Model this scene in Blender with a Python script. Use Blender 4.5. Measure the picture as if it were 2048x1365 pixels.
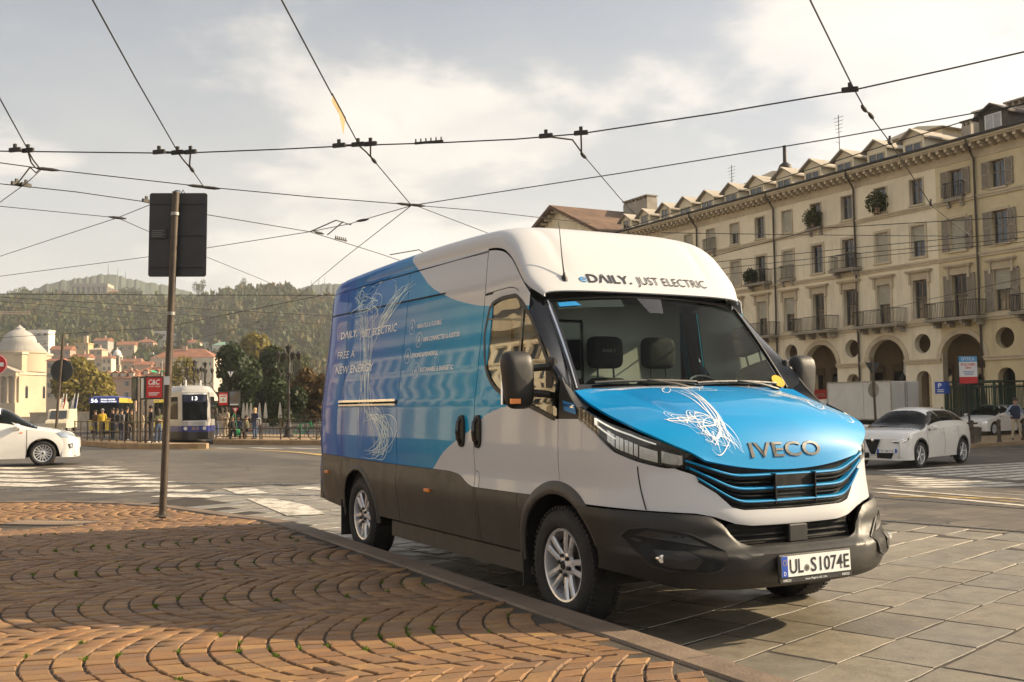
import bpy, bmesh, math, random
import numpy as np
from mathutils import Vector, Matrix
random.seed(7); RNG = np.random.default_rng(7)
PI = math.pi
scene = bpy.context.scene
COL = scene.collection
for o in list(bpy.data.objects): bpy.data.objects.remove(o)

# ---------------------------------------------------------------- camera
F, PITCH, CH, TH, ROLL = 2058.56, .0626, 1.3193, .495, -.0134      # focal length in photo pixels, tilt, eye height, heading
ct, st = math.cos(TH), math.sin(TH)
fw = Vector((st*math.cos(PITCH), ct*math.cos(PITCH), math.sin(PITCH)))
R0 = Vector((ct, -st, 0)); U0 = R0.cross(fw)
cr, sr = math.cos(ROLL), math.sin(ROLL)
RX = R0*cr + U0*sr; UY = U0*cr - R0*sr
cam_d = bpy.data.cameras.new('camera'); cam_d.sensor_width = 36; cam_d.lens = F/2048*36
cam_d.clip_start = .05; cam_d.clip_end = 9000
cam = bpy.data.objects.new('camera', cam_d); COL.objects.link(cam)
m = Matrix((RX, UY, -fw)).transposed().to_4x4(); m.translation = (0, 0, CH)
cam.matrix_world = m
scene.camera = cam

# ---------------------------------------------------------------- light
SUN_EL = math.radians(28); SUN_AZ = math.atan2(.955, -.295)             # clockwise from +Y
sun_dir = Vector((math.sin(SUN_AZ)*math.cos(SUN_EL), math.cos(SUN_AZ)*math.cos(SUN_EL), math.sin(SUN_EL)))
sd_ = bpy.data.lights.new('sun', 'SUN'); sd_.energy = 5.0; sd_.angle = math.radians(.6); sd_.color = (1, .80, .54)
sun = bpy.data.objects.new('sun', sd_); COL.objects.link(sun)
sun.rotation_euler = sun_dir.to_track_quat('Z', 'Y').to_euler()
sun.location = (60, -30, 60)

world = bpy.data.worlds.new('World'); scene.world = world; world.use_nodes = True
def build_sky():
 nt = world.node_tree; N = nt.nodes; L = nt.links; N.clear()
 def nd(t, **k):
  n = N.new(t)
  for a, b in k.items(): setattr(n, a, b)
  return n
 out = nd('ShaderNodeOutputWorld'); bg = nd('ShaderNodeBackground'); bg.inputs[1].default_value = .070
 sky = nd('ShaderNodeTexSky', sky_type='NISHITA', sun_disc=False)
 sky.sun_elevation = SUN_EL; sky.sun_rotation = SUN_AZ
 sky.air_density = 1.0; sky.dust_density = 4.0; sky.ozone_density = 1.0; sky.altitude = 200
 tc = nd('ShaderNodeTexCoord'); sep = nd('ShaderNodeSeparateXYZ'); L.new(tc.outputs['Generated'], sep.inputs[0])
 def math_(op, a, b=None, c=None, clamp=False):
  n = nd('ShaderNodeMath', operation=op, use_clamp=clamp)
  for i, v in enumerate((a, b, c)):
   if v is None: continue
   if isinstance(v, (int, float)): n.inputs[i].default_value = v
   else: L.new(v, n.inputs[i])
  return n.outputs[0]
 zc = math_('MAXIMUM', sep.outputs[2], .0)
 den = math_('ADD', zc, .22)
 px_ = math_('DIVIDE', sep.outputs[0], den); py_ = math_('DIVIDE', sep.outputs[1], den)
 cmb = nd('ShaderNodeCombineXYZ'); L.new(px_, cmb.inputs[0]); L.new(py_, cmb.inputs[1])
 def noise(scale, detail, rough, off, dist=0.):
  mp = nd('ShaderNodeMapping'); mp.inputs['Location'].default_value = off; L.new(cmb.outputs[0], mp.inputs[0])
  n = nd('ShaderNodeTexNoise'); n.inputs['Scale'].default_value = scale; n.inputs['Detail'].default_value = detail
  n.inputs['Roughness'].default_value = rough; n.inputs['Distortion'].default_value = dist; L.new(mp.outputs[0], n.inputs['Vector'])
  return n.outputs['Fac']
 big = noise(1.15, 9, .56, CLOUD_OFF, .15)
 ramp = nd('ShaderNodeMapRange', interpolation_type='SMOOTHSTEP'); L.new(big, ramp.inputs[0])
 ramp.inputs[1].default_value = .49; ramp.inputs[2].default_value = .58
 thin = noise(.7, 6, .6, (3.1, 8.2, 0)); r2 = nd('ShaderNodeMapRange', interpolation_type='SMOOTHSTEP'); L.new(thin, r2.inputs[0])
 r2.inputs[1].default_value = .30; r2.inputs[2].default_value = .75; r2.inputs[3].default_value = .22; r2.inputs[4].default_value = .52
 # air near the horizon is milky all the way round
 hz = nd('ShaderNodeMapRange', interpolation_type='SMOOTHSTEP'); L.new(zc, hz.inputs[0])
 hz.inputs[1].default_value = .0; hz.inputs[2].default_value = .42; hz.inputs[3].default_value = .50; hz.inputs[4].default_value = .0
 veil = math_('ADD', r2.outputs[0], hz.outputs[0], clamp=True)
 def mixc(fac, a, b):
  n = nd('ShaderNodeMix', data_type='RGBA'); L.new(fac, n.inputs[0])
  for i, v in ((6, a), (7, b)):
   if isinstance(v, tuple): n.inputs[i].default_value = v
   else: L.new(v, n.inputs[i])
  return n.outputs[2]
 # cloud and haze light scale with the sky's own brightness
 bw = nd('ShaderNodeRGBToBW'); L.new(sky.outputs[0], bw.inputs[0])
 def scaled(col, k, add):
  v = math_('MULTIPLY_ADD', bw.outputs[0], k, add)
  n = nd('ShaderNodeMix', data_type='RGBA', blend_type='MULTIPLY'); n.inputs[0].default_value = 1
  n.inputs[6].default_value = col; cb = nd('ShaderNodeCombineXYZ')
  for i in range(3): L.new(v, cb.inputs[i])
  L.new(cb.outputs[0], n.inputs[7]); return n.outputs[2]
 veilc = scaled((1, .965, .89, 1), .6, 5.0)
 cloudc = scaled((1, .93, .83, 1), .6, 7.0)
 c1 = mixc(veil, sky.outputs[0], veilc)
 shade = noise(2.3, 6, .55, (1.7, 4.4, 0)); r3 = nd('ShaderNodeMapRange'); L.new(shade, r3.inputs[0])
 r3.inputs[1].default_value = .3; r3.inputs[2].default_value = .7; r3.inputs[3].default_value = .35; r3.inputs[4].default_value = .9
 cf = math_('MULTIPLY', ramp.outputs[0], r3.outputs[0])
 c2 = mixc(cf, c1, cloudc)
 L.new(c2, bg.inputs[0]); L.new(bg.outputs[0], out.inputs[0])
CLOUD_OFF = (.35, .2, 0)
build_sky()
vs = scene.view_settings
vs.view_transform = 'Standard'; vs.look = 'None'; vs.gamma = 1; vs.use_curve_mapping = False; vs.exposure = .94
scene.render.engine = 'CYCLES'
scene.cycles.max_bounces = 8; scene.cycles.transparent_max_bounces = 24
scene.cycles.use_denoising = True

# ---------------------------------------------------------------- picture rays -> places
def ray(u, v):
 a, b = u-1024, v-682.5
 return (RX*a - UY*b + fw*F)/F
def on_z(u, v, z=0):
 d = ray(u, v); t = (z-CH)/d.z; return Vector((d.x*t, d.y*t, z))
def at_depth(u, v, dep):                                               # dep = distance along the view axis
 return Vector((0, 0, CH)) + ray(u, v)*dep
def at_fwd(u, v, f0):                                                  # f0 = level distance straight ahead
 r = ray(u, v); return Vector((0, 0, CH)) + r*(f0/(r.x*st+r.y*ct))
def on_x(u, v, X):
 d = ray(u, v); t = X/d.x; return Vector((X, d.y*t, CH+d.z*t))
def sstep(a, b, x):
 t = min(1, max(0, (x-a)/(b-a))); return t*t*(3-2*t)
def gz(X, Y):                                                          # the square falls gently to the right and towards the river
 a = sstep(7, 22, X); b = sstep(28, 56, Y)
 return -.55*(1-(1-a)*(1-b))
def on_ground(u, dep, dz=0):                                           # point at picture column u and depth dep, standing on the ground
 P = at_depth(u, 820, dep); P.z = gz(P.x, P.y)+dz; return P

# ---------------------------------------------------------------- object helpers
def tag(o, label=None, cat=None, group=None, kind=None):
 if label: o['label'] = label
 if cat: o['category'] = cat
 if group: o['group'] = group
 if kind: o['kind'] = kind
 return o
def empty(name, loc=(0, 0, 0), rz=0, label=None, cat=None, group=None):
 o = bpy.data.objects.new(name, None); COL.objects.link(o)
 o.location = loc; o.rotation_euler = (0, 0, rz); o.empty_display_size = .2
 return tag(o, label, cat, group)
def link(name, me, parent=None, loc=None, rz=None):
 o = bpy.data.objects.new(name, me); COL.objects.link(o)
 if parent is not None: o.parent = parent
 if loc is not None: o.location = loc
 if rz is not None: o.rotation_euler = (0, 0, rz)
 return o
def children(o): return [c for c in bpy.data.objects if c.parent == o]
def copy_tree(o, parent=None, _ch=None):
 c = o.copy(); COL.objects.link(c); c.parent = parent
 for ch in children(o): copy_tree(ch, c)
 return c
class MB:
 """collects faces and turns them into one mesh"""
 def __init__(s): s.v = []; s.f = []
 def add(s, vs_, fs_):
  n = len(s.v); s.v += [tuple(p) for p in vs_]; s.f += [tuple(i+n for i in f) for f in fs_]; return s
 def box(s, x0, x1, y0, y1, z0, z1, M=None):
  p = [(x, y, z) for z in (z0, z1) for y in (y0, y1) for x in (x0, x1)]
  if M is not None: p = [tuple(M @ Vector(q)) for q in p]
  return s.add(p, [(0, 2, 3, 1), (4, 5, 7, 6), (0, 1, 5, 4), (2, 6, 7, 3), (0, 4, 6, 2), (1, 3, 7, 5)])
 def bbox(s, x0, x1, y0, y1, z0, z1, b=.01, M=None):
  """box with chamfered vertical and top edges"""
  r0 = [(x0+b, y0), (x1-b, y0), (x1, y0+b), (x1, y1-b), (x1-b, y1), (x0+b, y1), (x0, y1-b), (x0, y0+b)]
  r1 = [(x0+2*b, y0+b), (x1-2*b, y0+b), (x1-b, y0+2*b), (x1-b, y1-2*b), (x1-2*b, y1-b), (x0+2*b, y1-b), (x0+b, y1-2*b), (x0+b, y0+2*b)]
  p = [(x, y, z0) for x, y in r0] + [(x, y, z1-b) for x, y in r0] + [(x, y, z1) for x, y in r1]
  if M is not None: p = [tuple(M @ Vector(q)) for q in p]
  f = [(i, (i+1) % 8, 8+(i+1) % 8, 8+i) for i in range(8)] + [(8+i, 8+(i+1) % 8, 16+(i+1) % 8, 16+i) for i in range(8)]
  return s.add(p, f+[tuple(range(7, -1, -1)), tuple(range(16, 24))])
 def bar(s, a, b, w, h=None, up=(0, 0, 1)):
  """rectangular bar between two points"""
  a, b = Vector(a), Vector(b); h = h or w; d = (b-a).normalized(); u = Vector(up)
  if abs(d.dot(u)) > .98: u = Vector((1, 0, 0))
  r = d.cross(u).normalized(); u = r.cross(d)
  p = [q + r*(i*w/2) + u*(j*h/2) for q in (a, b) for i, j in ((-1, -1), (1, -1), (1, 1), (-1, 1))]
  return s.add(p, [(3, 2, 1, 0), (4, 5, 6, 7)]+[(i, (i+1) % 4, 4+(i+1) % 4, 4+i) for i in range(4)])
 def tube(s, pts, r, n=8, caps=True):
  pts = [Vector(p) for p in pts]; k = len(pts); rs = r if isinstance(r, (list, tuple)) else [r]*k
  rings = []; prev = None
  for i, p in enumerate(pts):
   d = (pts[min(i+1, k-1)]-pts[max(i-1, 0)])
   d = d.normalized() if d.length > 1e-9 else Vector((0, 0, 1))
   if prev is None:
    a = Vector((0, 0, 1)) if abs(d.z) < .9 else Vector((1, 0, 0)); u = d.cross(a).normalized()
   else:
    u = prev - d*prev.dot(d); u = u.normalized() if u.length > 1e-6 else d.orthogonal().normalized()
   prev = u; w = d.cross(u)
   rings.append([p+(u*math.cos(2*PI*j/n)+w*math.sin(2*PI*j/n))*rs[i] for j in range(n)])
  f = [(i*n+j, i*n+(j+1) % n, (i+1)*n+(j+1) % n, (i+1)*n+j) for i in range(k-1) for j in range(n)]
  if caps: f += [tuple(range(n-1, -1, -1)), tuple((k-1)*n+j for j in range(n))]
  return s.add([q for rg in rings for q in rg], f)
 def lathe(s, prof, n=24, M=None, axis='z', a0=0, a1=2*PI):
  """prof: (radius, height) pairs turned round an axis"""
  full = abs(a1-a0-2*PI) < 1e-6; m_ = n if full else n+1; p = []
  for r, h in prof:
   for j in range(m_):
    a = a0+(a1-a0)*j/n; q = (r*math.cos(a), r*math.sin(a), h)
    if axis == 'x': q = (h, r*math.cos(a), r*math.sin(a))
    if axis == 'y': q = (r*math.cos(a), h, r*math.sin(a))
    p.append(q)
  if M is not None: p = [tuple(M @ Vector(q)) for q in p]
  f = []
  for i in range(len(prof)-1):
   for j in range(n):
    k = (j+1) % m_ if full else j+1
    f.append((i*m_+j, i*m_+k, (i+1)*m_+k, (i+1)*m_+j))
  return s.add(p, f)
 def prism(s, poly, h0, h1, fn):
  """polygon (list of 2-D points) swept from h0 to h1; fn(a, b, h) -> 3-D"""
  n = len(poly); p = [fn(a, b, h) for h in (h0, h1) for a, b in poly]
  return s.add(p, [tuple(range(n-1, -1, -1)), tuple(range(n, 2*n))]+[(i, (i+1) % n, n+(i+1) % n, n+i) for i in range(n)])
 def grid(s, fn, nu, nv, close_u=False):
  p = [fn(i/nu, j/nv) for j in range(nv+1) for i in range(nu+1)]
  return s.add(p, [(j*(nu+1)+i, j*(nu+1)+i+1, (j+1)*(nu+1)+i+1, (j+1)*(nu+1)+i) for j in range(nv) for i in range(nu)])
 def mesh(s, name, mat=None, smooth=False, auto=None):
  me = bpy.data.meshes.new(name); me.from_pydata([tuple(map(float, p)) for p in s.v], [], s.f)
  if mat is not None: me.materials.append(M_(mat) if isinstance(mat, str) else mat)
  if smooth: me.polygons.foreach_set('use_smooth', [True]*len(me.polygons))
  if auto is not None and smooth:
   try: me.set_sharp_from_angle(angle=math.radians(auto))
   except Exception: pass
  me.update(); return me
 def build(s, name, mat=None, parent=None, smooth=False, auto=35, loc=None, rz=None):
  return link(name, s.mesh(name, mat, smooth, auto), parent, loc, rz)
def np_mesh(name, V, Fq, mat, smooth=False):
 """big mesh from numpy arrays; Fq (n,k)"""
 me = bpy.data.meshes.new(name); V = np.asarray(V, np.float32); Fq = np.asarray(Fq, np.int32); n, k = Fq.shape
 me.vertices.add(len(V)); me.vertices.foreach_set('co', V.ravel())
 me.loops.add(n*k); me.loops.foreach_set('vertex_index', Fq.ravel())
 me.polygons.add(n); me.polygons.foreach_set('loop_start', np.arange(0, n*k, k, dtype=np.int32))
 try: me.polygons.foreach_set('loop_total', np.full(n, k, np.int32))
 except Exception: pass
 if smooth: me.polygons.foreach_set('use_smooth', np.ones(n, bool))
 me.update(calc_edges=True); me.validate()
 if mat: me.materials.append(M_(mat))
 return me
def pchip(pts):
 """smooth monotone curve through (x, y) points"""
 x = np.array([p[0] for p in pts], float); y = np.array([p[1] for p in pts], float); n = len(x)
 h = np.diff(x); d = np.diff(y)/h; mm = np.zeros(n); mm[0], mm[-1] = d[0], d[-1]
 for i in range(1, n-1):
  if d[i-1]*d[i] > 0:
   w1, w2 = 2*h[i]+h[i-1], h[i]+2*h[i-1]; mm[i] = (w1+w2)/(w1/d[i-1]+w2/d[i])
 xl, yl, ml, hl = x.tolist(), y.tolist(), mm.tolist(), h.tolist()
 import bisect
 def f(q):
  if q <= xl[0]: return yl[0]
  if q >= xl[-1]: return yl[-1]
  i = min(n-2, bisect.bisect_right(xl, q)-1); t = (q-xl[i])/hl[i]; t2 = t*t; t3 = t2*t
  return (2*t3-3*t2+1)*yl[i]+(t3-2*t2+t)*hl[i]*ml[i]+(-2*t3+3*t2)*yl[i+1]+(t3-t2)*hl[i]*ml[i+1]
 return f
def lin(pts):
 xs = [p[0] for p in pts]; ys = [p[1] for p in pts]
 return lambda q: float(np.interp(q, xs, ys))
_txt = {}
def text_mesh(body, size=1, extrude=0, align='LEFT', spacing=1, shear=0, weight=0):
 """lettering as a flat or raised mesh in the XY plane"""
 c = bpy.data.curves.new('lettering', 'FONT'); c.body = body; c.size = size; c.extrude = extrude; c.align_x = align
 c.space_character = spacing; c.shear = shear; c.offset = weight; c.resolution_u = 3; c.fill_mode = 'BOTH' if extrude else 'FRONT'
 o = bpy.data.objects.new('lettering', c); COL.objects.link(o)
 bpy.context.view_layer.update()
 me = bpy.data.meshes.new_from_object(o.evaluated_get(bpy.context.evaluated_depsgraph_get()))
 bpy.data.objects.remove(o); bpy.data.curves.remove(c)
 me.materials.clear(); return me
def text_width(me):
 xs = [v.co.x for v in me.vertices]; return (min(xs), max(xs)) if xs else (0, 1)
def put_text(name, body, mat, fn, width=None, height=1, parent=None, **k):
 """lettering bent onto a surface: fn(x, y, depth) with x in metres along the line of writing"""
 me = text_mesh(body, 1.0, **k); a, b = text_width(me)
 kx = (width/(b-a)) if width else height;
 for v in me.vertices: v.co = fn((v.co.x-a)*kx, v.co.y*height, v.co.z)
 me.materials.append(M_(mat)); me.update()
 o = link(name, me, parent); return o

# ---------------------------------------------------------------- materials (all node-based)
MATS = {}
def M_(n): return MATS[n]
def new_mat(name):
 m = bpy.data.materials.new(name); m.use_nodes = True; MATS[name] = m
 nt = m.node_tree; b = nt.nodes.get('Principled BSDF'); return m, nt, b
class NT:
 def __init__(s, nt): s.nt = nt; s.N = nt.nodes; s.L = nt.links
 def n(s, t, inp=None, **k):
  x = s.N.new(t)
  for a, b in k.items(): setattr(x, a, b)
  for a, b in (inp or {}).items():
   if isinstance(b, bpy.types.NodeSocket): s.L.new(b, x.inputs[a])
   else: x.inputs[a].default_value = b
  return x
 def coord(s, kind='Object', scale=None):
  c = s.n('ShaderNodeTexCoord').outputs[kind]
  if scale: c = s.n('ShaderNodeMapping', {0: c, 'Scale': scale}).outputs[0]
  return c
 def noise(s, scale, detail=4, rough=.55, vec=None, dist=0):
  return s.n('ShaderNodeTexNoise', {'Vector': vec if vec is not None else s.coord(), 'Scale': scale, 'Detail': detail, 'Roughness': rough, 'Distortion': dist}).outputs['Fac']
 def rng(s, v, a, b, c=0., d=1., smooth=True):
  return s.n('ShaderNodeMapRange', {0: v, 1: a, 2: b, 3: c, 4: d}, interpolation_type='SMOOTHSTEP' if smooth else 'LINEAR').outputs[0]
 def math(s, op, a, b=0., c=0., clamp=False): return s.n('ShaderNodeMath', {0: a, 1: b, 2: c}, operation=op, use_clamp=clamp).outputs[0]
 def mix(s, f, a, b, mode='MIX'): return s.n('ShaderNodeMix', {0: f, 6: a, 7: b}, data_type='RGBA', blend_type=mode).outputs[2]
 def ramp(s, f, stops):
  r = s.n('ShaderNodeValToRGB', {0: f}); e = r.color_ramp.elements
  while len(e) < len(stops): e.new(.5)
  for x, (p, c) in zip(e, stops): x.position = p; x.color = (*c, 1) if len(c) == 3 else c
  return r.outputs[0]
 def bump(s, h, strength, dist=.01): return s.n('ShaderNodeBump', {'Height': h, 'Strength': strength, 'Distance': dist}).outputs[0]
def c4(c): return (*c, 1)
def dark(c, k): return tuple(x*k for x in c)
def mat(name, col, rough=.6, metal=0, var=.15, vscale=3, bump=0, bscale=40, coat=0, spec=.5, col2=None, dirt=0, emit=None, world=False, streak=0):
 m, nt, b = new_mat(name); g = NT(nt)
 vec = g.n('ShaderNodeNewGeometry').outputs['Position'] if world else g.coord()
 n1 = g.noise(vscale, 5, .6, vec)
 base = g.mix(g.rng(n1, .3, .7), c4(dark(col, 1-var)), c4(tuple(min(1, x) for x in (col2 or dark(col, 1+var)))))
 if dirt:
  n2 = g.noise(vscale*2.7, 7, .65, vec); base = g.mix(g.rng(n2, .48, .75, 0, dirt), base, c4((.09, .075, .06)))
 if streak:
  sv = g.n('ShaderNodeMapping', {0: vec, 'Scale': (1, 1, .07)}).outputs[0]; base = g.mix(g.rng(g.noise(2.2, 6, .65, sv), .5, .72, 0, streak), base, c4(dark(col, .5))); base = g.mix(g.rng(g.noise(.5, 5, .6, vec), .52, .7, 0, streak*.8), base, c4(tuple(min(1, x*1.18) for x in col)))
 nt.links.new(base, b.inputs['Base Color'])
 b.inputs['Metallic'].default_value = metal
 r = g.rng(g.noise(vscale*4, 4, .6, vec), .25, .75, max(.02, rough*.85), min(1, rough*1.15)); nt.links.new(r, b.inputs['Roughness'])
 b.inputs['Coat Weight'].default_value = coat; b.inputs['Coat Roughness'].default_value = .03
 b.inputs['Specular IOR Level'].default_value = spec
 if bump: nt.links.new(g.bump(g.noise(bscale, 5, .6, vec), bump, .01), b.inputs['Normal'])
 if emit: b.inputs['Emission Color'].default_value = c4(emit[:3]); b.inputs['Emission Strength'].default_value = emit[3]
 return m
def glass(name, tint=(.55, .62, .58), fres=1.5, rough=.0, dens=.0, glosscol=(1, 1, 1)):
 """window glass: tinted see-through with mirror reflections that grow at grazing angles"""
 m, nt, b = new_mat(name); g = NT(nt); nt.nodes.remove(b)
 out = [x for x in nt.nodes if x.type == 'OUTPUT_MATERIAL'][0]
 wob = g.bump(g.noise(1.3, 2, .5), .02, .05)
 fr = g.n('ShaderNodeFresnel', {'IOR': fres}).outputs[0]
 tr = g.n('ShaderNodeBsdfTransparent', {0: c4(tint)}).outputs[0]
 gl = g.n('ShaderNodeBsdfGlossy', {0: c4(glosscol), 'Roughness': rough, 'Normal': wob}).outputs[0]
 nt.links.new(g.n('ShaderNodeMixShader', {0: fr, 1: tr, 2: gl}).outputs[0], out.inputs[0]); return m
def leaf(name, c1, c2, c3=None, trans=.35, rough=.55):
 m, nt, b = new_mat(name); g = NT(nt)
 isl = g.n('ShaderNodeNewGeometry').outputs['Random Per Island']
 pos = g.n('ShaderNodeNewGeometry').outputs['Position']
 base = g.mix(isl, c4(c1), c4(c2))
 if c3: base = g.mix(g.rng(g.noise(.06, 3, .6, pos), .45, .62), base, c4(c3))
 nt.links.new(base, b.inputs['Base Color']); b.inputs['Roughness'].default_value = rough
 b.inputs['Specular IOR Level'].default_value = .25
 out = [x for x in nt.nodes if x.type == 'OUTPUT_MATERIAL'][0]
 t = g.n('ShaderNodeBsdfTranslucent', {0: base}).outputs[0]
 nt.links.new(g.n('ShaderNodeMixShader', {0: trans, 1: b.outputs[0], 2: t}).outputs[0], out.inputs[0]); return m

# ground
def ground_mats():
 m, nt, b = new_mat('asphalt'); g = NT(nt); pos = g.n('ShaderNodeNewGeometry').outputs['Position']
 sp = g.n('ShaderNodeMapping', {0: pos, 'Scale': (1, .35, 1)}).outputs[0]
 base = g.mix(g.rng(g.noise(.35, 6, .6, sp), .35, .65), c4((.075, .062, .048)), c4((.135, .115, .088)))
 base = g.mix(g.rng(g.noise(90, 3, .7, pos), .45, .8, 0, .5), base, c4((.21, .18, .14)))
 base = g.mix(g.rng(g.noise(1.7, 8, .7, pos), .55, .72, 0, .8), base, c4((.038, .032, .026)))
 br = g.n('ShaderNodeTexBrick', {'Vector': g.n('ShaderNodeMapping', {0: pos, 'Rotation': (0, 0, -.305)}).outputs[0], 'Color1': c4((.55, .55, .55)), 'Color2': c4((1.35, 1.32, 1.25)), 'Mortar': c4((.22, .2, .18)), 'Scale': 1., 'Mortar Size': .012, 'Brick Width': .72, 'Row Height': .42, 'Bias': -.1}).outputs[0]
 base = g.mix(g.rng(g.noise(.09, 3, .5, pos), .40, .55, .35, 1), base, g.mix(1., base, br, 'MULTIPLY'))
 # tyre tracks along the lanes and dark mended cracks
 trk = g.n('ShaderNodeMapping', {0: pos, 'Rotation': (0, 0, .35), 'Scale': (1.1, .05, 1)}).outputs[0]
 base = g.mix(g.rng(g.noise(1.3, 4, .6, trk), .5, .68, 0, .55), base, c4((.05, .042, .034)))
 vor = g.n('ShaderNodeTexVoronoi', {'Vector': g.n('ShaderNodeMapping', {0: pos, 'Scale': (.55, .9, 1)}).outputs[0], 'Scale': .9}, feature='DISTANCE_TO_EDGE').outputs['Distance']
 crk = g.rng(g.math('ADD', vor, g.math('MULTIPLY', g.noise(3, 5, .6, pos), .04)), .022, .034, 1, 0)
 base = g.mix(g.math('MULTIPLY', crk, g.rng(g.noise(.18, 3, .5, pos), .42, .55, 0, .75)), base, c4((.028, .023, .018)))
 nt.links.new(base, b.inputs['Base Color']); b.inputs['Roughness'].default_value = .62
 nt.links.new(g.bump(g.noise(120, 4, .7, pos), .35, .006), b.inputs['Normal'])
 m, nt, b = new_mat('setts'); g = NT(nt); geo = g.n('ShaderNodeNewGeometry'); oi = g.n('ShaderNodeObjectInfo')
 rnd = g.math('FRACT', g.math('ADD', geo.outputs['Random Per Island'], oi.outputs['Random']))
 base = g.ramp(rnd, [(0, (0.165, 0.083, 0.036)), (.22, (0.252, 0.126, 0.046)), (.45, (0.152, 0.083, 0.046)), (.62, (0.287, 0.155, 0.056)), (.78, (0.122, 0.072, 0.045)), (.9, (0.313, 0.178, 0.066)), (1, (0.209, 0.108, 0.042))])
 pos = geo.outputs['Position']
 base = g.mix(g.rng(g.noise(14, 6, .65, pos), .4, .7, 0, .45), base, c4((.12, .085, .065)))
 base = g.mix(g.rng(g.noise(.6, 5, .6, pos), .35, .7, 0, .30), base, c4((.30, .18, .085)))
 nt.links.new(base, b.inputs['Base Color']); nt.links.new(g.rng(g.noise(9, 4, .6, pos), .3, .7, .55, .8), b.inputs['Roughness'])
 nt.links.new(g.bump(g.noise(60, 5, .7, pos), .5, .006), b.inputs['Normal'])
 m, nt, b = new_mat('slabs'); g = NT(nt); geo = g.n('ShaderNodeNewGeometry'); oi = g.n('ShaderNodeObjectInfo'); pos = geo.outputs['Position']
 rnd = g.math('FRACT', g.math('ADD', geo.outputs['Random Per Island'], oi.outputs['Random']))
 base = g.ramp(rnd, [(0, (.17, .150, .115)), (.3, (.225, .195, .15)), (.6, (.19, .175, .145)), (.85, (.25, .215, .16)), (1, (.15, .135, .11))])
 base = g.mix(g.rng(g.noise(7, 7, .7, pos), .42, .72, 0, .5), base, c4((.10, .085, .065)))
 base = g.mix(g.rng(g.noise(1.1, 6, .65, pos), .5, .75, 0, .5), base, c4((.30, .255, .18)))
 base = g.mix(g.rng(g.noise(130, 2, .6, pos), .62, .75, 0, .7), base, c4((.06, .05, .04)))
 nt.links.new(base, b.inputs['Base Color']); nt.links.new(g.rng(g.noise(5, 4, .6, pos), .3, .7, .30, .55), b.inputs['Roughness'])
 nt.links.new(g.bump(g.math('ADD', g.noise(45, 5, .7, pos), g.math('MULTIPLY', g.noise(6, 3, .5, pos), 2.)), .45, .008), b.inputs['Normal'])
 for nm, col in (('road_paint', (.62, .58, .50)), ('yellow_paint', (.55, .36, .07))):
  m, nt, b = new_mat(nm); g = NT(nt); pos = g.n('ShaderNodeNewGeometry').outputs['Position']
  wear = g.math('ADD', g.rng(g.noise(5, 8, .72, pos), .46, .62), g.math('MULTIPLY', g.rng(g.noise(1.2, 4, .6, pos), .4, .7), .35), clamp=True)
  base = g.mix(g.math('MULTIPLY', wear, .85), c4(col), c4((.17, .145, .115)))
  nt.links.new(base, b.inputs['Base Color']); b.inputs['Roughness'].default_value = .6
  nt.links.new(g.bump(g.noise(70, 4, .7, pos), .3, .005), b.inputs['Normal'])
ground_mats()
mat('joint_dark', (.035, .028, .022), .95, var=.4, vscale=5, bump=.5, bscale=60)
mat('joint_sand', (.060, .047, .034), .95, var=.35, vscale=6, bump=.6, bscale=80)
mat('kerb_stone', (.165, .12, .085), .75, var=.25, vscale=2.5, bump=.5, bscale=50, dirt=.4)
mat('platform_stone', (.30, .21, .12), .8, var=.2, vscale=1.5, bump=.3, dirt=.35)
mat('rail_steel', (.35, .36, .38), .28, metal=1, var=.2)
mat('grate', (.16, .14, .12), .55, metal=.6, var=.2)
leaf('moss', (.07, .13, .012), (.15, .22, .03), None, .3)
# vehicles
mat('white_paint', (.74, .74, .73), .32, var=.015, coat=1)
mat('car_white', (.72, .70, .66), .35, var=.03, coat=.9)
mat('black_plastic', (.016, .015, .014), .5, var=.12, vscale=8, bump=.12, bscale=400)
mat('cladding_plastic', (.048, .043, .038), .5, var=.10, vscale=2, bump=.10, bscale=350)
mat('car_glass', (.010, .012, .013), .02, var=.1, spec=.06)
mat('gloss_black', (.012, .012, .013), .12, var=.05, coat=.6)
mat('black_gap', (.008, .008, .008), .9, var=.1)
mat('rubber', (.022, .021, .02), .8, var=.25, vscale=6, bump=.2, bscale=60)
mat('alloy', (.72, .72, .73), .3, metal=.55, var=.06)
mat('dark_alloy', (.06, .06, .065), .4, metal=.7, var=.1)
mat('chrome', (.8, .8, .82), .08, metal=1, var=.03)
mat('badge_grey', (.022, .022, .024), .5, metal=0, var=.05)
mat('brake_disc', (.25, .24, .23), .4, metal=1, var=.2)
mat('lamp_reflector', (.75, .75, .76), .12, metal=1, var=.06, vscale=25)
mat('amber', (.75, .22, .02), .2, var=.1, coat=.5)
mat('red_lens', (.5, .02, .015), .2, var=.1, coat=.5)
mat('drl', (.9, .88, .82), .3, var=.02, emit=(1, .95, .85, .25))
mat('bar_blue', (.01, .26, .55), .3, var=.04, coat=.7)
mat('print_white', (.85, .87, .87), .45, var=.02, coat=.6)
mat('print_pale', (.58, .78, .84), .45, var=.05, coat=.6)
mat('print_black', (.02, .02, .022), .4, var=.05)
mat('print_blue', (.01, .22, .52), .4, var=.05)
mat('print_red', (.6, .03, .03), .45, var=.05)
mat('plate_white', (.78, .78, .76), .4, var=.02)
mat('plate_blue', (.015, .07, .42), .4, var=.03)
mat('seat_fabric', (.012, .012, .013), .85, var=.2, vscale=10)
mat('bulkhead_white', (.55, .56, .53), .6, var=.05)
mat('trim_grey', (.17, .165, .15), .7, var=.08)
mat('dash_plastic', (.035, .035, .036), .6, var=.1)
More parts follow.
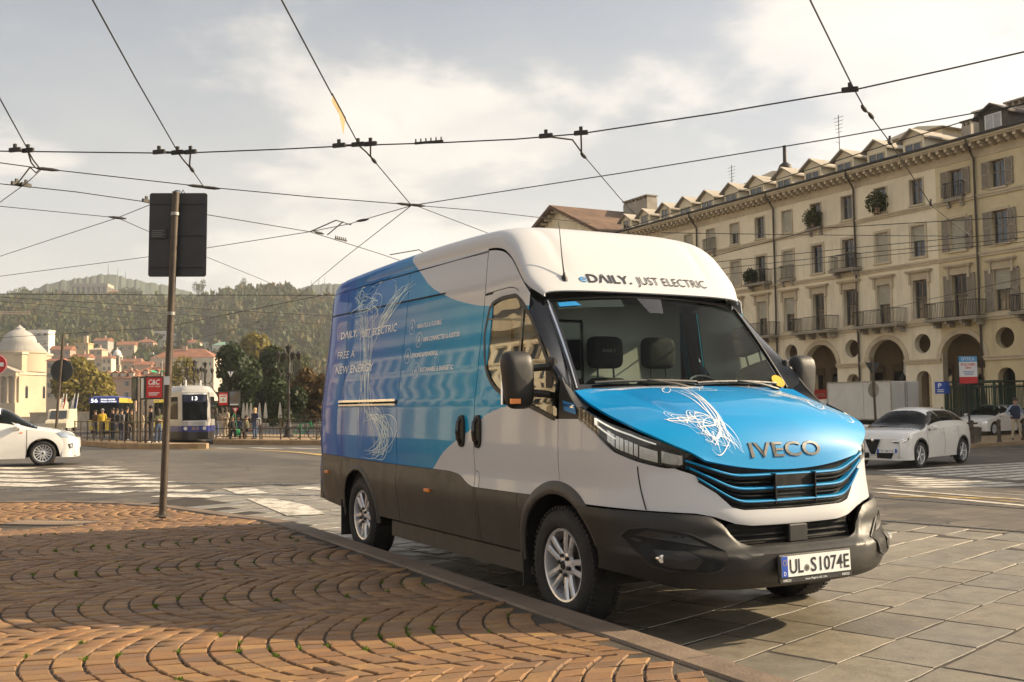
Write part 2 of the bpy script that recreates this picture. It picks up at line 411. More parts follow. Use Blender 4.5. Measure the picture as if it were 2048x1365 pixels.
glass('windscreen_glass', (.74, .82, .77), 1.15)
glass('side_glass', (.62, .68, .64), 2.0)
glass('tint_glass', (.12, .13, .13), 1.7)
glass('lamp_glass', (.92, .94, .94), 1.45)
def wrap_mat():
 # printed film on the van: white where the float attribute is negative, blue fading along the length where positive
 m, nt, b = new_mat('van_wrap'); g = NT(nt)
 d = g.n('ShaderNodeAttribute', attribute_name='wrap').outputs['Fac']; s = g.n('ShaderNodeAttribute', attribute_name='along').outputs['Fac']
 co = g.coord()
 blue = g.ramp(g.math('DIVIDE', s, 5.), [(0, (.01, .30, .60)), (.22, (.0, .30, .52)), (.42, (.0, .235, .47)), (.56, (.0, .18, .47)), (.74, (.03, .13, .46)), (1, (.075, .13, .46))])
 streak = g.n('ShaderNodeMapping', {0: co, 'Scale': (1, 1.6, .30)}).outputs[0]
 blue = g.mix(g.rng(g.noise(1.1, 4, .6, streak, .6), .45, .72, 0, .35), blue, c4((.06, .38, .56)))
 base = g.mix(g.rng(d, -.006, .006, 0, 1, False), c4((.55, .555, .565)), blue)
 nt.links.new(base, b.inputs['Base Color']); b.inputs['Roughness'].default_value = .5; b.inputs['Specular IOR Level'].default_value = .05
 b.inputs['Coat Weight'].default_value = .48; b.inputs['Coat Roughness'].default_value = .03; b.inputs['Coat IOR'].default_value = 1.5
 sheet = g.n('ShaderNodeMapping', {0: co, 'Scale': (1, .8, 1.6)}).outputs[0]
 bmp = g.bump(g.noise(.9, 1, .4, sheet), .005, .12)
 nt.links.new(bmp, b.inputs['Coat Normal'])
 m, nt, b = new_mat('hood_wrap'); g = NT(nt); co = g.coord()
 sep = g.n('ShaderNodeSeparateXYZ', {0: co})
 base = g.mix(g.rng(sep.outputs[1], -.95, .0), c4((.0, .26, .56)), c4((.0, .22, .52)))
 base = g.mix(g.rng(g.noise(1.4, 3, .5, co), .4, .7, 0, .35), base, c4((.0, .15, .44)))
 nt.links.new(base, b.inputs['Base Color']); b.inputs['Roughness'].default_value = .45; b.inputs['Specular IOR Level'].default_value = .08
 b.inputs['Coat Weight'].default_value = .55; b.inputs['Coat Roughness'].default_value = .04
wrap_mat()
# buildings
mat('roof_brown', (.13, .075, .045), .85, var=.3, vscale=.8, bump=.5, bscale=6)
mat('stucco_cream', (.79, .70, .52), .9, var=.08, vscale=.35, bump=.25, bscale=12, dirt=.10, streak=.3)
mat('stucco_yellow', (.62, .52, .32), .9, var=.10, vscale=.35, bump=.25, bscale=12, dirt=.12, streak=.38)
mat('trim_stucco', (.54, .455, .32), .88, var=.12, vscale=.8, bump=.2, bscale=20, dirt=.2)
mat('stone_grey', (.36, .32, .26), .85, var=.15, vscale=1, bump=.3, bscale=25, dirt=.3)
mat('roof_slate', (.075, .062, .052), .8, var=.3, vscale=1.4, bump=.5, bscale=9)
mat('roof_tile', (.26, .105, .055), .85, var=.3, vscale=.5, bump=.5, bscale=6)
mat('roof_green', (.20, .34, .26), .7, var=.12, vscale=.5)
mat('shutter_grey', (.30, .255, .20), .8, var=.12, vscale=4)
mat('blind', (.42, .39, .31), .8, var=.08, vscale=2)
mat('iron', (.035, .032, .03), .6, metal=.3, var=.2)
mat('iron_green', (.012, .045, .032), .5, metal=.2, var=.2)
mat('rust_pole', (.085, .066, .050), .55, metal=.4, var=.25, vscale=5, dirt=.3)
mat('steel_pole', (.34, .33, .30), .5, metal=.6, var=.15)
mat('sign_back', (.035, .035, .036), .55, var=.15, vscale=5)
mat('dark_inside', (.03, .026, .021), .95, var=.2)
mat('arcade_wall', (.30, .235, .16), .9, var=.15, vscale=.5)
glass('pane_glass', (.10, .11, .12), 1.9)
mat('pane_dark', (.02, .024, .03), .06, var=.2, spec=1.0)
mat('curtain', (.45, .46, .47), .8, var=.15, vscale=2)
mat('wood_frame', (.20, .15, .10), .7, var=.1)
mat('church_stone', (.46, .37, .25), .9, var=.1, vscale=.1)
mat('church_dome', (.36, .34, .31), .85, var=.12, vscale=.25)
mat('hill_soil', (.06, .065, .03), .95, var=.3, vscale=.02, world=True)
mat('far_hill', (.05, .065, .045), .95, var=.2, vscale=.004, world=True)
mat('bark', (.07, .055, .04), .9, var=.3, bump=.5, bscale=12)
leaf('leaf_dark', (.018, .032, .010), (.042, .062, .018), None)
leaf('leaf_olive', (.05, .062, .016), (.10, .105, .026), None)
leaf('leaf_gold', (.13, .115, .018), (.26, .20, .03), None)
leaf('leaf_forest', (.034, .055, .016), (.080, .100, .024), (.125, .10, .025))
leaf('leaf_rust', (.08, .055, .02), (.14, .085, .025), None)
for nm, col in dict(w_cream=(.55, .47, .36), w_white=(.66, .63, .57), w_peach=(.52, .36, .24), w_ochre=(.5, .36, .18), w_grey=(.38, .34, .30), w_rose=(.42, .28, .21), w_tan=(.45, .36, .26)).items():
 mat(nm, col, .9, var=.1, vscale=.3, dirt=.12)
# small things
mat('wire', (.022, .020, .018), .6, var=.2)
mat('bracket', (.06, .05, .035), .5, metal=.5, var=.2)
mat('pennant', (.34, .23, .12), .8, var=.2)
mat('red_sign', (.55, .018, .02), .4, var=.06)
mat('white_sign', (.72, .72, .70), .4, var=.05)
mat('blue_sign', (.01, .06, .35), .4, var=.05)
mat('dark_poster', (.03, .05, .09), .4, var=.5, vscale=3, col2=(.10, .13, .10))
mat('ochre_poster', (.30, .19, .08), .4, var=.6, vscale=3, col2=(.12, .16, .22))
mat('tram_grey', (.42, .41, .39), .4, var=.06, coat=.4, dirt=.2)
mat('tram_blue', (.02, .03, .20), .4, var=.06, coat=.4)
mat('tram_cream', (.62, .56, .42), .45, var=.05, coat=.3)
mat('bus_yellow', (.55, .42, .05), .45, var=.05, coat=.3)
mat('bus_blue', (.03, .05, .26), .4, var=.06, coat=.4)
mat('led', (.9, .9, .85), .5, var=.02, emit=(1, .98, .9, 1.2))
mat('box_grey', (.62, .60, .55), .6, var=.06, vscale=.8, dirt=.15)
mat('green_cloth', (.02, .34, .14), .7, var=.1)
mat('skin', (.42, .26, .18), .6, var=.08)
mat('hair', (.03, .02, .014), .7, var=.2)
mat('hair_grey', (.25, .24, .23), .7, var=.2)
for nm, col in dict(c_black=(.018, .018, .02), c_navy=(.025, .03, .065), c_denim=(.07, .11, .20), c_beige=(.42, .34, .24), c_cream=(.55, .50, .42), c_yellow=(.55, .36, .03), c_olive=(.09, .085, .04), c_grey=(.16, .16, .16), c_lblue=(.32, .40, .52), c_white=(.7, .7, .68), c_green=(.03, .30, .12), c_brown=(.10, .06, .035)).items():
 mat(nm, col, .85, var=.12, vscale=12)

# ---------------------------------------------------------------- ground
KERB_X, KERB_Z = 3.14, .14
def in_view(P, mu=40, mv=40):
 d = Vector(P)-Vector((0, 0, CH)); f_ = d.dot(fw)
 if f_ < .3: return False
 u = 1024+F*d.dot(RX)/f_; v = 682.5-F*d.dot(UY)/f_
 return -mu < u < 2048+mu and -mv < v < 1365+mv
def build_ground():
 xs = sorted(set([-1550, -900, -500, -300, -180, -110, -70, -50, -35, -25, -18, -12, -8, -5, -3, -1]+[float(x) for x in np.arange(0, 30, 1.)]+[32, 36, 40, 46, 52, 60, 75, 100, 150, 250, 400, 700, 1100, 1550]))
 ys = sorted(set([-400, -200, -100, -60, -35, -20, -10, -5, -2]+[float(y) for y in np.arange(0, 70, 2.)]+[75, 82, 90, 100, 120, 150, 200, 280, 380, 500, 700, 1000, 1550]))
 mb = MB(); n = len(xs)
 mb.v = [(x, y, gz(x, y)-.03) for y in ys for x in xs]
 mb.f = [(j*n+i, j*n+i+1, (j+1)*n+i+1, (j+1)*n+i) for j in range(len(ys)-1) for i in range(n-1)]
 tag(mb.build('road', 'asphalt', None, True, auto=None), kind='structure')
 # top layer of asphalt over the carriageway beyond the slabs, 2 cm proud of the sub-base
build_ground()
def sheet(name, poly, mat_, dz, parent=None, step=1.5):
 """flat polygon laid on the sloping ground"""
 bm = bmesh.new(); bm.faces.new([bm.verts.new((x, y, 0)) for x, y in poly])
 xs = [p[0] for p in poly]; ys = [p[1] for p in poly]
 if max(max(xs)-min(xs), max(ys)-min(ys)) > 3:
  for a in np.arange(min(xs)+step, max(xs), step): bmesh.ops.bisect_plane(bm, geom=bm.verts[:]+bm.edges[:]+bm.faces[:], plane_co=(a, 0, 0), plane_no=(1, 0, 0))
  for a in np.arange(min(ys)+step, max(ys), step): bmesh.ops.bisect_plane(bm, geom=bm.verts[:]+bm.edges[:]+bm.faces[:], plane_co=(0, a, 0), plane_no=(0, 1, 0))
 for v in bm.verts: v.co.z = gz(v.co.x, v.co.y)+dz
 me = bpy.data.meshes.new(name); bm.to_mesh(me); bm.free(); me.materials.append(M_(mat_)); me.update()
 return link(name, me, parent)
# ---- brick pavement with its kerb
EDGE = [(KERB_X, -6), (KERB_X, 11.4), (3.08, 12.6), (2.93, 13.7), (2.62, 14.8), (2.15, 15.7), (1.55, 16.4), (.7, 17.0), (-.6, 17.6), (-3, 18.2), (-16, 18.6)]
def edge_z(y): return KERB_Z-.125*sstep(10.2, 13.6, y)
def inside_pav(x, y, mrg=0):
 if y < 11.4: return x < KERB_X-mrg
 for (a, b) in zip(EDGE[1:], EDGE[2:]):
  pass
 c = False; P = EDGE+[(-16, -6)]; j = len(P)-1
 for i in range(len(P)):
  if (P[i][1] > y) != (P[j][1] > y) and x < (P[j][0]-P[i][0])*(y-P[i][1])/(P[j][1]-P[i][1])+P[i][0]: c = not c
  j = i
 return c
pave = empty('pavement'); tag(pave, kind='structure')
def pave_base():
 bm = bmesh.new(); bm.faces.new([bm.verts.new((x, y, 0)) for x, y in EDGE+[(-16, -6)]])
 for a in np.arange(0, 18.5, .8): bmesh.ops.bisect_plane(bm, geom=bm.verts[:]+bm.edges[:]+bm.faces[:], plane_co=(0, a, 0), plane_no=(0, 1, 0))
 for v in bm.verts: v.co.z = edge_z(v.co.y)-.0115
 r = bmesh.ops.extrude_face_region(bm, geom=bm.faces[:])
 for v in [g_ for g_ in r['geom'] if isinstance(g_, bmesh.types.BMVert)]: v.co.z = -.05
 bmesh.ops.recalc_face_normals(bm, faces=bm.faces[:])
 me = bpy.data.meshes.new('bedding'); bm.to_mesh(me); bm.free(); me.materials.append(M_('joint_sand')); link('bedding', me, pave)
pave_base()
def build_setts():
 A0 = math.radians(-13); e1 = Vector((math.cos(A0), math.sin(A0))); e2 = Vector((-math.sin(A0), math.cos(A0)))
 S, PP, AM, NI, Q0 = 1.46, .142, .31, 15, .27
 arc = lambda t: -AM*(1-(2*t-1)**2)
 shapes = []
 for i in range(NI):
  t0, t1 = i/NI, (i+1)/NI; q = [Vector((arc(t), t*S)) for t in (t0, t1)]
  cor = [q[0], q[0]+Vector((PP, 0)), q[1]+Vector((PP, 0)), q[1]]; c = sum(cor, Vector((0, 0)))/4
  shapes.append((c, [x-c for x in cor]))
 def piece(loc, inset=.0052, ch=.0055, h=.03):
  # 4 corners -> stone with a chamfered, slightly domed top
  def shrink(k):
   out = []
   n = 4
   for i in range(4):
    a, b, c = loc[i-1], loc[i], loc[(i+1) % 4]; d1 = (b-a).normalized(); d2 = (c-b).normalized()
    n1 = Vector((-d1.y, d1.x)); n2 = Vector((-d2.y, d2.x)); m_ = (n1+n2)/(1+n1.dot(n2)); out.append(b+m_*k)
   return out
  ar = sum(loc[i].x*loc[(i+1) % 4].y-loc[(i+1) % 4].x*loc[i].y for i in range(4)); sg = 1 if ar > 0 else -1
  r0, r1 = shrink(sg*inset), shrink(sg*(inset+ch))
  v = [(p.x, p.y, -h) for p in r0]+[(p.x, p.y, -ch*.8) for p in r0]+[(p.x, p.y, 0) for p in r1]
  f = [(i, (i+1) % 4, 4+(i+1) % 4, 4+i) for i in range(4)]+[(4+i, 4+(i+1) % 4, 8+(i+1) % 4, 8+i) for i in range(4)]+[(8, 9, 10, 11)]
  if sg < 0: f = [x[::-1] for x in f]
  return v, f
 geo = []
 for c, cor in shapes:
  w = [e1*p.x+e2*p.y for p in cor]; geo.append(piece(w))
 items = []
 for k in range(-2, 16):
  for j in range(-130, 60):
   for i in range(NI):
    c = shapes[i][0]; P = e1*(c.x+j*PP+(.5*PP if k % 2 else 0))+e2*(c.y+k*S+Q0)
    if P.y < 1.6 or P.x < -9 or not inside_pav(P.x+.02, P.y, .27) : continue
    if P.y > 11.0 and not all(inside_pav(P.x+dx, P.y+dy) for dx, dy in ((.3, .0), (.2, .25))): continue
    if .42 < P.x < 1.32 and 12.55 < P.y < 13.75: continue
    items.append((i, P.x, P.y))
 view = [it for it in items if in_view((it[1], it[2], .14), 60, 60)]
 view.sort(key=lambda a: a[1]**2+a[2]**2)
 near = set(view[:300])
 rng = random.Random(3)
 meshes = []
 for i in range(NI):
  mb = MB(); mb.v, mb.f = list(geo[i][0]), list(geo[i][1]); meshes.append(mb.mesh('sett', 'setts'))
 for (i, x, y) in view[:300]:
  o = link('sett', meshes[i], pave, (x, y, edge_z(y)+rng.uniform(-.005, .004))); o.rotation_euler = (rng.uniform(-.035, .035), rng.uniform(-.03, .03), rng.uniform(-.04, .04)); k = rng.uniform(.96, 1.0); o.scale = (k, k*rng.uniform(.97, 1.01), 1)
 VV, FF, n = [], [], 0
 for it in items:
  if it in near: continue
  i, x, y = it; a = rng.uniform(-.03, .03); ca, sa = math.cos(a), math.sin(a); tx, ty = rng.uniform(-.035, .035), rng.uniform(-.04, .04); z0 = edge_z(y)+rng.uniform(-.005, .003); k = rng.uniform(.94, 1.0)
  for (px_, py_, pz) in geo[i][0]: VV.append((x+k*(px_*ca-py_*sa), y+k*(px_*sa+py_*ca), z0+pz+px_*tx+py_*ty))
  for f in geo[i][1]: FF.append([q+n for q in f])
  n += 12
 o = link('sett_field', np_mesh('sett_field', VV, FF, 'setts'), pave); o['kind'] = 'stuff'
 # moss and grass in the joints, thickest at the crowns of the arcs
 VV, FF = [], []
 for k in range(-2, 16):
  for j in range(-130, 60):
   for _ in range(2):
    t = min(1, max(0, rng.gauss(.5, .13))); q = rng.random()
    P = e1*(arc(t)+j*PP+(.5*PP if k % 2 else 0)+rng.gauss(0, .004))+e2*(t*S+k*S+Q0)
    if P.y < 2.5 or P.y > 11.4 or not inside_pav(P.x, P.y, .3) or not in_view((P.x, P.y, .14)): continue
    cl = .5+.5*math.sin(P.x*1.9+1.3)*math.sin(P.y*2.3+.4)
    if q > .18+.75*cl: continue
    for b in range(rng.randint(8, 20)):
     a = rng.uniform(0, 2*PI); r = rng.uniform(0, .022); x, y = P.x+r*math.cos(a), P.y+r*math.sin(a)*1.6; h = rng.uniform(.012, .030); w = rng.uniform(.005, .011); z = edge_z(y)-.012; b0 = rng.uniform(0, PI); n = len(VV); lx, ly = rng.uniform(-.01, .01), rng.uniform(-.01, .01)
     VV += [(x-w*math.cos(b0), y-w*math.sin(b0), z), (x+w*math.cos(b0), y+w*math.sin(b0), z), (x+lx, y+ly, z+h)]; FF.append((n, n+1, n+2))
 o = link('joint_moss', np_mesh('joint_moss', VV, FF, 'moss'), None); tag(o, 'green moss and grass tufts growing in the joints of the brick pavement', 'moss', kind='stuff')
build_setts()
def build_kerb():
 rng = random.Random(5); pts = [Vector(p) for p in EDGE]
 L = []; y = -4.5
 while y < 11.2:
  ln = rng.uniform(.85, 1.15); L.append((Vector((KERB_X, y)), Vector((KERB_X, min(y+ln, 11.4)))));  y += ln
 for a, b in zip(pts[1:-1], pts[2:]):
  n = max(1, round((b-a).length/1.1))
  for i in range(n): L.append((a.lerp(b, i/n), a.lerp(b, (i+1)/n)))
 for a, b in L:
  d = (b-a).normalized(); nrm = Vector((-d.y, d.x)); a2, b2 = a+d*.004, b-d*.004; w = .20
  za, zb = edge_z(a.y)+.003, edge_z(b.y)+.003; c = .012
  sec = [(0, -.06), (0, None), (c, 0), (w-c, 0), (w, None), (w, -.06)]
  mb = MB(); vs_ = []
  for p, z in ((a2, za), (b2, zb)):
   for o_, q in sec: vs_.append((p.x+nrm.x*o_, p.y+nrm.y*o_, z-c if q is None else (z if q == 0 else -.06)))
  mb.add(vs_, [(i, i+1, 7+i, 6+i) for i in range(5)]+[(5, 4, 3, 2, 1, 0), (6, 7, 8, 9, 10, 11)]); mb.build('kerb_stone', 'kerb_stone', pave)
build_kerb()
# drain grate let into the pavement
def drain():
 a, b, c = Vector((.50, 13.45)), Vector((1.22, 12.80)), None
 d = (b-a).normalized(); n = Vector((-d.y, d.x));
 g = empty('drain_grate', (a.x, a.y, edge_z(13.2)), math.atan2(d.y, d.x), 'cast iron drain grate let into the brick pavement near the sign pole', 'drain grate')
 w = (b-a).length
 mb = MB(); mb.box(-.03, w+.03, -.02, .0, -.03, .008); mb.box(-.03, w+.03, .42, .45, -.03, .008); mb.box(-.03, 0, 0, .42, -.03, .008); mb.box(w, w+.03, 0, .42, -.03, .008); mb.build('grate_frame', 'grate', g)
 mb = MB(); mb.box(0, w, 0, .42, -.06, -.045); mb.build('grate_pit', 'black_gap', g)
 bar_ = MB(); bar_.bbox(0, .026, 0, .42, -.03, .006, .003); me = bar_.mesh('grate_bar', 'kerb_stone')
 k = 0
 while k*.05 < w-.03: link('grate_bar', me, g, (k*.05+.01, 0, 0)); k += 1
drain()
# ---- stone slabs of the carriageway beside the kerb
def build_slabs():
 paving = empty('slab_paving'); tag(paving, kind='structure')
 A0 = math.radians(17.5); e1 = Vector((math.cos(A0), math.sin(A0))); e2 = Vector((-math.sin(A0), math.cos(A0))); rng = random.Random(9)
 H_, Lm = .405, .68; O = Vector((3.63, 3.78)); items = []
 for r in range(-8, 40):
  p = -9+rng.uniform(0, .6)
  while p < 12:
   ln = Lm*rng.uniform(.82, 1.2); c = O+e1*(p+ln/2)+e2*(r*H_+H_/2); p += ln
   if c.x < KERB_X+.02 or c.y < 1.2 or c.y > 17.5: continue
   lim = 9.3-.30*(c.y-6.7) if c.y > 6.7 else 9.9
   if c.x > max(5.2, lim): continue
   if c.y > 11 and inside_pav(c.x-.15, c.y-.1): continue
   items.append((c, ln))
 items = [it for it in items if in_view((it[0].x, it[0].y, 0), 150, 150) or it[0].length < 12]
 items.sort(key=lambda t: (not in_view((t[0].x, t[0].y, 0), 30, 30), t[0].length))
 VV, FF = [], []
 for k, (c, ln) in enumerate(items):
  j = .0085; hx, hy = ln/2-j, H_/2-j; ch = .003; vs_ = []
  jit = [(rng.uniform(-.008, .008), rng.uniform(-.008, .008)) for _ in range(4)]; z0 = rng.uniform(-.001, .0012); tx, ty = rng.uniform(-.002, .002), rng.uniform(-.003, .003)
  def ringp(ins, z):
   o = []
   for (sx, sy), (jx, jy) in zip(((-1, -1), (1, -1), (1, 1), (-1, 1)), jit):
    x, y = sx*(hx-ins)+jx, sy*(hy-ins)+jy; o.append((x, y, z+z0+x*tx+y*ty))
   return o
  # subdivide the long sides once with a worn, wavy edge
  def wavy(rg, amp):
   out = []
   for i in range(4):
    a, b = Vector(rg[i]), Vector(rg[(i+1) % 4]); out.append(tuple(a)); n = 3 if i % 2 == 0 else 1
    for q in range(1, n+1): m_ = a.lerp(b, q/(n+1)); out.append((m_.x+W[i][q-1][0]*amp, m_.y+W[i][q-1][1]*amp, m_.z))
   return out
  W = [[(rng.uniform(-.005, .005), rng.uniform(-.007, .007)) for _ in range(3)] for _ in range(4)]
  r0, r1, r2 = wavy(ringp(0, -.03), 1), wavy(ringp(0, -.008), 1), wavy(ringp(ch, 0), 1); n = len(r0)
  v = r0+r1+r2; f = [(i, (i+1) % n, n+(i+1) % n, n+i) for i in range(n)]+[(n+i, n+(i+1) % n, 2*n+(i+1) % n, 2*n+i) for i in range(n)]+[tuple(range(2*n, 3*n))]
  zb = gz(c.x, c.y)
  if k < 300:
   mb = MB(); mb.v, mb.f = v, f; o = mb.build('stone_slab', 'slabs', paving); o.location = (c.x, c.y, zb); o.rotation_euler = (0, 0, A0)
  else:
   n0 = len(VV); VV += [(c.x+e1.x*x+e2.x*y, c.y+e1.y*x+e2.y*y, zb+z) for x, y, z in v]; FF += [tuple(q+n0 for q in ff) for ff in f]
 if VV:
  mb = MB(); mb.v, mb.f = VV, FF; o = mb.build('slab_field', 'slabs', paving); o['kind'] = 'stuff'
 s = sheet('slab_bed', [(KERB_X+.01, -3), (10.5, -3), (10.2, 6.5), (8.1, 10.2), (5.9, 18.2), (3.4, 18.2), (2.5, 15.6), (KERB_X-.1, 12.2)], 'joint_dark', -.0032, paving)
build_slabs()
# asphalt wearing course, flush with the slabs
CW = [(10.0, -20), (9.95, 3), (9.38, 6.7), (8.0, 11.3), (6.6, 16), (6.2, 17.6), (4.2, 17.9), (2.9, 15.9), (2.0, 15.0), (-20, 15.2), (-20, 120), (90, 120), (90, -20)]
tag(sheet('carriageway', CW, 'asphalt', 0, None, 2.), kind='structure')
# painted bars of the crossings, each a mark of its own
def marks():
 z1 = empty('zebra_crossing'); tag(z1, kind='structure')
 def bar_at(a, b, w, mat_='road_paint', par=None, dz=.005, nm='painted_bar'):
  a, b = Vector(a), Vector(b); d = (b-a).normalized(); n = Vector((-d.y, d.x))*w/2
  return sheet(nm, [tuple(a-n), tuple(b-n), tuple(b+n), tuple(a+n)], mat_, dz, par or z1, .7)
 for e in ((1.55, 26.6), (1.55, 24.73), (1.56, 23.04), (1.58, 21.52), (1.55, 20.1)): bar_at((e[0]-2.4, e[1]+3.2), e, .62)
 for a, b in (((1.98, 26.3), (2.5, 25.5)), ((2.0, 24.6), (2.5, 23.8)), ((2.02, 22.95), (2.52, 22.0)), ((2.0, 21.3), (2.58, 20.5)), ((2.0, 19.8), (2.56, 18.95)), ((1.95, 18.4), (2.5, 17.75))): bar_at(a, b, .55)
 for k in range(9): y = 26.5-k*1.22; bar_at((2.72+.01*k, y), (3.28+.03*k, y-.75), .5)
 for p in (((3.78, 15.3), (3.60, 12.55), (4.06, 12.42), (4.22, 13.8), (4.12, 15.05)), ((3.92, 17.5), (3.86, 16.2), (4.3, 16.0), (4.4, 17.3)), ((4.9, 16.6), (5.6, 15.4), (5.9, 15.6), (5.2, 16.9))):
  sheet('painted_patch', p, 'road_paint', .008, z1, .7)
 z2 = empty('zebra_crossing'); tag(z2, kind='structure')
 for k in range(9):                                                   # far right crossing
  a = on_ground(1760+8*k, 27.5-.9*k); b = on_ground(2090+6*k, 30.5-.9*k)
  if k % 1 == 0: bar_at((a.x, a.y), (b.x, b.y), .42, par=z2)
 for (u0, v0, u1, v1, w) in ((1755, 968, 2060, 990, .28), (1757, 983, 2060, 1012, .28), (1765, 957, 2060, 972, .2)):
  a, b = on_z(u0, v0, -.22), on_z(u1, v1, -.22); bar_at((a.x, a.y), (b.x, b.y), w, par=z2)
 yl = empty('yellow_line'); tag(yl, kind='structure')
 P = [on_z(u, v, -.3) for u, v in ((330, 886), (430, 899), (520, 908), (600, 921), (650, 930))]
 for a, b in zip(P, P[1:]): bar_at((a.x, a.y), (b.x, b.y), .35, 'yellow_paint', yl, .005, 'painted_line')
 for (u0, v0, u1, v1) in ((1780, 997, 2040, 985), (1860, 985, 2048, 1000)):
  a, b = on_z(u0, v0, -.22), on_z(u1, v1, -.22); bar_at((a.x, a.y), (b.x, b.y), .14, 'yellow_paint', yl, .007, 'painted_line')
 for (u0, v0, u1, v1) in ((430, 893, 480, 897), (505, 893, 560, 899), (580, 895, 640, 901)):
  a, b = on_z(u0, v0, -.4), on_z(u1, v1, -.4); bar_at((a.x, a.y), (b.x, b.y), .5, 'road_paint', yl, .005, 'painted_line')
marks()
# tram rails
def rails():
 def rail(pts, label, mat_='rail_steel'):
  r = empty('tram_rail', (0, 0, 0), 0); tag(r, kind='structure')
  P = [Vector(p) for p in pts]
  for off, w, m_, dz, nm in ((0, .055, mat_, .006, 'rail_head'), (.05, .045, 'black_gap', .004, 'rail_groove'), (.09, .03, mat_, .006, 'rail_lip')):
   mb = MB(); vs_ = []
   for i, p in enumerate(P):
    d = (P[min(i+1, len(P)-1)]-P[max(0, i-1)]).normalized(); n = Vector((-d.y, d.x))
    for e in (off-w/2, off+w/2): q = p+n*e; vs_.append((q.x, q.y, gz(q.x, q.y)+dz))
   mb.add(vs_, [(2*i, 2*i+1, 2*i+3, 2*i+2) for i in range(len(P)-1)]); mb.build(nm, m_, r)
 def seq(uv, z, n=12):
  P = [on_z(u, v, z) for u, v in uv]; out = []
  for a, b in zip(P, P[1:]): out += [(a.lerp(b, k/n).x, a.lerp(b, k/n).y) for k in range(n)]
  return out+[(P[-1].x, P[-1].y)]
 rail(seq([(-60, 979), (310, 983), (470, 990), (660, 992)], 0), 'a')
 rail(seq([(330, 966), (640, 971), (760, 974)], 0), 'b')
 rail(seq([(1740, 1042), (1860, 1051), (2060, 1065)], -.04), 'c')
 rail(seq([(1740, 1000), (1900, 1010), (2060, 1021)], -.2), 'd')
 rail(seq([(1740, 962), (1900, 967), (2060, 975)], -.25), 'e')
 rail(seq([(1740, 974), (1900, 982), (2060, 991)], -.22), 'f')
rails()

# ---------------------------------------------------------------- the van (hero)
VX, VY = OXY = (1.1289*ct+6.743*st, -1.1289*st+6.743*ct)
van = empty('delivery_van', (VX, VY, 0), 0, 'large white electric panel van with blue wrap and printed slogans, parked at the kerb', 'van')
# van frame: l = sideways from the centre line (+ towards the pavement), s = backwards from the front axle, z = up
def V(l, s, z): return (-l, s, z)
Wz = pchip([(.2, .95), (.38, .962), (.64, .998), (.69, 1.004), (.72, 1.003), (.86, .99), (.90, .992), (1.0, .998), (1.30, .990), (1.36, .986), (1.44, .974), (1.50, .968), (2.0, .905), (2.40, .865), (2.55, .835)])
SC = -.25
sfr = lin([(.28, -1.03), (.34, -1.07), (.42, -1.085), (.50, -1.085), (.53, -1.03), (.60, -.995), (.64, -1.0), (.73, -.985), (.94, -.945), (1.3, -.945)])
nse = lin([(.5, 3.0), (.75, 2.65), (1.3, 2.6)])
def Wd(s, z):
 """half width of the body at s, z, right round to the nose"""
 a = Wz(z)
 if s > 4.35: a -= .055*((s-4.35)/.35)**2.2
 if s < .2: a -= .012*((.2-s)/.5)**2
 if s >= SC: return a
 a = Wz(z)-.012*((.2-SC)/.5)**2
 b = SC-sfr(z); n = nse(z); q = min(1, (SC-s)/b)
 return a*max(0., 1-q**n)**(1/n)
def FW(t, z, off=0.):
 """front wrap: t = 0 near side, pi/2 nose, pi far side -> l, s, z"""
 a = Wz(z)-.012*((.2-SC)/.5)**2; b = SC-sfr(z); n = nse(z)
 c_, s_ = math.cos(t), math.sin(t)
 return (math.copysign(abs(c_)**(2/n), c_)*(a+off), SC-abs(s_)**(2/n)*(b+off), z)
def t_of_l(l, z):
 a = Wz(z)-.01; n = nse(z); q = math.acos(min(1, abs(l)/a)**(n/2)); return q if l >= 0 else PI-q
def t_of_s(s, z):
 b = SC-sfr(z); n = nse(z); return math.asin(min(1, max(0, (SC-s)/b))**(n/2))
def surf(name, fn, nu, nv, mat_, lip=.012, parent=None, attr=None, smooth=True, thick=True):
 """patch fn(u, v) -> (l, s, z); the rim is folded inwards so panels have edges and gaps"""
 P = np.array([[V(*fn(i/nu, j/nv)) for i in range(nu+1)] for j in range(nv+1)], float)
 du = np.gradient(P, axis=1); dv = np.gradient(P, axis=0); N = np.cross(du, dv); N /= np.maximum(1e-9, np.linalg.norm(N, axis=2, keepdims=True))
 cen = np.array([0, 1.5, 1.2])
 if ((P-cen)*N).sum(2).mean() < 0: N = -N; flip = True
 else: flip = False
 verts = [tuple(p) for row in P for p in row]; faces = []
 W_ = nu+1
 for j in range(nv):
  for i in range(nu):
   q = (j*W_+i, j*W_+i+1, (j+1)*W_+i+1, (j+1)*W_+i); faces.append(q[::-1] if flip else q)
 if lip:
  loop = [(0, i) for i in range(nu)]+[(j, nu) for j in range(nv)]+[(nv, i) for i in range(nu, 0, -1)]+[(j, 0) for j in range(nv, 0, -1)]
  base = len(verts)
  for j, i in loop: verts.append(tuple(P[j, i]-N[j, i]*lip))
  n = len(loop)
  for k in range(n):
   a, b_ = loop[k], loop[(k+1) % n]; q = (a[0]*W_+a[1], base+k, base+(k+1) % n, b_[0]*W_+b_[1]); faces.append(q[::-1] if flip else q)
 mb = MB(); mb.v = verts; mb.f = faces
 me = mb.mesh(name, mat_, smooth, 40)
 if attr:
  a1 = me.attributes.new('wrap', 'FLOAT', 'POINT'); a2 = me.attributes.new('along', 'FLOAT', 'POINT')
  co = [v.co for v in me.vertices]
  a1.data.foreach_set('value', [attr(c.y, c.z) for c in co]); a2.data.foreach_set('value', [c.y for c in co])
 return link(name, me, parent or van)
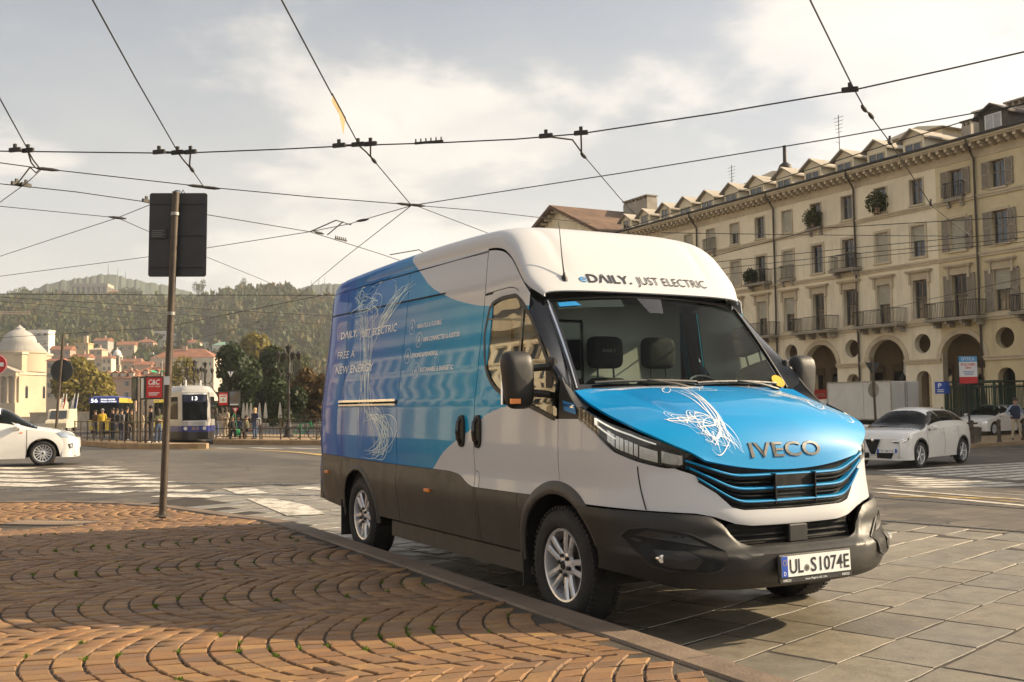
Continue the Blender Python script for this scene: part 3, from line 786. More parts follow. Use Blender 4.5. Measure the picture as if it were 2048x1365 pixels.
def side(name, s0, s1, zlo, zhi, mat_, sd=1, off=0., step=.03, nv=None, lip=.012, attr=None, parent=None):
 f0 = zlo if callable(zlo) else (lambda s: zlo); f1 = zhi if callable(zhi) else (lambda s: zhi)
 nu = max(2, int(abs(s1-s0)/step)); nv = nv or max(2, int(abs(f1((s0+s1)/2)-f0((s0+s1)/2))/.045))
 def fn(u, v):
  s = s0+(s1-s0)*u; a, b = f0(s), f1(s); z = a+(b-a)*v
  return (sd*(Wd(s, z)+off), s, z)
 return surf(name, fn, nu, nv, mat_, lip, parent, attr)
def ribbon(name, pts, w, mat_, sd=1, off=.0015, parent=None):
 """thin line following the side: pts in (s, z)"""
 mb = MB(); P = []
 for k in range(len(pts)-1):
  n = max(1, int(math.dist(pts[k], pts[k+1])/.04))
  for i in range(n): P.append([pts[k][a]+(pts[k+1][a]-pts[k][a])*i/n for a in (0, 1)])
 P.append(list(pts[-1])); k = len(P); vs_ = []
 for i, (s, z) in enumerate(P):
  a, b = P[max(0, i-1)], P[min(k-1, i+1)]; d = Vector((b[0]-a[0], b[1]-a[1])).normalized(); nx, nz = -d.y, d.x
  for e in (-1, 1):
   ss, zz = s+nx*e*w/2, z+nz*e*w/2; vs_.append(V(sd*(Wd(ss, zz)+off), ss, zz))
 mb.add(vs_, [(2*i, 2*i+1, 2*i+3, 2*i+2) for i in range(k-1)])
 return mb.build(name, mat_, parent or van, True)
def poly_on(car, nm, mat_, fn, pts, o=.008, parent=None):
 mb = MB(); c = (sum(p[0] for p in pts)/len(pts), sum(p[1] for p in pts)/len(pts)); P = []
 n = len(pts)
 for i in range(n):
  a, b = pts[i], pts[(i+1) % n]
  for k in range(4): P.append((a[0]+(b[0]-a[0])*k/4, a[1]+(b[1]-a[1])*k/4))
 vs_ = [fn(*p, o) for p in P]+[fn(c[0]+(p[0]-c[0])*.5, c[1]+(p[1]-c[1])*.5, o) for p in P]+[fn(*c, o)]
 m_ = len(P); mb.add(vs_, [(i, (i+1) % m_, m_+(i+1) % m_, m_+i) for i in range(m_)]+[(m_+i, m_+(i+1) % m_, 2*m_) for i in range(m_)])
 return mb.build(nm, mat_, parent or car, True)
# white / blue border of the printed film, as the s it stands at for each height
s_b = pchip([(.60, 2.3), (.839, 1.85), (.98, 1.63), (1.085, 1.37), (1.167, 1.126), (1.256, .946), (1.313, .674), (1.36, .2), (1.42, -.4), (1.90, -.4), (1.98, .55), (2.022, 1.061), (2.097, 1.508), (2.186, 1.841), (2.269, 2.082), (2.404, 2.317), (2.52, 2.51), (2.7, 2.7)])
def wrap_d(s, z): return s-s_b(z)
REAR = 4.66
clad_top = pchip([(-.4, .76), (1.12, .752), (1.20, .765), (1.40, .83), (1.6, .843), (2.56, .846), (3.0, .85), (4.7, .872)])
def arch(s, c, r, zc=.35):
 q = r*r-(s-c)**2; return zc+math.sqrt(q) if q > 0 else -1
FA, RA = (0.0, .455), (3.49, .435)
def bot(s): return max(.385+.03*sstep(3.9, 4.6, s), arch(s, *FA), arch(s, *RA))
def ctop(s): return max(clad_top(s), bot(s)+.012)
roof_z = pchip([(.40, 2.075), (.50, 2.21), (.62, 2.375), (.72, 2.485), (.84, 2.56), (1.0, 2.605), (1.3, 2.63), (2.4, 2.655), (4.2, 2.63), (4.5, 2.585), (4.7, 2.50)])
eave = pchip([(.40, 2.01), (.5, 2.085), (.62, 2.20), (.75, 2.32), (.9, 2.395), (1.1, 2.425), (4.4, 2.465), (4.7, 2.44)])
zdoor = pchip([(-.045, 1.50), (.05, 1.555), (.60, 2.075), (.66, 2.105), (.75, 2.12), (1.10, 2.11)])
GAP = .005
for sd, nm in ((1, 'near'), (-1, 'far')):
 A = wrap_d
 # painted panels
 # door below the window
 zwlo = pchip([(-.10, 1.225), (0, 1.235), (.2, 1.285), (.45, 1.345), (.69, 1.395), (.82, 1.44), (.93, 1.515), (1.0, 1.60), (1.035, 1.70), (1.06, 1.80), (1.12, 1.9)])
 zwhi = pchip([(-.06, 1.40), (.0, 1.46), (.05, 1.505), (.60, 2.035), (.66, 2.06), (.8, 2.06), (.98, 2.035), (1.03, 1.99), (1.055, 1.88), (1.07, 1.81)])
 side('front_door', -.028, 1.108, lambda s: ctop(s)+.003, lambda s: min(zwlo(s), 1.60) if s < 1.0 else 1.60, 'van_wrap', sd, attr=A)
 # door frame behind and above the window
 side('door_frame', .985, 1.108, lambda s: 1.60, lambda s: 2.10, 'van_wrap', sd, attr=A, lip=.01)
 side('door_header', .50, .985, lambda s: zwhi(s)+.004, lambda s: max(zwhi(s)+.012, zdoor(s)), 'van_wrap', sd, attr=A, lip=.01)
 side('side_window', -.005, 1.06, zwlo, zwhi, 'side_glass', sd, off=-.006, step=.02, nv=14, lip=.01)
 # black border round the window
 fr = [(s, zwlo(s)) for s in np.linspace(-.0, 1.06, 30)]; ft = [(s, zwhi(s)) for s in np.linspace(1.06, .0, 30)]
 ribbon('window_seal', fr+ft, .026, 'black_plastic', sd, .002)
 ribbon('quarter_bar', [(.50, 1.36), (.535, 1.965)], .03, 'gloss_black', sd, .001)
 ribbon('window_rail', [(.52, 1.885), (1.05, 1.93)], .012, 'gloss_black', sd, .001)
 side('door_lining', .02, 1.108, lambda s: max(.5, arch(s, 0, .47)), lambda s: min(zwlo(s), 1.62)-.012, 'dash_plastic', sd, off=-.035, lip=0)
 side('door_lining', 1.0, 1.125, 1.55, 2.36, 'dash_plastic', sd, off=-.03, lip=0)
 side('door_lining', .60, 1.0, lambda s: zwhi(s)+.012, 2.2, 'dash_plastic', sd, off=-.03, lip=0)
 # upper side behind the windscreen
 side('cab_roof_side', .465, 1.108, lambda s: max(zdoor(s)+.006, 1.93) if s > .6 else 1.503+.883*(s+.04), eave, 'van_wrap', sd, attr=A, lip=.008)
 side('cargo_door', 1.118, 2.555, lambda s: ctop(s)+.003, lambda s: eave(s)-.012, 'van_wrap', sd, attr=A)
 side('rear_quarter', 2.563, REAR, lambda s: ctop(s)+.003, lambda s: eave(s)-.012, 'van_wrap', sd, attr=A)
 side('roof_rail', 1.118, REAR, lambda s: eave(s)-.008, lambda s: eave(s)+.02, 'van_wrap', sd, attr=A, lip=0, nv=2)
 # lower cladding in its sections
 for a, b in ((.48, 1.072), (1.078, 1.112), (1.118, 2.555), (2.563, 2.85), (2.855, 3.93), (3.935, REAR)):
  side('lower_cladding', a, b, bot, ctop, 'cladding_plastic', sd, off=.004, step=.02, nv=12)
 side('lower_cladding', .30, .476, lambda s: arch(s, 0, .50) if arch(s, 0, .50) > .385 else .385, ctop, 'cladding_plastic', sd, off=.004, step=.02, nv=12)
 # fender between wheel arch and lamp
 side('front_fender', SC, -.036, lambda s: max(ctop(s), arch(s, 0, .50)), 1.235, 'van_wrap', sd, attr=lambda s, z: -1, step=.02)
 side('front_fender', -.036, .33, lambda s: max(ctop(s)-.012, arch(s, 0, .485)), lambda s: max(ctop(s)+.001, arch(s, 0, .487)), 'van_wrap', sd, attr=lambda s, z: -1, step=.02, lip=.002) if False else None
 # wheel-arch flares
 for (c, r0, r1, a0, a1) in ((FA[0], .432, .512, -2, 158 if sd else 0), (RA[0], .405, .452, -4, 184)):
  def flare(u, v, c=c, r0=r0, r1=r1, a0=a0, a1=a1):
   al = math.radians(a0+(a1-a0)*u); r = r0+(r1-r0)*v
   s, z = c+r*math.cos(al), .35+r*math.sin(al)*(1.0)
   return (sd*(Wd(s, z)+.022-.020*v**2-.012*(1-v)**4), s, z)
  surf('wheel_arch', flare, 44, 5, 'cladding_plastic', .02)
  def liner(u, v, c=c, r0=r0):
   al = math.radians(-8+196*u); return (sd*(.99-.62*v), c+(r0+.004)*math.cos(al), .35+(r0+.004)*math.sin(al))
  surf('wheel_housing', lambda u, v, c=c, r0=r0: (sd*(Wd(c+(r0+.004)*math.cos(math.radians(-8+196*u)), .35+(r0+.004)*math.sin(math.radians(-8+196*u)))-.01-.55*v), c+(r0+.004)*math.cos(math.radians(-8+196*u)), .35+(r0+.004)*math.sin(math.radians(-8+196*u))), 30, 3, 'black_gap', 0)
 # black panel at the foot of the windscreen pillar
 side('pillar_foot', -.285, -.036, lambda s: 1.238+.01*0, lambda s: lin([(-.285, 1.262), (-.17, 1.355), (-.10, 1.42), (-.036, 1.49)])(s), 'black_plastic', sd, off=.0, step=.02)
 # seams and ridges of the sheet metal
 ribbon('seam', [(1.80, 2.19), (REAR-.05, 2.235)], .014, 'black_gap', sd)
 ribbon('seam', [(1.118, 2.425), (REAR-.06, 2.458)], .006, 'black_gap', sd)
 ribbon('seam', [(4.10, 2.44), (3.93, 1.39)], .006, 'black_gap', sd)
 ribbon('seam', [(3.93, 1.33), (3.93, .875)], .006, 'black_gap', sd)
 ribbon('seam', [(1.04, .752), (1.04, .855), (1.10, .872)], .005, 'black_gap', sd)
 # sliding-door rail
 mb = MB()
 for k in range(28):
  s = 2.58+k*.0512; s2 = s+.0512
  for (z, o1, hh) in ((1.378, .020, .010), (1.342, .016, .008)):
   q = [V(sd*(Wd(a, zz)+o), a, zz) for a in (s, s2) for (o, zz) in ((-.002, z-hh), (o1, z-hh), (o1, z+hh), (-.002, z+hh))]
   mb.add(q, [(i, (i+1) % 4, 4+(i+1) % 4, 4+i) for i in range(4)]+[(3, 2, 1, 0), (4, 5, 6, 7)])
 rl = mb.build('door_rail', 'chrome' if sd == 1 else 'black_plastic', van)
 ribbon('rail_slot', [(2.56, 1.36), (4.02, 1.36)], .034, 'black_gap', sd, .0018)
 # handles of the two doors
 for s in (1.305, 1.045):
  mb = MB()
  def cup(u, v, s=s):
   al = 2*PI*u; rr = (.054, .052, .040, .030)[round(v*3)]; o = (.0, .016, .020, .006)[round(v*3)]
   sx = rr*math.copysign(abs(math.cos(al))**.7, math.cos(al)); zx = (.115, .113, .100, .090)[round(v*3)]*math.copysign(abs(math.sin(al))**.6, math.sin(al))
   return V(sd*(Wd(s, 1.14)+o), s+sx, 1.142+zx)
  mb.grid(cup, 28, 3); n = len(mb.v)
  mb.f.append(tuple(range(n-29, n-1)))
  h = mb.build('door_handle', 'black_plastic', van, True)
  mg = MB(); mg.tube([V(sd*(Wd(s, 1.14)+o), s+.002, z) for o, z in ((.008, 1.235), (.034, 1.205), (.040, 1.14), (.034, 1.085), (.008, 1.06))], .015, 8)
  mg.build('grip', 'gloss_black', h, True)
 # marker lamps
 for s, z in ((1.895, .683), (4.32, .703)):
  mb = MB(); M = Matrix.Translation(V(sd*(Wd(s, z)+.006), s, z)); mb.bbox(-.05, .05, -.016, .016, -.012, .012, .003, M @ Matrix.Rotation(PI/2, 4, 'Z'));
  mb.build('marker_lamp', 'amber', van)
 # step beam under the sill, mud flaps
 mb = MB(); mb.bbox(-.02, .02, .44, 2.86, .235, .37, .01, Matrix.Translation((-sd*.905, 0, 0))); mb.box(-.06, .06, .46, 2.84, .25, .28, Matrix.Translation((-sd*.86, 0, 0)))
 mb.build('sill_beam', 'cladding_plastic', van)
 for s, z0, z1 in ((.455, .165, .40), (4.0, .125, .46)):
  mb = MB(); mb.bbox(-.13, .13, s-.008, s+.008, z0, z1, .003, Matrix.Translation((-sd*.85, 0, 0))); mb.build('mud_flap', 'rubber', van)
# dark inner body (keeps daylight out of the gaps) and underside
mb = MB()
def inner(u, v):
 s = 1.17+(REAR-.03-1.17)*u; al = -.15+(PI+.3)*v
 a = Wz(1.0)-.06; c_, s_ = math.cos(al), math.sin(al)
 z = .42 if s_ < 0 else .42+(roof_z(s)-.03-.42)*abs(s_)**.42
 w = (Wz(max(.4, z))-.035)*math.copysign(abs(c_)**.42, c_)
 return V(w, s, z)
mb.grid(inner, 30, 40); mb.build('inner_body', 'black_gap', van, True)
mb = MB()
mb.box(-.92, .92, .50, 3.0, .40, .46); mb.box(-.55, .55, -.95, 4.5, .40, .50); mb.box(-.92, .92, 3.98, 4.62, .44, .50)
mb.box(-.45, -.33, -.8, 4.4, .30, .41); mb.box(.33, .45, -.8, 4.4, .30, .41); mb.box(-.62, .62, .65, 2.7, .26, .40)
mb.tube([(-.8, 0, .35), (.8, 0, .35)], .05); mb.tube([(-.8, 3.49, .35), (.8, 3.49, .35)], .07)
mb.build('underbody', 'black_gap', van)
# rear end
def rear_fn(u, v):
 z = .43+(2.58-.43)*v; w = min(Wd(4.62, min(z, 2.45)), Wd(4.62, 2.44)*max(0.05, (1-((max(z, 2.44)-2.44)/.15)**3)) if z > 2.44 else 9)
 return (w*(1-2*u), 4.66+.03*(1-(2*u-1)**2)-.02*v, z)
surf('rear_doors', rear_fn, 16, 30, 'van_wrap', .01, attr=wrap_d)
mb = MB(); mb.bbox(-.95, .95, 4.60, 4.74, .42, .62, .02); mb.build('rear_bumper', 'cladding_plastic', van)
for sd in (1, -1):
 mb = MB(); mb.bbox(-.05, .05, 4.63, 4.692, .95, 1.35, .012, Matrix.Translation((-sd*.89, 0, 0))); mb.build('tail_lamp', 'red_lens', van)
# roof with the sloping front
def roof_w(s): w = Wd(s, eave(s)+.018); k = sstep(.38, .55, s); return .815+(w-.815)*k
def roof_fn(u, v):
 s = .405+(REAR-.405)*(u**1.35); ze, zt = eave(s)+.018, roof_z(s); a = roof_w(s); al = PI*v; c_, s_ = math.cos(al), math.sin(al)
 n = 4.2
 l = a*math.copysign(abs(c_)**(2/n), c_); z = ze+(zt-ze)*abs(s_)**(2/n)
 # two shallow flutes in the sloping front
 if s < 1.0: z -= .010*math.exp(-((abs(l)-.60)/.045)**2)*sstep(.45, .6, s)*(1-sstep(.8, 1.0, s))
 return (l, s-.03*(1-(l/a)**2)*(1-sstep(.4, 1.0, s)), z)
surf('roof', roof_fn, 64, 72, 'van_wrap', .012, attr=lambda s, z: wrap_d(s, min(z, 2.55)) if z < 2.6 else -1)
for k in range(6):
 mb = MB(); mb.grid(lambda u, v: V(-.62+1.24*u, 1.5+k*.55+.06*v, roof_z(1.5+k*.55)-.012+.018*math.sin(PI*v)), 10, 4); mb.build('roof_rib', 'white_paint', van, True)
# windscreen
WB = lambda v: (.875, -.045-.055*(1-v*v), 1.375); WT = lambda v: (.80, .455-.045*(1-v*v), 2.025+.05*(1-v*v))
def ws_fn(u, v):
 q = 1-2*u; b, t = WB(q), WT(q)
 l = (b[0]+(t[0]-b[0])*v)*q; s = b[1]+(t[1]-b[1])*v-.02*math.sin(PI*v); z = b[2]+(t[2]-b[2])*v
 return (l, s, z)
surf('windscreen', ws_fn, 24, 16, 'windscreen_glass', 0)
# printed black border of the windscreen
for nm, f in (('windscreen_border', lambda u, v: ws_fn(u, .955+.045*v)), ('windscreen_border', lambda u, v: ws_fn(u, .0+.10*v)), ('windscreen_border', lambda u, v: ws_fn(.0+.028*v, u)), ('windscreen_border', lambda u, v: ws_fn(1-.028*v, u))):
 surf(nm, lambda u, v, f=f: (f(u, v)[0]*1.001, f(u, v)[1]-.004, f(u, v)[2]+.002), 24, 3, 'gloss_black', 0)
surf('sensor_shade', lambda u, v: (lambda p: (p[0], p[1]-.003, p[2]))(ws_fn(.50+(.035+.03*v)*(2*u-1), .80+.16*v)), 6, 4, 'gloss_black', 0)
# windscreen pillars in black
for sd in (1, -1):
 def pil(u, v):
  a = ws_fn(0, u); s2 = -.04+(.60+.04)*u; z2 = 1.49+(2.055-1.49)*u; b = (Wd(s2, z2)-.002, s2, z2)
  k = v; bul = .014*math.sin(PI*k)
  return (sd*(a[0]+(b[0]-a[0])*k+bul), a[1]+(b[1]-a[1])*k-bul, a[2]+(b[2]-a[2])*k)
 surf('windscreen_pillar', pil, 24, 6, 'gloss_black', .02)
 def pil2(u, v):                                                    # foot of the pillar down to the bonnet corner
  a = (.86, -.06, 1.375); s2 = -.285+(.25)*u; z2 = lin([(-.285, 1.262), (-.17, 1.355), (-.10, 1.42), (-.036, 1.49)])(s2); b = (Wd(s2, z2), s2, z2)
  a2 = (.88-.01*u, -.22+.18*u, 1.315+.065*u)
  return (sd*(a2[0]+(b[0]-a2[0])*v), a2[1]+(b[1]-a2[1])*v, a2[2]+(b[2]-a2[2])*v)
 surf('pillar_cap', pil2, 10, 4, 'black_plastic', .005)
 P0, P1 = ws_fn(.010, .06), ws_fn(.010, .97)
 mb = MB(); mb.tube([V(sd*(p[0]+.004), p[1]-.012, p[2]+.004) for p in (ws_fn(.012, k/10*.9+.06) for k in range(11))], .007, 6); mb.build('pillar_trim', 'chrome' if sd == 1 else 'black_plastic', van, True)
# bonnet
Cs = pchip([(0, .02), (.18, -.10), (.42, -.36), (.62, -.60), (.76, -.76), (.86, -.86), (.93, -.915), (1, -.945)])
Cz = pchip([(0, 1.440), (.18, 1.425), (.42, 1.378), (.62, 1.315), (.76, 1.245), (.86, 1.152), (.93, 1.055), (1, .938)])
El = pchip([(0, .885), (.2, .895), (.42, .900), (.62, .875), (.76, .80), (.86, .725), (.93, .655), (1, .575)])
Es = pchip([(0, -.06), (.2, -.22), (.42, -.44), (.62, -.645), (.76, -.765), (.86, -.825), (.93, -.868), (1, -.905)])
Ez = pchip([(0, 1.405), (.2, 1.335), (.42, 1.262), (.62, 1.195), (.76, 1.135), (.86, 1.090), (.93, 1.055), (1, 1.005)])
def hood_fn(v, u, off=0.):                                             # v in -1..1 across, u 0..1 cowl to nose
 a = abs(v); l = El(u)*v; p = 3.0
 k = a**p
 s = Cs(u)+(Es(u)-Cs(u))*(a**2.2); z = Cz(u)+(Ez(u)-Cz(u))*(a**2.6 if u < .8 else a**(2.6-.5*(u-.8)/.2))
 z += -.010*math.exp(-((a-.66)/.05)**2)*sstep(.05, .25, u)*(1-sstep(.55, .8, u))          # pressed lines
 return (l, s, z+off)
surf('bonnet', lambda u, v: hood_fn(2*u-1, v), 60, 48, 'hood_wrap', .014)
surf('cowl', lambda u, v: (.87*(2*u-1), -.09+.13*v, 1.37+.03*v), 10, 2, 'black_plastic', .01)
# painted nose panel under lamps and grille
hl_lo = lin([(-.80, .962), (-.70, .995), (-.60, 1.035), (-.56, 1.052), (-.40, 1.165), (-.25, 1.232)])
def nose_hi(l, s):
 a = abs(l)
 if a > .70: return hl_lo(s)
 return lin([(0, .722), (.36, .727), (.43, .745), (.50, .81), (.62, .925), (.70, .955)])(a)
def nose_lo(l, s):
 a = abs(l); return lin([(0, .635), (.30, .640), (.40, .655), (.52, .697), (.62, .718), (.85, .735), (1, .748)])(a)
def nose_fn(u, v):
 t = PI*u; l, s, _ = FW(t, .85); lo, hi = nose_lo(l, s), nose_hi(l, s)
 z = lo+(hi-lo)*v; l2, s2, _ = FW(t, z); return (l2, s2+.012*(1-v)**3, z)
surf('nose_panel', nose_fn, 110, 16, 'van_wrap', .014, attr=lambda s, z: -1)
for sd in (1, -1):
 mb = MB(); vs_ = []
 for k in range(9):
  z = .738+.235*k/8; l_ = .855-.005*k/8+.02*(k/8)
  t = t_of_l(l_, z);
  for e in (-.0035, .0035):
   l, s, _ = FW(t+e*1.5, z, .002); vs_.append(V(sd*l, s, z))
 mb.add(vs_, [(2*i, 2*i+1, 2*i+3, 2*i+2) for i in range(8)]); mb.build('seam', 'black_gap', van)
# bumper
def bump_hi(l): a = abs(l); return lin([(0, .535), (.36, .535), (.43, .56), (.50, .655), (.56, .70), (.64, .712), (.86, .730), (1.1, .742)])(a)
def bump_lo(l): a = abs(l); return lin([(0, .30), (.45, .305), (.75, .325), (.95, .395), (1.1, .42)])(a)
def bump_fn(u, v):
 z = .5
 for _ in range(4):
  q = max(0., .462**2-(z-.35)**2); t0 = t_of_s(min(-.26, -math.sqrt(q)), z); t = t0+(PI-2*t0)*u
  l = FW(t, z)[0]; lo, hi = bump_lo(l), bump_hi(l); z = lo+(hi-lo)*v
 l, s, _ = FW(t, z, .022)
 a = abs(l)
 # sculpting: lower lip tucks under, lamp recess edge, step below the paint
 s += .05*(1-v)**4
 s += .012*sstep(.90, 1., v)
 return (l, s, z)
surf('bumper', bump_fn, 120, 26, 'black_plastic', .03)
surf('lower_intake', lambda u, v: (lambda p: (p[0], p[1]+.075-.03*v, p[2]))(FW(t_of_l(.46*(1-2*u), .6), .525+.125*v)), 30, 4, 'black_gap', 0)
for k in range(3):
 mb = MB(); mb.tube([V(*(lambda p: (p[0], p[1]+.045, p[2]))(FW(t_of_l(.44*(1-2*i/20), .58), .555+.03*k))) for i in range(21)], .007, 6); mb.build('intake_slat', 'black_gap', van, True)
surf('bumper_ledge', lambda u, v: (lambda p: (p[0], p[1]+.075*v+.0, p[2]))(FW(t_of_l(.45*(1-2*u), .53), .534, .015)), 30, 3, 'black_plastic', 0)
mb = MB(); mb.bbox(-.07, .07, -1.0, -.94, .54, .632, .006); mb.build('radar_cover', 'black_plastic', van)
for sd in (1, -1):
 # lamp recess in the bumper corner: a raised rim, a dark pocket, a light bar and the small fog lamp
 rim = [(.935, .595), (.915, .635), (.86, .648), (.68, .612), (.53, .525), (.575, .435), (.62, .415), (.80, .425), (.86, .445)]
 def onb(l, z, o): p = FW(t_of_l(l, z), z, o); return V(sd*p[0], p[1], p[2])
 mb = MB(); mb.tube([onb(l, z, .026) for l, z in rim+rim[:1]], .006, 6); rm = mb.build('fog_lamp_surround', 'black_plastic', van, True)
 poly_on(van, 'fog_lamp_pocket', 'black_gap', onb, rim, .027, rm)
 poly_on(van, 'pocket_blade', 'black_plastic', onb, [(.90, .605), (.86, .632), (.69, .600), (.61, .548), (.70, .562), (.84, .592)], .031, rm)
 poly_on(van, 'pocket_fin', 'black_plastic', onb, [(.845, .535), (.72, .528), (.665, .485), (.70, .435), (.80, .442), (.845, .465)], .031, rm)
 mb = MB(); p = Vector(onb(.835, .49, .03)); mb.lathe([(0, -.03), (.018, -.03), (.022, -.01), (.022, .01), (.0, .012)], 14, Matrix.Translation(p) @ Matrix.Rotation(PI/2, 4, 'X')); mb.build('fog_lamp', 'lamp_reflector', rm, True)
# grille: dark back, blue edged bars, dark blades
gr_lo = lin([(0, .728), (.36, .732), (.43, .75), (.50, .815), (.62, .93), (.68, .962)])
gr_hi = lin([(0, .945), (.30, .955), (.50, .985), (.575, 1.008), (.62, 1.03), (.68, 1.0)])
def gr(l, z, o=0.): p = FW(t_of_l(l, z), z, o); return (p[0], p[1], p[2])
def grille_back(u, v):
 l = .675*(1-2*u); z = gr_lo(abs(l))+(gr_hi(abs(l))-gr_lo(abs(l)))*v; p = gr(l, z); return (p[0], p[1]+.045*math.sin(PI*min(1, max(0, v)))+.004, p[2])
surf('grille_back', grille_back, 50, 8, 'black_gap', 0)
def grille_bar(name, zc, lmax, rise, w, mat_, out):
 """bar sweeping up towards the lamps"""
 pts = []
 for i in range(61):
  l = lmax*(1-2*i/60); a = abs(l); q_ = (a-.40)/.03; z = zc+rise*.03*(math.log1p(math.exp(min(40, q_))))/(lmax-.40)
  p = gr(l, z, out); pts.append(p)
 mb = MB(); vs_ = []
 for p in pts: vs_ += [V(p[0], p[1]+d, p[2]+e) for d, e in ((0, -w/2), (-.006, 0), (0, w/2), (.03, w/2+.004), (.03, -w/2+.002))]
 fs = [(i*5+j, i*5+(j+1) % 5, (i+1)*5+(j+1) % 5, (i+1)*5+j) for i in range(60) for j in range(5)]
 mb.add(vs_, fs); return mb.build(name, mat_, van, True)
for zc, lm, rise in ((.908, .665, .092), (.835, .645, .125), (.765, .605, .140)):
 b = grille_bar('grille_bar', zc-.010, lm, rise, .020, 'black_gap', .002)
 c = grille_bar('blue_edge', zc+.004, lm, rise, .012, 'bar_blue', .010); c.parent = b
for zc, lm, rise in ((.872, .56, .05), (.80, .50, .05)):
 grille_bar('grille_blade', zc, lm, rise, .008, 'black_plastic', -.006)
mb = MB(); mb.bbox(-.15, .15, -.965, -.945, .755, .915, .006); mb.build('grille_centre', 'black_gap', van)
for l in (-.15, .15):
 mb = MB(); mb.box(l-.004, l+.004, -.99, -.95, .75, .92); mb.build('grille_rib', 'gloss_black', van)
# headlamps
hood_e = lambda s: float(np.interp(-s, [-(x) for x in [-.06, -.22, -.44, -.645, -.765, -.825, -.868, -.905]], [1.405, 1.335, 1.255, 1.185, 1.125, 1.085, 1.055, 1.005]))
for sd in (1, -1):
 def lamp(u, v, off=0.):
  # u runs from the outer rear tip to the inner tip beside the grille
  l, s, _ = FW(t_of_s(-.262, 1.1)+(t_of_l(.605, 1.05)-t_of_s(-.262, 1.1))*u, 1.1)
  hi = hood_e(s)-.012; lo = hl_lo(s) if l > .70 else lin([(.60, 1.03), (.66, .968), (.70, .957)])(l)
  lo = min(lo+.004, hi-.004); z = lo+(hi-lo)*v; p = FW(t_of_s(-.262, 1.1)+(t_of_l(.605, 1.05)-t_of_s(-.262, 1.1))*u, z, off)
  return (sd*p[0], p[1], z)
 lp = surf('headlamp', lambda u, v: (lambda p: (p[0]*.985, p[1]+.03, p[2]))(lamp(u, v)), 30, 8, 'gloss_black', .02)
 def inner_part(name, u0, u1, v0, v1, mat_, off, nu=16, nv=4):
  surf(name, lambda u, v: lamp(u0+(u1-u0)*u, v0+(v1-v0)*v, off), nu, nv, mat_, .012, parent=lp)
 inner_part('reflector_bowl', .74, .90, .14, .62, 'lamp_reflector', -.012)
 inner_part('reflector_bowl', .56, .71, .10, .55, 'lamp_reflector', -.012)
 for k in range(7): inner_part('reflector_flute', .26+.042*k, .295+.042*k, .12, .62-.01*k, 'lamp_reflector', -.014+.004*(k % 2), 4, 3)
 inner_part('light_bar', .14, .70, .80, .85, 'drl', -.006, 30, 2)
 inner_part('light_bar', .16, .34, .44, .49, 'drl', -.006, 10, 2)
 inner_part('light_bar', .135, .15, .45, .85, 'drl', -.006, 3, 6)
 mb = MB(); c = Vector(V(*lamp(.82, .38, .0))); n_ = (c-Vector((c.x*.3, 0, c.z))).normalized()
 mb.lathe([(0, .0), (.035, .004), (.048, -.004), (.052, -.02)], 20, Matrix.Translation(c+Vector((0, .006, 0))) @ Vector((0, -1, 0)).rotation_difference(n_).to_matrix().to_4x4() @ Matrix.Rotation(PI/2, 4, 'X')); mb.build('projector_lens', 'lamp_glass', lp, True)
 surf('lamp_cover', lambda u, v: lamp(u, v, .004), 30, 8, 'lamp_glass', .0, parent=lp)
# raised maker's letters on the nose, registration plate and its frame
def nose_text(body, zc, h, w, off, mat_, name, ext=.006, **k):
 def fn(x, y, d):
  l = w/2-x; z = zc-h/2+y; best = 1.0
  # find the bonnet surface in front
  lo_u, hi_u = .6, 1.0; vv = l/max(.3, El(.92))
  for _ in range(18):
   mu = (lo_u+hi_u)/2
   vv = max(-1, min(1, l/El(mu)))
   if hood_fn(vv, mu)[2] > z: lo_u = mu
   else: hi_u = mu
  p = hood_fn(max(-1, min(1, l/El(mu))), mu); return V(l, p[1]-off-d, z)
 return put_text(name, body, mat_, fn, width=w, height=h/.70, parent=van, extrude=ext, **k)
nose_text('IVECO', 1.052, .080, .53, .003, 'badge_grey', 'maker_lettering', .004, weight=.012)
pl = empty('registration_plate'); pl.parent = van;
YP = -1.118
mb = MB(); mb.bbox(-.272, .272, -.008, .010, -.085, .066, .006); fr_ = mb.build('plate_frame', 'black_plastic', pl)
mb = MB(); mb.box(-.255, .255, -.0125, -.008, -.054, .057); mb.build('plate_face', 'plate_white', pl)
mb = MB(); mb.box(-.2552, -.212, -.0135, -.0126, -.0538, .0568); mb.build('plate_band', 'plate_blue', pl)
def flat(x0, z0, y=-.0145): return lambda x, y_, d: (x0+x, y, z0+y_)
for body, x0, w in (('UL', -.198, .098), ('S', -.045, .042), ('1074E', .022, .222)):
 put_text('plate_lettering', body, 'print_black', flat(x0, -.036), width=w, height=.108, parent=pl, weight=.012)
put_text('plate_lettering', 'D', 'print_white', flat(-.243, -.045), width=.016, height=.03, parent=pl)
mb = MB()
for k in range(12): a = 2*PI*k/12; mb.box(-.2335+.013*math.cos(a)-.0018, -.2335+.013*math.cos(a)+.0018, -.0146, -.0137, .022+.013*math.sin(a)-.0018, .022+.013*math.sin(a)+.0018)
mb.build('plate_stars', 'c_yellow', pl)
mb = MB(); mb.lathe([(0, -.0155), (.017, -.0150), (.019, -.0126)], 20, Matrix.Translation((-.073, 0, -.014)), axis='y'); mb.build('plate_seal', 'trim_grey', pl, True)
mb = MB(); mb.lathe([(0, -.0162), (.008, -.0160)], 12, Matrix.Translation((-.073, 0, -.014)), axis='y'); mb.build('plate_seal', 'c_olive', pl, True)
put_text('frame_lettering', 'IVECO', 'print_white', flat(-.245, -.079, -.0095), width=.055, height=.018, parent=pl, weight=.01)
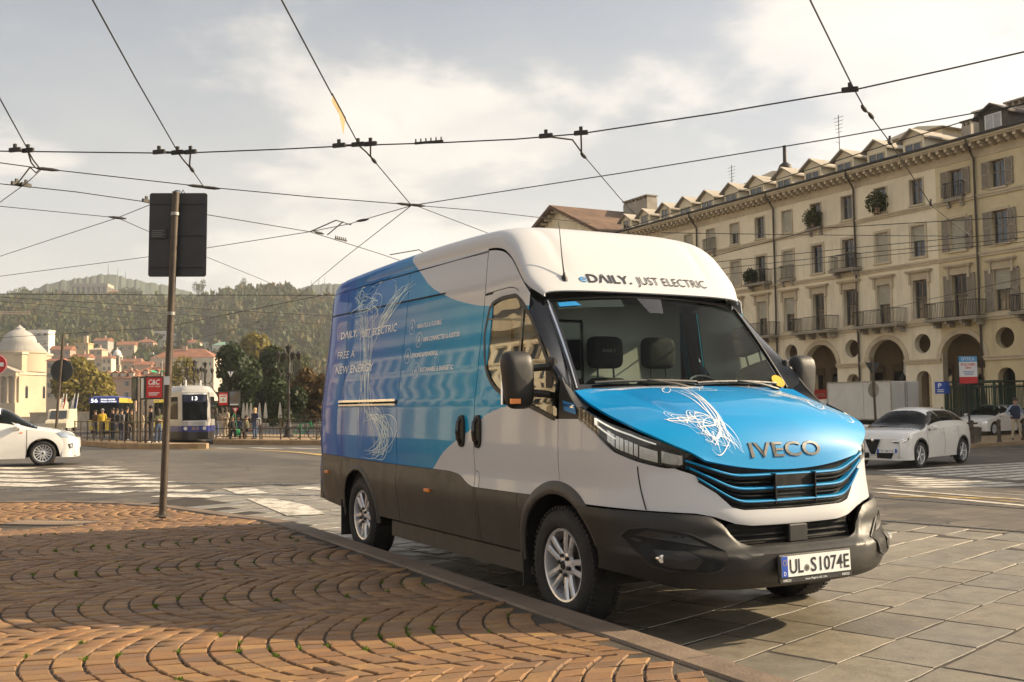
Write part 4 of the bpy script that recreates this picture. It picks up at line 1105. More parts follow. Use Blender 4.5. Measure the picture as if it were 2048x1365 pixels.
put_text('frame_lettering', 'IVECO', 'print_white', flat(.19, -.079, -.0095), width=.055, height=.018, parent=pl, weight=.01)
put_text('frame_lettering', 'Iveco Magirus AG. Ulm', 'print_white', flat(-.085, -.078, -.0095), width=.16, height=.016, parent=pl)
pl.location = (0, YP, .425); pl.rotation_euler = (math.radians(-2), 0, 0)
# wheels
def make_wheel(r_t, w_t, r_r, parent, loc, side_sign, style='van', names=('tyre', 'rim')):
 """wheel with its outer face towards -x (side_sign 1) or +x"""
 w = empty('wheel'); w.parent = parent; w.location = loc; w.rotation_euler = (0, 0, 0 if side_sign > 0 else PI)
 h = w_t/2; k = r_t-r_r
 mb = MB(); mb.lathe([(r_r, -h+.03), (r_r+.012, -h+.012), (r_r+k*.35, -h), (r_r+k*.7, -h+.008), (r_t-.018, -h+.025), (r_t-.004, -h+.05), (r_t, -h*.4), (r_t, h*.4), (r_t-.004, h-.05), (r_t-.018, h-.025), (r_r+k*.5, h), (r_r, h-.03)], 48, axis='x')
 ty = mb.build('tyre', 'rubber', w, True)
 mt = MB()
 if style == 'van':
  for q in (-.6, -.2, .2, .6): mt.lathe([(r_t+.0005, q*h-.004), (r_t+.001, q*h+.004)], 48, axis='x')
  for i in range(60):
   a = 2*PI*i/60
   for sgn in (-1, 1): mt.box(sgn*(h-.06) if sgn > 0 else -h+.022, sgn*(h-.022) if sgn > 0 else -h+.06, -.010, .010, r_t-.014, r_t+.002, Matrix.Rotation(a, 4, 'X'))
  mt.build('tread_blocks', 'rubber', ty)
 mb = MB(); mb.lathe([(r_r+.004, -h+.035), (r_r-.004, -h+.022), (r_r-.016, -h+.026), (r_r-.022, -h+.06), (r_r-.03, h-.04)], 48, axis='x'); rim = mb.build('rim', 'alloy', w, True)
 mb = MB(); mb.lathe([(0, -h+.10), (r_r-.03, -h+.10)], 40, axis='x'); mb.build('brake', 'dark_alloy', rim)
 mb = MB(); mb.lathe([(.05, -h+.085), (r_r*.72, -h+.085), (r_r*.72, -h+.10)], 40, axis='x'); mb.build('brake_disc', 'brake_disc', rim)
 sp = MB(); n = {'van': 5, 'hatch': 8, 'suv': 5}[style]
 yo = -h+.030
 for i in range(n):
  for j in ((-1, 1) if style in ('van', 'hatch') else (0,)):
   a = 2*PI*(i+.25)/n; da = j*{'van': .20, 'hatch': .17}.get(style, 0)
   M = Matrix.Rotation(a, 4, 'X')
   r0, r1 = .055, r_r-.014
   w0, w1 = (.017, .021) if style == 'van' else (.012, .012) if style == 'hatch' else (.03, .022)
   y0, y1 = j*.020, r1*math.sin(da)
   z0, z1 = r0, r1*math.cos(da)
   d = Vector((0, y1-y0, z1-z0)).normalized(); nrm = Vector((0, d.z, -d.y))
   pts = []
   for (yy, zz, ww, xx) in ((y0, z0, w0, yo+.012), ((y0+y1)/2, (z0+z1)/2, (w0+w1)/2*.95, yo+.002), (y1, z1, w1, yo-.002)):
    c = Vector((0, yy, zz))
    pts += [M @ (c+nrm*(-ww)+Vector((xx+.012, 0, 0))), M @ (c+nrm*(-ww*.55)+Vector((xx, 0, 0))), M @ (c+nrm*(ww*.55)+Vector((xx, 0, 0))), M @ (c+nrm*ww+Vector((xx+.012, 0, 0))), M @ (c+Vector((xx+.04, 0, 0)))]
   sp.add(pts, [(b*5+q, b*5+(q+1) % 5, b*5+5+(q+1) % 5, b*5+5+q) for b in (0, 1) for q in range(5)])
   if style == 'hatch' and j == 1:
    pass
 sp.build('spokes', 'alloy', rim)
 mb = MB(); mb.lathe([(0, yo-.004), (.03, yo-.004), (.034, yo+.004), (.075, yo+.012), (.082, yo+.03)], 30, axis='x'); mb.build('hub', 'alloy', rim, True)
 mb = MB(); mb.lathe([(0, yo-.008), (.026, yo-.007), (.030, yo)], 24, axis='x'); mb.build('centre_cap', 'gloss_black', rim, True)
 if style == 'van':
  for i in range(6):
   a = 2*PI*i/6+.3; mb = MB(); mb.lathe([(0, yo-.010), (.011, yo-.010), (.012, yo+.012)], 6, Matrix.Translation((0, .058*math.sin(a), .058*math.cos(a))), axis='x'); mb.lathe([(.016, yo+.004), (.016, yo+.0)], 12, Matrix.Translation((0, .058*math.sin(a), .058*math.cos(a))), axis='x'); mb.build('wheel_nut', 'dark_alloy', rim)
 return w
wh = make_wheel(.352, .235, .222, van, (-.862, 0, .352), 1, 'van')
for l, s in ((.862, 3.49), (-.862, 0), (-.862, 3.49)):
 c = copy_tree(wh, van); c.location = V(l, s, .352); c.rotation_euler = (random.uniform(0, 1), 0, 0 if l > 0 else PI)
# door mirrors
for sd in (1, -1):
 mr = empty('door_mirror'); mr.parent = van; mr.location = V(sd*1.165, .155, 1.475)
 mb = MB()
 def shell(u, v):
  al = 2*PI*u; q = -PI/2+PI*v; n1 = .45
  cx = math.copysign(abs(math.cos(al))**n1, math.cos(al)); cz = math.copysign(abs(math.sin(al))**n1, math.sin(al)); e = abs(math.cos(q))**.45; d = math.sin(q)
  hh = .178; ww = .100*(1+.10*cz*e)
  return (cx*ww*e-sd*.01*cz, .062*d*(1 if d > 0 else 1.25), cz*hh*e)
 mb.grid(shell, 36, 14); mb.build('mirror_housing', 'black_plastic', mr, True)
 mb = MB(); mb.bbox(-.082, .082, .055, .066, -.15, .15, .008); mb.build('mirror_glass', 'chrome', mr)
 for zz, dz in ((.07, .012), (-.075, -.015)):
  mb = MB(); mb.tube([(sd*.06, 0, zz), (sd*.12, -.02, zz+dz*.5), (sd*.20, -.045, zz+dz), (sd*.235, -.06, zz+dz)], [.028, .024, .024, .03], 10); mb.build('mirror_arm', 'black_plastic', mr, True)
 mb = MB(); mb.bbox(-.02, .02, -.04, .06, -.14, .14, .01, Matrix.Translation((sd*.215, -.06, 0))); mb.build('mirror_mount', 'black_plastic', mr)
 mb = MB(); mb.box(-.05, .02, -.076, -.066, -.015, .015, Matrix.Translation((-sd*.04, 0, -.13))); mb.build('turn_lamp', 'amber', mr)
# wipers and aerial, washers
for a, b_, c in ((.08, .52, .10), (.52, .93, .09)):
 p = [ws_fn((a+(b_-a)*k/8), c+.015*math.sin(PI*k/8)) for k in range(9)]
 mb = MB(); mb.tube([V(q[0], q[1]-.022, q[2]+.012) for q in p], .010, 6); wp = mb.build('wiper_blade', 'black_plastic', van, True)
 q0, q1 = ws_fn((b_-.02), .0), p[4]
 mb = MB(); mb.tube([V(q0[0], q0[1]-.03, q0[2]+.03), V((q0[0]+q1[0])/2, (q0[1]+q1[1])/2-.05, (q0[2]+q1[2])/2+.03), V(q1[0], q1[1]-.03, q1[2]+.016)], [.012, .010, .007], 6); mb.build('wiper_arm', 'black_plastic', wp, True)
for v_ in (.28, -.55):
 p = hood_fn(v_, .06); mb = MB(); mb.lathe([(.018, -.004), (.016, .008), (0, .012)], 10, Matrix.Translation(V(p[0], p[1], p[2]))); mb.build('washer_jet', 'black_plastic', van, True)
ar = empty('aerial'); ar.parent = van; q = roof_fn(0, .5); ap = Vector(V(.63, .46, 2.155)); ar.location = ap
mb = MB(); mb.lathe([(.026, -.01), (.022, .012), (.012, .03), (.007, .05)], 14); mb.build('aerial_base', 'black_plastic', ar, True)
mb = MB(); mb.tube([(0, 0, .02), (0, .025, .15), (0, .06, .40)], [.006, .004, .0025], 6); mb.build('aerial_mast', 'print_black', ar, True)
# inside of the cab
cab = empty('cab_interior'); cab.parent = van
mb = MB(); mb.box(-.93, .93, 1.13, 1.16, .45, 1.5); mb.box(-.84, .84, 1.13, 1.16, 1.5, 2.38); mb.build('bulkhead', 'bulkhead_white', cab)
mb = MB(); mb.box(-.90, .90, -.2, 1.13, .44, .47); mb.build('cab_floor', 'dash_plastic', cab)
mb = MB(); mb.box(-.87, .87, .50, 1.13, 2.085, 2.115); mb.box(-.83, -.80, .75, 1.13, 2.11, 2.36); mb.box(.80, .83, .75, 1.13, 2.11, 2.36); mb.build('cab_ceiling', 'trim_grey', cab)
def dash(u, v):
 q = 2*u-1; pr_ = [(-.08, 1.345), (.05, 1.372), (.16, 1.36), (.22, 1.30), (.24, 1.0)]; k = v*4; i = min(3, int(k)); f = k-i
 s = pr_[i][0]+(pr_[i+1][0]-pr_[i][0])*f; z = pr_[i][1]+(pr_[i+1][1]-pr_[i][1])*f
 z += .045*math.exp(-((q+.52)/.22)**2)*math.exp(-((s-.12)/.10)**2)
 return V(.87*q, s, z)
mb = MB(); mb.grid(dash, 40, 16); mb.build('dashboard', 'dash_plastic', cab, True)
mb = MB()
def ring(k): a = 2*PI*k/28; return Vector((.19*math.cos(a), 0, .19*math.sin(a)))
Mw = Matrix.Translation(V(-.47, .32, 1.36)) @ Matrix.Rotation(math.radians(-38), 4, 'X')
mb.tube([Mw @ ring(k) for k in range(29)], .016, 8, False); mb.bar(Mw @ Vector((-.18, 0, 0)), Mw @ Vector((.18, 0, 0)), .04, .02); mb.bar(Mw @ Vector((0, 0, 0)), Mw @ Vector((0, 0, -.18)), .04, .02)
mb.build('steering_wheel', 'gloss_black', cab, True)
def cushion(w, d, h, b=.05):
 mb = MB()
 def f(u, v):
  al = 2*PI*u; q = -PI/2+PI*v; e = abs(math.cos(q))**.35; n_ = .4
  return (math.copysign(abs(math.cos(al))**n_, math.cos(al))*w/2*e, math.sin(q)*d/2*(1 if True else 0), math.copysign(abs(math.sin(al))**n_, math.sin(al))*h/2*e)
 mb.grid(f, 24, 10); return mb
for l, w in ((.48, .50), (.0, .42), (-.48, .50)):
 stt = empty('cab_seat') ; stt.parent = van; stt.location = V(l, .82, 0)
 b = cushion(w, .16, .72).build('seat_back', 'seat_fabric', stt, True); b.location = (0, .05, 1.16); b.rotation_euler = (math.radians(-8), 0, 0)
 b = cushion(w, .16, .48).build('seat_cushion', 'seat_fabric', stt, True); b.location = (0, -.2, .82); b.rotation_euler = (math.radians(90), 0, 0)
 b = cushion(.30, .11, .24).build('head_rest', 'seat_fabric', stt, True); b.location = (0, .12, 1.70)
 mb = MB(); mb.tube([(-.07, .11, 1.5), (-.07, .12, 1.64)], .008); mb.tube([(.07, .11, 1.5), (.07, .12, 1.64)], .008); mb.build('head_rest_posts', 'dark_alloy', stt)
 if l != -.48: put_text('seat_lettering', 'DAILY', 'trim_grey', lambda x, y, d: (-.06+x, .055, 1.70+y), width=.12, height=.03, parent=stt, weight=.02)
# partition window behind the seats, strip and blue mark modelled in place of a windscreen reflection, sticker at the right foot of the glass
mb = MB(); mb.bbox(-.30, .30, 1.115, 1.128, 1.45, 1.95, .02, Matrix.Translation((-.38, 0, 0))); mb.build('bulkhead_window', 'gloss_black', cab)
surf('reflection_strip', lambda u, v: (lambda p: (p[0], p[1]+.01, p[2]))(ws_fn(.05+.31*u, .865+.075*v)), 12, 3, 'trim_grey', .004)
surf('reflection_mark', lambda u, v: (lambda p: (p[0], p[1]-.003, p[2]+.001))(ws_fn(.055+.10*u*(1-.2*v), .89+.045*v)), 8, 3, 'print_blue', 0)
mb = MB(); p = ws_fn(.955, .105); mb.lathe([(0, 0), (.052, 0)], 20, Matrix.Translation(V(p[0], p[1]-.010, p[2]+.02)) @ Matrix.Rotation(math.radians(52), 4, 'X')); mb.build('round_sticker', 'c_yellow', van)
# badge on the black panel
mb = MB(); mb.add([V(Wd(s, z)+.006, s, z) for s, z in ((-.085, 1.345), (-.215, 1.325), (-.235, 1.262), (-.105, 1.285))], [(0, 1, 2, 3)]); mb.build('badge', 'print_blue', van)
put_text('badge_lettering', 'ELECTRIC', 'chrome', lambda x, y, d: V(Wd(-.10-x, 1.31)+.009, -.10-x, 1.312+y-.12*x), width=.11, height=.024, parent=van, weight=.02)
# printed slogans
def side_text(name, body, s0, z0, w, h, mat_='print_white', tilt=0, **k):
 return put_text(name, body, mat_, lambda x, y, d: V(Wd(s0-x, z0+y)+.0035, s0-x, z0+y+x*tilt), width=w, height=h/.70, parent=van, **k)
side_text('slogan_lettering', 'D\u039bILY.', 4.20, 1.985, .47, .065, weight=.018)
side_text('slogan_lettering', 'JUST ELECTRIC', 3.66, 1.965, .91, .068)
side_text('slogan_lettering', 'FREE A', 4.235, 1.79, .49, .070)
side_text('slogan_lettering', 'NEW ENERGY', 4.235, 1.645, 1.02, .072, weight=.008)
for (txt, s0, z0, w, si) in (('VERSATILE & FLEXIBLE', 2.315, 1.955, .49, 2.41), ('100% CONNECTED & ASSISTED', 2.147, 1.838, .68, 2.237), ('STRONG & POWERFUL', 2.353, 1.718, .52, 2.438), ('SUSTAINABLE & ENERGETIC', 2.147, 1.595, .62, 2.236)):
 side_text('feature_lettering', txt, s0, z0, w, .034, weight=.012)
 zi = z0+.018; mb = MB(); vs_ = []
 for k in range(25):
  a = 2*PI*k/24
  for r in (.058, .0615): ss, zz = si+r*math.cos(a), zi+r*math.sin(a); vs_.append(V(Wd(ss, zz)+.0035, ss, zz))
 mb.add(vs_, [(2*i, 2*i+1, 2*i+3, 2*i+2) for i in range(24)])
 for (a, b_) in (((-.02, -.03), (.0, .03)), ((.0, .03), (.02, -.03)), ((-.025, -.005), (.025, -.005))):
  n_ = Vector((b_[1]-a[1], a[0]-b_[0])).normalized()*.0022
  mb.add([V(Wd(si+x, zi+y)+.0035, si+x, zi+y) for x, y in ((a[0]-n_.x, a[1]-n_.y), (a[0]+n_.x, a[1]+n_.y), (b_[0]+n_.x, b_[1]+n_.y), (b_[0]-n_.x, b_[1]-n_.y))], [(0, 1, 2, 3)])
 mb.build('feature_icon', 'print_white', van)
def roof_text(body, l0, zz, w, h, mat_, **k):
 def fn(x, y, d):
  l = l0-x; z = zz+y; a, b_ = .405, .9
  for _ in range(20):
   mid = (a+b_)/2; ze, zt = eave(mid)+.018, roof_z(mid); A_ = roof_w(mid); zz_ = ze+(zt-ze)*max(0, 1-abs(l/A_)**4.2)**(1/4.2)
   if zz_ < z: a = mid
   else: b_ = mid
  A_ = roof_w(mid)
  return V(l, mid-.03*(1-(l/A_)**2)*(1-sstep(.4, 1.0, mid))-.006, z)
 return put_text('roof_lettering', body, mat_, fn, width=w, height=h/.70, parent=van, **k)
roof_text('e', .52, 2.145, .055, .058, 'print_blue', weight=.0)
roof_text('D\u039bILY.', .455, 2.145, .35, .06, 'print_black', weight=.02)
roof_text('JUST ELECTRIC', .06, 2.145, .62, .06, 'print_black')
# fine white energy strands printed over the film
def strands(name, proj, curves, mat_, w):
 mb = MB()
 for c in curves:
  k = len(c); vs_ = []; ww = random.uniform(.35, 1)*w
  for i, (a, b_) in enumerate(c):
   p, q = c[max(0, i-1)], c[min(k-1, i+1)]; d = Vector((q[0]-p[0], q[1]-p[1])); d = d.normalized() if d.length else Vector((1, 0)); tp = ww*(.25+.75*math.sin(PI*i/(k-1)))
   for e in (-1, 1): vs_.append(proj(a-d.y*e*tp/2, b_+d.x*e*tp/2))
  mb.add(vs_, [(2*i, 2*i+1, 2*i+3, 2*i+2) for i in range(k-1)])
 return mb.build(name, mat_, van, True)
def bez(p, n=22):
 out = []
 for i in range(n):
  t = i/(n-1); q = [Vector(x) for x in p]
  while len(q) > 1: q = [a.lerp(b_, t) for a, b_ in zip(q, q[1:])]
  out.append((q[0].x, q[0].y))
 return out
R_ = random.Random(11); U = R_.uniform
sp_ = lambda s, z: V(Wd(s, z)+.0028, s, z)
cv = []
for k in range(24):   # knot near the roof edge
 c0 = (U(3.35, 3.85), U(2.05, 2.45)); cv.append(bez([c0, (c0[0]+U(-.5, .5), c0[1]+U(-.3, .2)), (c0[0]+U(-.5, .5), c0[1]+U(-.35, .2)), (U(3.3, 3.9), U(2.0, 2.42))]))
for k in range(16):   # long threads falling from it
 a = U(3.2, 3.75); cv.append(bez([(a, U(1.95, 2.45)), (a+U(-.25, .15), 1.9), (U(3.1, 3.6), 1.4), (U(3.0, 3.5), U(.95, 1.3))]))
for k in range(13):   # fan towards the roof at the front
 cv.append(bez([(U(3.1, 3.5), U(1.75, 2.1)), (U(2.8, 3.2), U(2.0, 2.2)), (U(2.5, 3.0), U(2.2, 2.4)), (U(2.35, 3.0), U(2.25, 2.44))]))
for k in range(22):   # cage of loops above the rear wheel
 cx, cz = U(2.75, 3.15), U(.98, 1.2); cv.append(bez([(cx+U(-.1, .3), U(1.15, 1.34)), (cx-U(.15, .5), cz+U(.0, .25)), (cx-U(.0, .45), cz-U(.1, .2)), (cx+U(-.2, .35), U(.87, .95))]))
strands('energy_strands', sp_, [[(min(4.6, max(2.30 if z > 2.3 else 1.9, s)), min(2.44, max(.872, z))) for s, z in c] for c in cv], 'print_pale', .011)
def hp(v, u): p = hood_fn(v, u); return V(p[0], p[1]-.004*(u > .8), p[2]+.0035)
cv = []
for k in range(9): cv.append(bez([(U(.75, .98), U(.03, .10)), (U(.4, .7), U(.03, .3)), (U(.1, .4), U(.1, .2)), (U(-.05, .2), U(.12, .35))]))
for k in range(24): c0 = (U(.05, .35), U(.04, .30)); cv.append(bez([c0, (c0[0]+U(-.3, .25), U(.0, .4)), (c0[0]+U(-.3, .25), U(.02, .5)), (U(.0, .3), U(.05, .38))]))
for k in range(7): cv.append(bez([(U(.12, .34), U(.15, .38)), (U(.12, .36), U(.42, .58)), (U(.34, .50), U(.68, .84)), (U(.52, .72), U(.86, .95))]))
for k in range(34): c0 = (U(.5, .8), U(.66, .93)); cv.append(bez([c0, (c0[0]+U(-.16, .16), c0[1]+U(-.2, .1)), (c0[0]+U(-.2, .16), c0[1]+U(-.2, .1)), (U(.46, .76), U(.68, .95))]))
for k in range(10): cv.append(bez([(U(.3, .5), U(.05, .2)), (U(.0, .3), U(.1, .4)), (U(.0, .25), U(.2, .35)), (U(-.05, .1), U(.2, .3))]))
for k in range(10): cv.append(bez([(U(.2, .4), U(.03, .1)), (U(-.1, .1), U(.0, .2)), (U(-.4, -.2), U(.03, .12)), (U(-.6, -.3), U(.02, .10))]))
for k in range(14): cv.append(bez([(U(-.4, -.2), U(.03, .12)), (U(-.7, -.5), U(.0, .2)), (U(-.95, -.75), U(.2, .5)), (U(-.97, -.8), U(.4, .75))]))
for k in range(22): c0 = (U(-.9, -.6), U(.2, .6)); cv.append(bez([c0, (c0[0]+U(-.15, .15), c0[1]+U(-.2, .2)), (c0[0]+U(-.15, .15), c0[1]+U(-.2, .2)), (U(-.95, -.65), U(.2, .75))]))
strands('energy_strands', hp, [[(min(.97, max(-.97, a)), min(.97, max(.02, b_))) for a, b_ in c] for c in cv], 'print_white', .0085)

# ---------------------------------------------------------------- the arcaded palaces on the right
FX = 52.0; GB = -.52; PITCHW = 2.82; W0 = 37.8
def holed(name, outer, holes, thick, mat_):
 """flat plate (y, z) with holes, thick metres deep, standing in the YZ plane with its face at x = 0"""
 c = bpy.data.curves.new(name, 'CURVE'); c.dimensions = '2D'; c.fill_mode = 'BOTH'; c.extrude = thick/2
 for poly in [outer]+holes:
  s = c.splines.new('POLY'); s.points.add(len(poly)-1); s.use_cyclic_u = True
  for p, (y, z) in zip(s.points, poly): p.co = (y, z, 0, 1)
 o = bpy.data.objects.new(name, c); COL.objects.link(o); bpy.context.view_layer.update()
 me = bpy.data.meshes.new_from_object(o.evaluated_get(bpy.context.evaluated_depsgraph_get()))
 bpy.data.objects.remove(o); bpy.data.curves.remove(c)
 for v in me.vertices: y, z, d = v.co; v.co = (d+thick/2, y, z)
 me.materials.clear(); me.materials.append(M_(mat_)); me.update(); return me
def arch_poly(c, hw, z0, zs, n=18): return [(c-hw, z0)]+[(c-hw*math.cos(PI*k/n), zs+hw*math.sin(PI*k/n)) for k in range(n+1)]+[(c+hw, z0)]
def circ_poly(c, z, r, n=28): return [(c+r*math.cos(2*PI*k/n), z+r*math.sin(2*PI*k/n)) for k in range(n)]
def rect_poly(c, hw, z0, z1): return [(c-hw, z0), (c+hw, z0), (c+hw, z1), (c-hw, z1)]
FL = [(6.30, 8.70, .52), (10.15, 12.05, .50), (13.40, 14.95, .48)]     # sill, head, half width of the three window rows
def bay_holes(door1=True, full=True):
 h = [circ_poly(0, 4.77, .60)]
 for c in (0, PITCHW):
  for k, (z0, z1, hw) in enumerate(FL):
   h.append(rect_poly(c, hw, z0 if not (k == 0 and c) else 6.12, z1))
 return h
def bay_outer():
 # outline runs round the arch and the small doorway, which reach the ground
 o = [(-PITCHW/2, GB)]; n = 14
 o += [(-.55, GB)]+[(-.55*math.cos(PI*k/n), 2.55+.55*math.sin(PI*k/n)) for k in range(n+1)]+[(.55, GB)]
 o += [(PITCHW-1.48, GB)]+[(PITCHW-1.48*math.cos(PI*k/18), 3.71+1.48*math.sin(PI*k/18)) for k in range(19)]+[(PITCHW+1.48, GB)]
 return o+[(1.5*PITCHW, GB), (1.5*PITCHW, 16.2), (-PITCHW/2, 16.2)]
BAYM = {m_: holed('wall', bay_outer(), bay_holes(), .45, m_) for m_ in ('stucco_cream', 'stucco_yellow')}
def ring_mesh(name, c, z, r0, r1, a0, a1, d, mat_, n=28):
 mb = MB(); vs_ = []
 for k in range(n+1):
  a = a0+(a1-a0)*k/n
  for r, x in ((r0, 0), (r0, -d), (r1, -d), (r1, 0)): vs_.append((x, c-r*math.cos(a), z+r*math.sin(a)))
 mb.add(vs_, [(4*k+j, 4*k+(j+1) % 4, 4*k+4+(j+1) % 4, 4*k+4+j) for k in range(n) for j in range(4)]); return mb.mesh(name, mat_)
ARCHM = ring_mesh('arch_moulding', 0, 3.71, 1.49, 1.78, 0, PI, .07, 'trim_stucco')
IMPO = MB().box(-.12, .0, -1.34, 1.34, 3.55, 3.71).box(-.18, .0, -1.36, 1.36, 3.71, 3.80).mesh('impost', 'trim_stucco')
def string_mesh(w, z, h, d): return MB().box(-d, 0, 0, w, z, z+h*.55).box(-d*1.6, 0, 0, w, z+h*.55, z+h).mesh('string_course', 'trim_stucco')
def window_set(bld, y, k, kind, shut=False, rng=random, moved=None):
 """one window: surround, glazing or blind, optional shutters; kind: glass / blind / half"""
 z0, z1, hw = FL[k]; door = (k == 0 and moved == 'arch')
 if door: z0 = 6.12
 key = ('win', k, door, kind, shut)
 if key not in _txt:
  s = MB(); d = .06; t = .16 if k < 2 else .07
  s.box(-d, .0, -hw-t, -hw, z0-.02, z1+t); s.box(-d, .0, hw, hw+t, z0-.02, z1+t); s.box(-d, .0, -hw, hw, z1, z1+t)
  if k == 0:
   s.box(-d-.02, 0, -hw-t-.04, hw+t+.04, z1+t, z1+t+.28); s.box(-.26, 0, -hw-t-.22, hw+t+.22, z1+t+.28, z1+t+.36); s.box(-.32, 0, -hw-t-.28, hw+t+.28, z1+t+.36, z1+t+.44)
   for e in (-1, 1): s.box(-.16, 0, e*(hw+t+.02)-.07, e*(hw+t+.02)+.07, z1-.25, z1+t+.28)
  if not door: s.box(-.13, 0, -hw-t-.03, hw+t+.03, z0-.14, z0-.03)
  sm = s.mesh('window', 'trim_stucco')
  f = MB(); X0 = .20
  for a, b in ((-hw, -hw+.07), (-.035, .035), (hw-.07, hw)): f.box(X0, X0+.05, a, b, z0, z1)
  f.box(X0, X0+.05, -hw, hw, z0, z0+.08); f.box(X0, X0+.05, -hw, hw, z1-.08, z1); f.box(X0+.005, X0+.045, -hw, hw, (z0+z1)/2+.1, (z0+z1)/2+.15)
  fm = f.mesh('sash', 'wood_frame')
  pm = [MB().box(X0+.02, X0+.03, a, b, z0+.06, z1-.06).mesh('pane', 'pane_dark') for a, b in ((-hw+.06, -.03), (.03, hw-.06))]
  bl = None
  zb = z0 if kind == 'blind' else z0+(z1-z0)*.52
  if kind in ('blind', 'half'):
   b = MB(); n = max(3, int((z1-zb)/.10))
   for q in range(n): za = zb+(z1-zb)*q/n; b.box(.12, .15+.012, -hw, hw, za+.004, zb+(z1-zb)*(q+1)/n-.004)
   bl = b.mesh('roller_blind', 'blind')
  lv = None
  if shut:
   lv = []
   for e in (-1, 1):
    b = MB(); w = hw*1.02; y0, y1 = (hw+.03, hw+.03+w) if e > 0 else (-hw-.03-w, -hw-.03)
    b.box(-.10, -.06, y0, y1, z0, z0+.09); b.box(-.10, -.06, y0, y1, z1-.09, z1); b.box(-.10, -.06, y0, y0+.07, z0, z1); b.box(-.10, -.06, y1-.07, y1, z0, z1); b.box(-.10, -.06, y0, y1, (z0+z1)/2-.05, (z0+z1)/2+.05)
    q = z0+.1
    while q < z1-.1: b.add([(-.095, y0+.07, q), (-.065, y0+.07, q+.05), (-.065, y1-.07, q+.05), (-.095, y1-.07, q)], [(0, 1, 2, 3)]); q += .06
    lv.append(b.mesh('shutter', 'shutter_grey'))
  _txt[key] = (sm, fm, pm, bl, lv)
 sm, fm, pm, bl, lv = _txt[key]
 w = link('window', sm, bld, (0, y, 0))
 if kind != 'blind':
  link('sash', fm, w)
  for p in pm: link('pane', p, w)
 if bl: link('roller_blind', bl, w)
 if lv:
  for p in lv: link('shutter', p, w)
 return w
def railing(w, d, z, h, sp=.11):
 mb = MB()
 for (a, b) in (((-d, -w), (-d, w)), ((-d, -w), (0, -w)), ((-d, w), (0, w))):
  for zz in (z+.06, z+h): mb.bar((a[0], a[1], zz), (b[0], b[1], zz), .04)
  L_ = math.dist(a, b); n = max(2, int(L_/sp))
  for i in range(n+1): x, y = a[0]+(b[0]-a[0])*i/n, a[1]+(b[1]-a[1])*i/n; mb.bar((x, y, z+.04), (x, y, z+h), .018)
 return mb.mesh('railing', 'iron')
def balcony(bld, y, z, w, d, key):
 if ('balc', key) not in _txt:
  s = MB(); s.box(-d-.06, 0, -w-.06, w+.06, z-.16, z-.06); s.box(-d-.10, 0, -w-.10, w+.10, z-.06, z)
  br = MB().box(-d*.8, 0, -.10, .10, z-.34, z-.16).box(-d*.5, 0, -.10, .10, z-.50, z-.34).mesh('bracket', 'stone_grey')
  _txt[('balc', key)] = (s.mesh('balcony', 'stone_grey'), br, railing(w, d, z, .95))
 a, br, r = _txt[('balc', key)]; b = link('balcony', a, bld, (0, y, 0)); link('railing', r, b)
 for q in ((-w*.75, w*.75) if w < 1.2 else (-w*.85, -w*.3, w*.3, w*.85)): link('bracket', br, b, (0, q, 0))
 return b
def dormer(bld, y, kind, rng):
 key = ('dorm', kind)
 if key not in _txt:
  w, h, x0, x1 = (.80, .95, -.2, 4.2) if kind != 'dark' else (.95, 1.15, -.1, 4.6); zb = 16.62 if kind != 'dark' else 16.55
  m_ = 'stucco_cream' if kind != 'dark' else 'roof_slate'
  b = MB(); b.box(x0, x1, -w, w, zb, zb+h); b.add([(x0, -w, zb+h), (x0, w, zb+h), (x0, 0, zb+h+.42), (x1, -w, zb+h), (x1, w, zb+h), (x1, 0, zb+h+.42)], [(0, 2, 1), (3, 4, 5)])
  r = MB(); ov = .26
  for e in (-1, 1):
   p = [(x, e*yy, zz) for x in (x0-.32, x1) for yy, zz in ((w+ov, zb+h-.16), (0, zb+h+.52), (0, zb+h+.42), (w+ov, zb+h-.26))]
   r.add(p, [(0, 1, 5, 4), (1, 2, 6, 5), (2, 3, 7, 6), (3, 0, 4, 7), (3, 2, 1, 0), (4, 5, 6, 7)])
  g = MB()
  if kind == 'open': g.box(x0-.012, x0+.02, -w*.72, w*.72, zb+.1, zb+h*.52)
  else: g.box(x0-.012, x0+.02, -w*.5, w*.5, zb+.18, zb+h*.88)
  f = MB(); ww = w*.5 if kind != 'open' else w*.72; zt = zb+h*.88 if kind != 'open' else zb+h*.52
  f.box(x0-.05, x0-.013, -ww-.07, -ww, zb+.1, zt+.07); f.box(x0-.05, x0-.013, ww, ww+.07, zb+.1, zt+.07); f.box(x0-.05, x0-.013, -ww, ww, zt, zt+.07); f.box(x0-.045, x0-.013, -.03, .03, zb+.1, zt)
  _txt[key] = (b.mesh('dormer', m_), r.mesh('dormer_roof', 'stone_grey' if kind != 'dark' else 'roof_slate'), g.mesh('pane', 'curtain' if kind == 'dark' else 'pane_dark'), f.mesh('dormer_frame', 'white_sign' if kind == 'dark' else 'trim_stucco'))
 b, r, g, f = _txt[key]; d = link('dormer', b, bld, (0, y, 0)); link('dormer_roof', r, d); link('pane', g, d); link('dormer_frame', f, d); return d
def chimney(bld, x, y, z, w, d, h, pots=3):
 b = MB(); b.box(x-d/2, x+d/2, y-w/2, y+w/2, z, z+h); c = link('chimney', b.mesh('chimney', 'stone_grey'), bld)
 t = MB(); t.box(x-d/2-.08, x+d/2+.08, y-w/2-.08, y+w/2+.08, z+h+.26, z+h+.36)
 for i in range(pots+1): yy = y-w/2+.08+(w-.16)*i/max(1, pots); t.box(x-d/2+.05, x+d/2-.05, yy-.07, yy+.07, z+h, z+h+.26)
 link('chimney_cap', t.mesh('chimney_cap', 'stone_grey'), c)
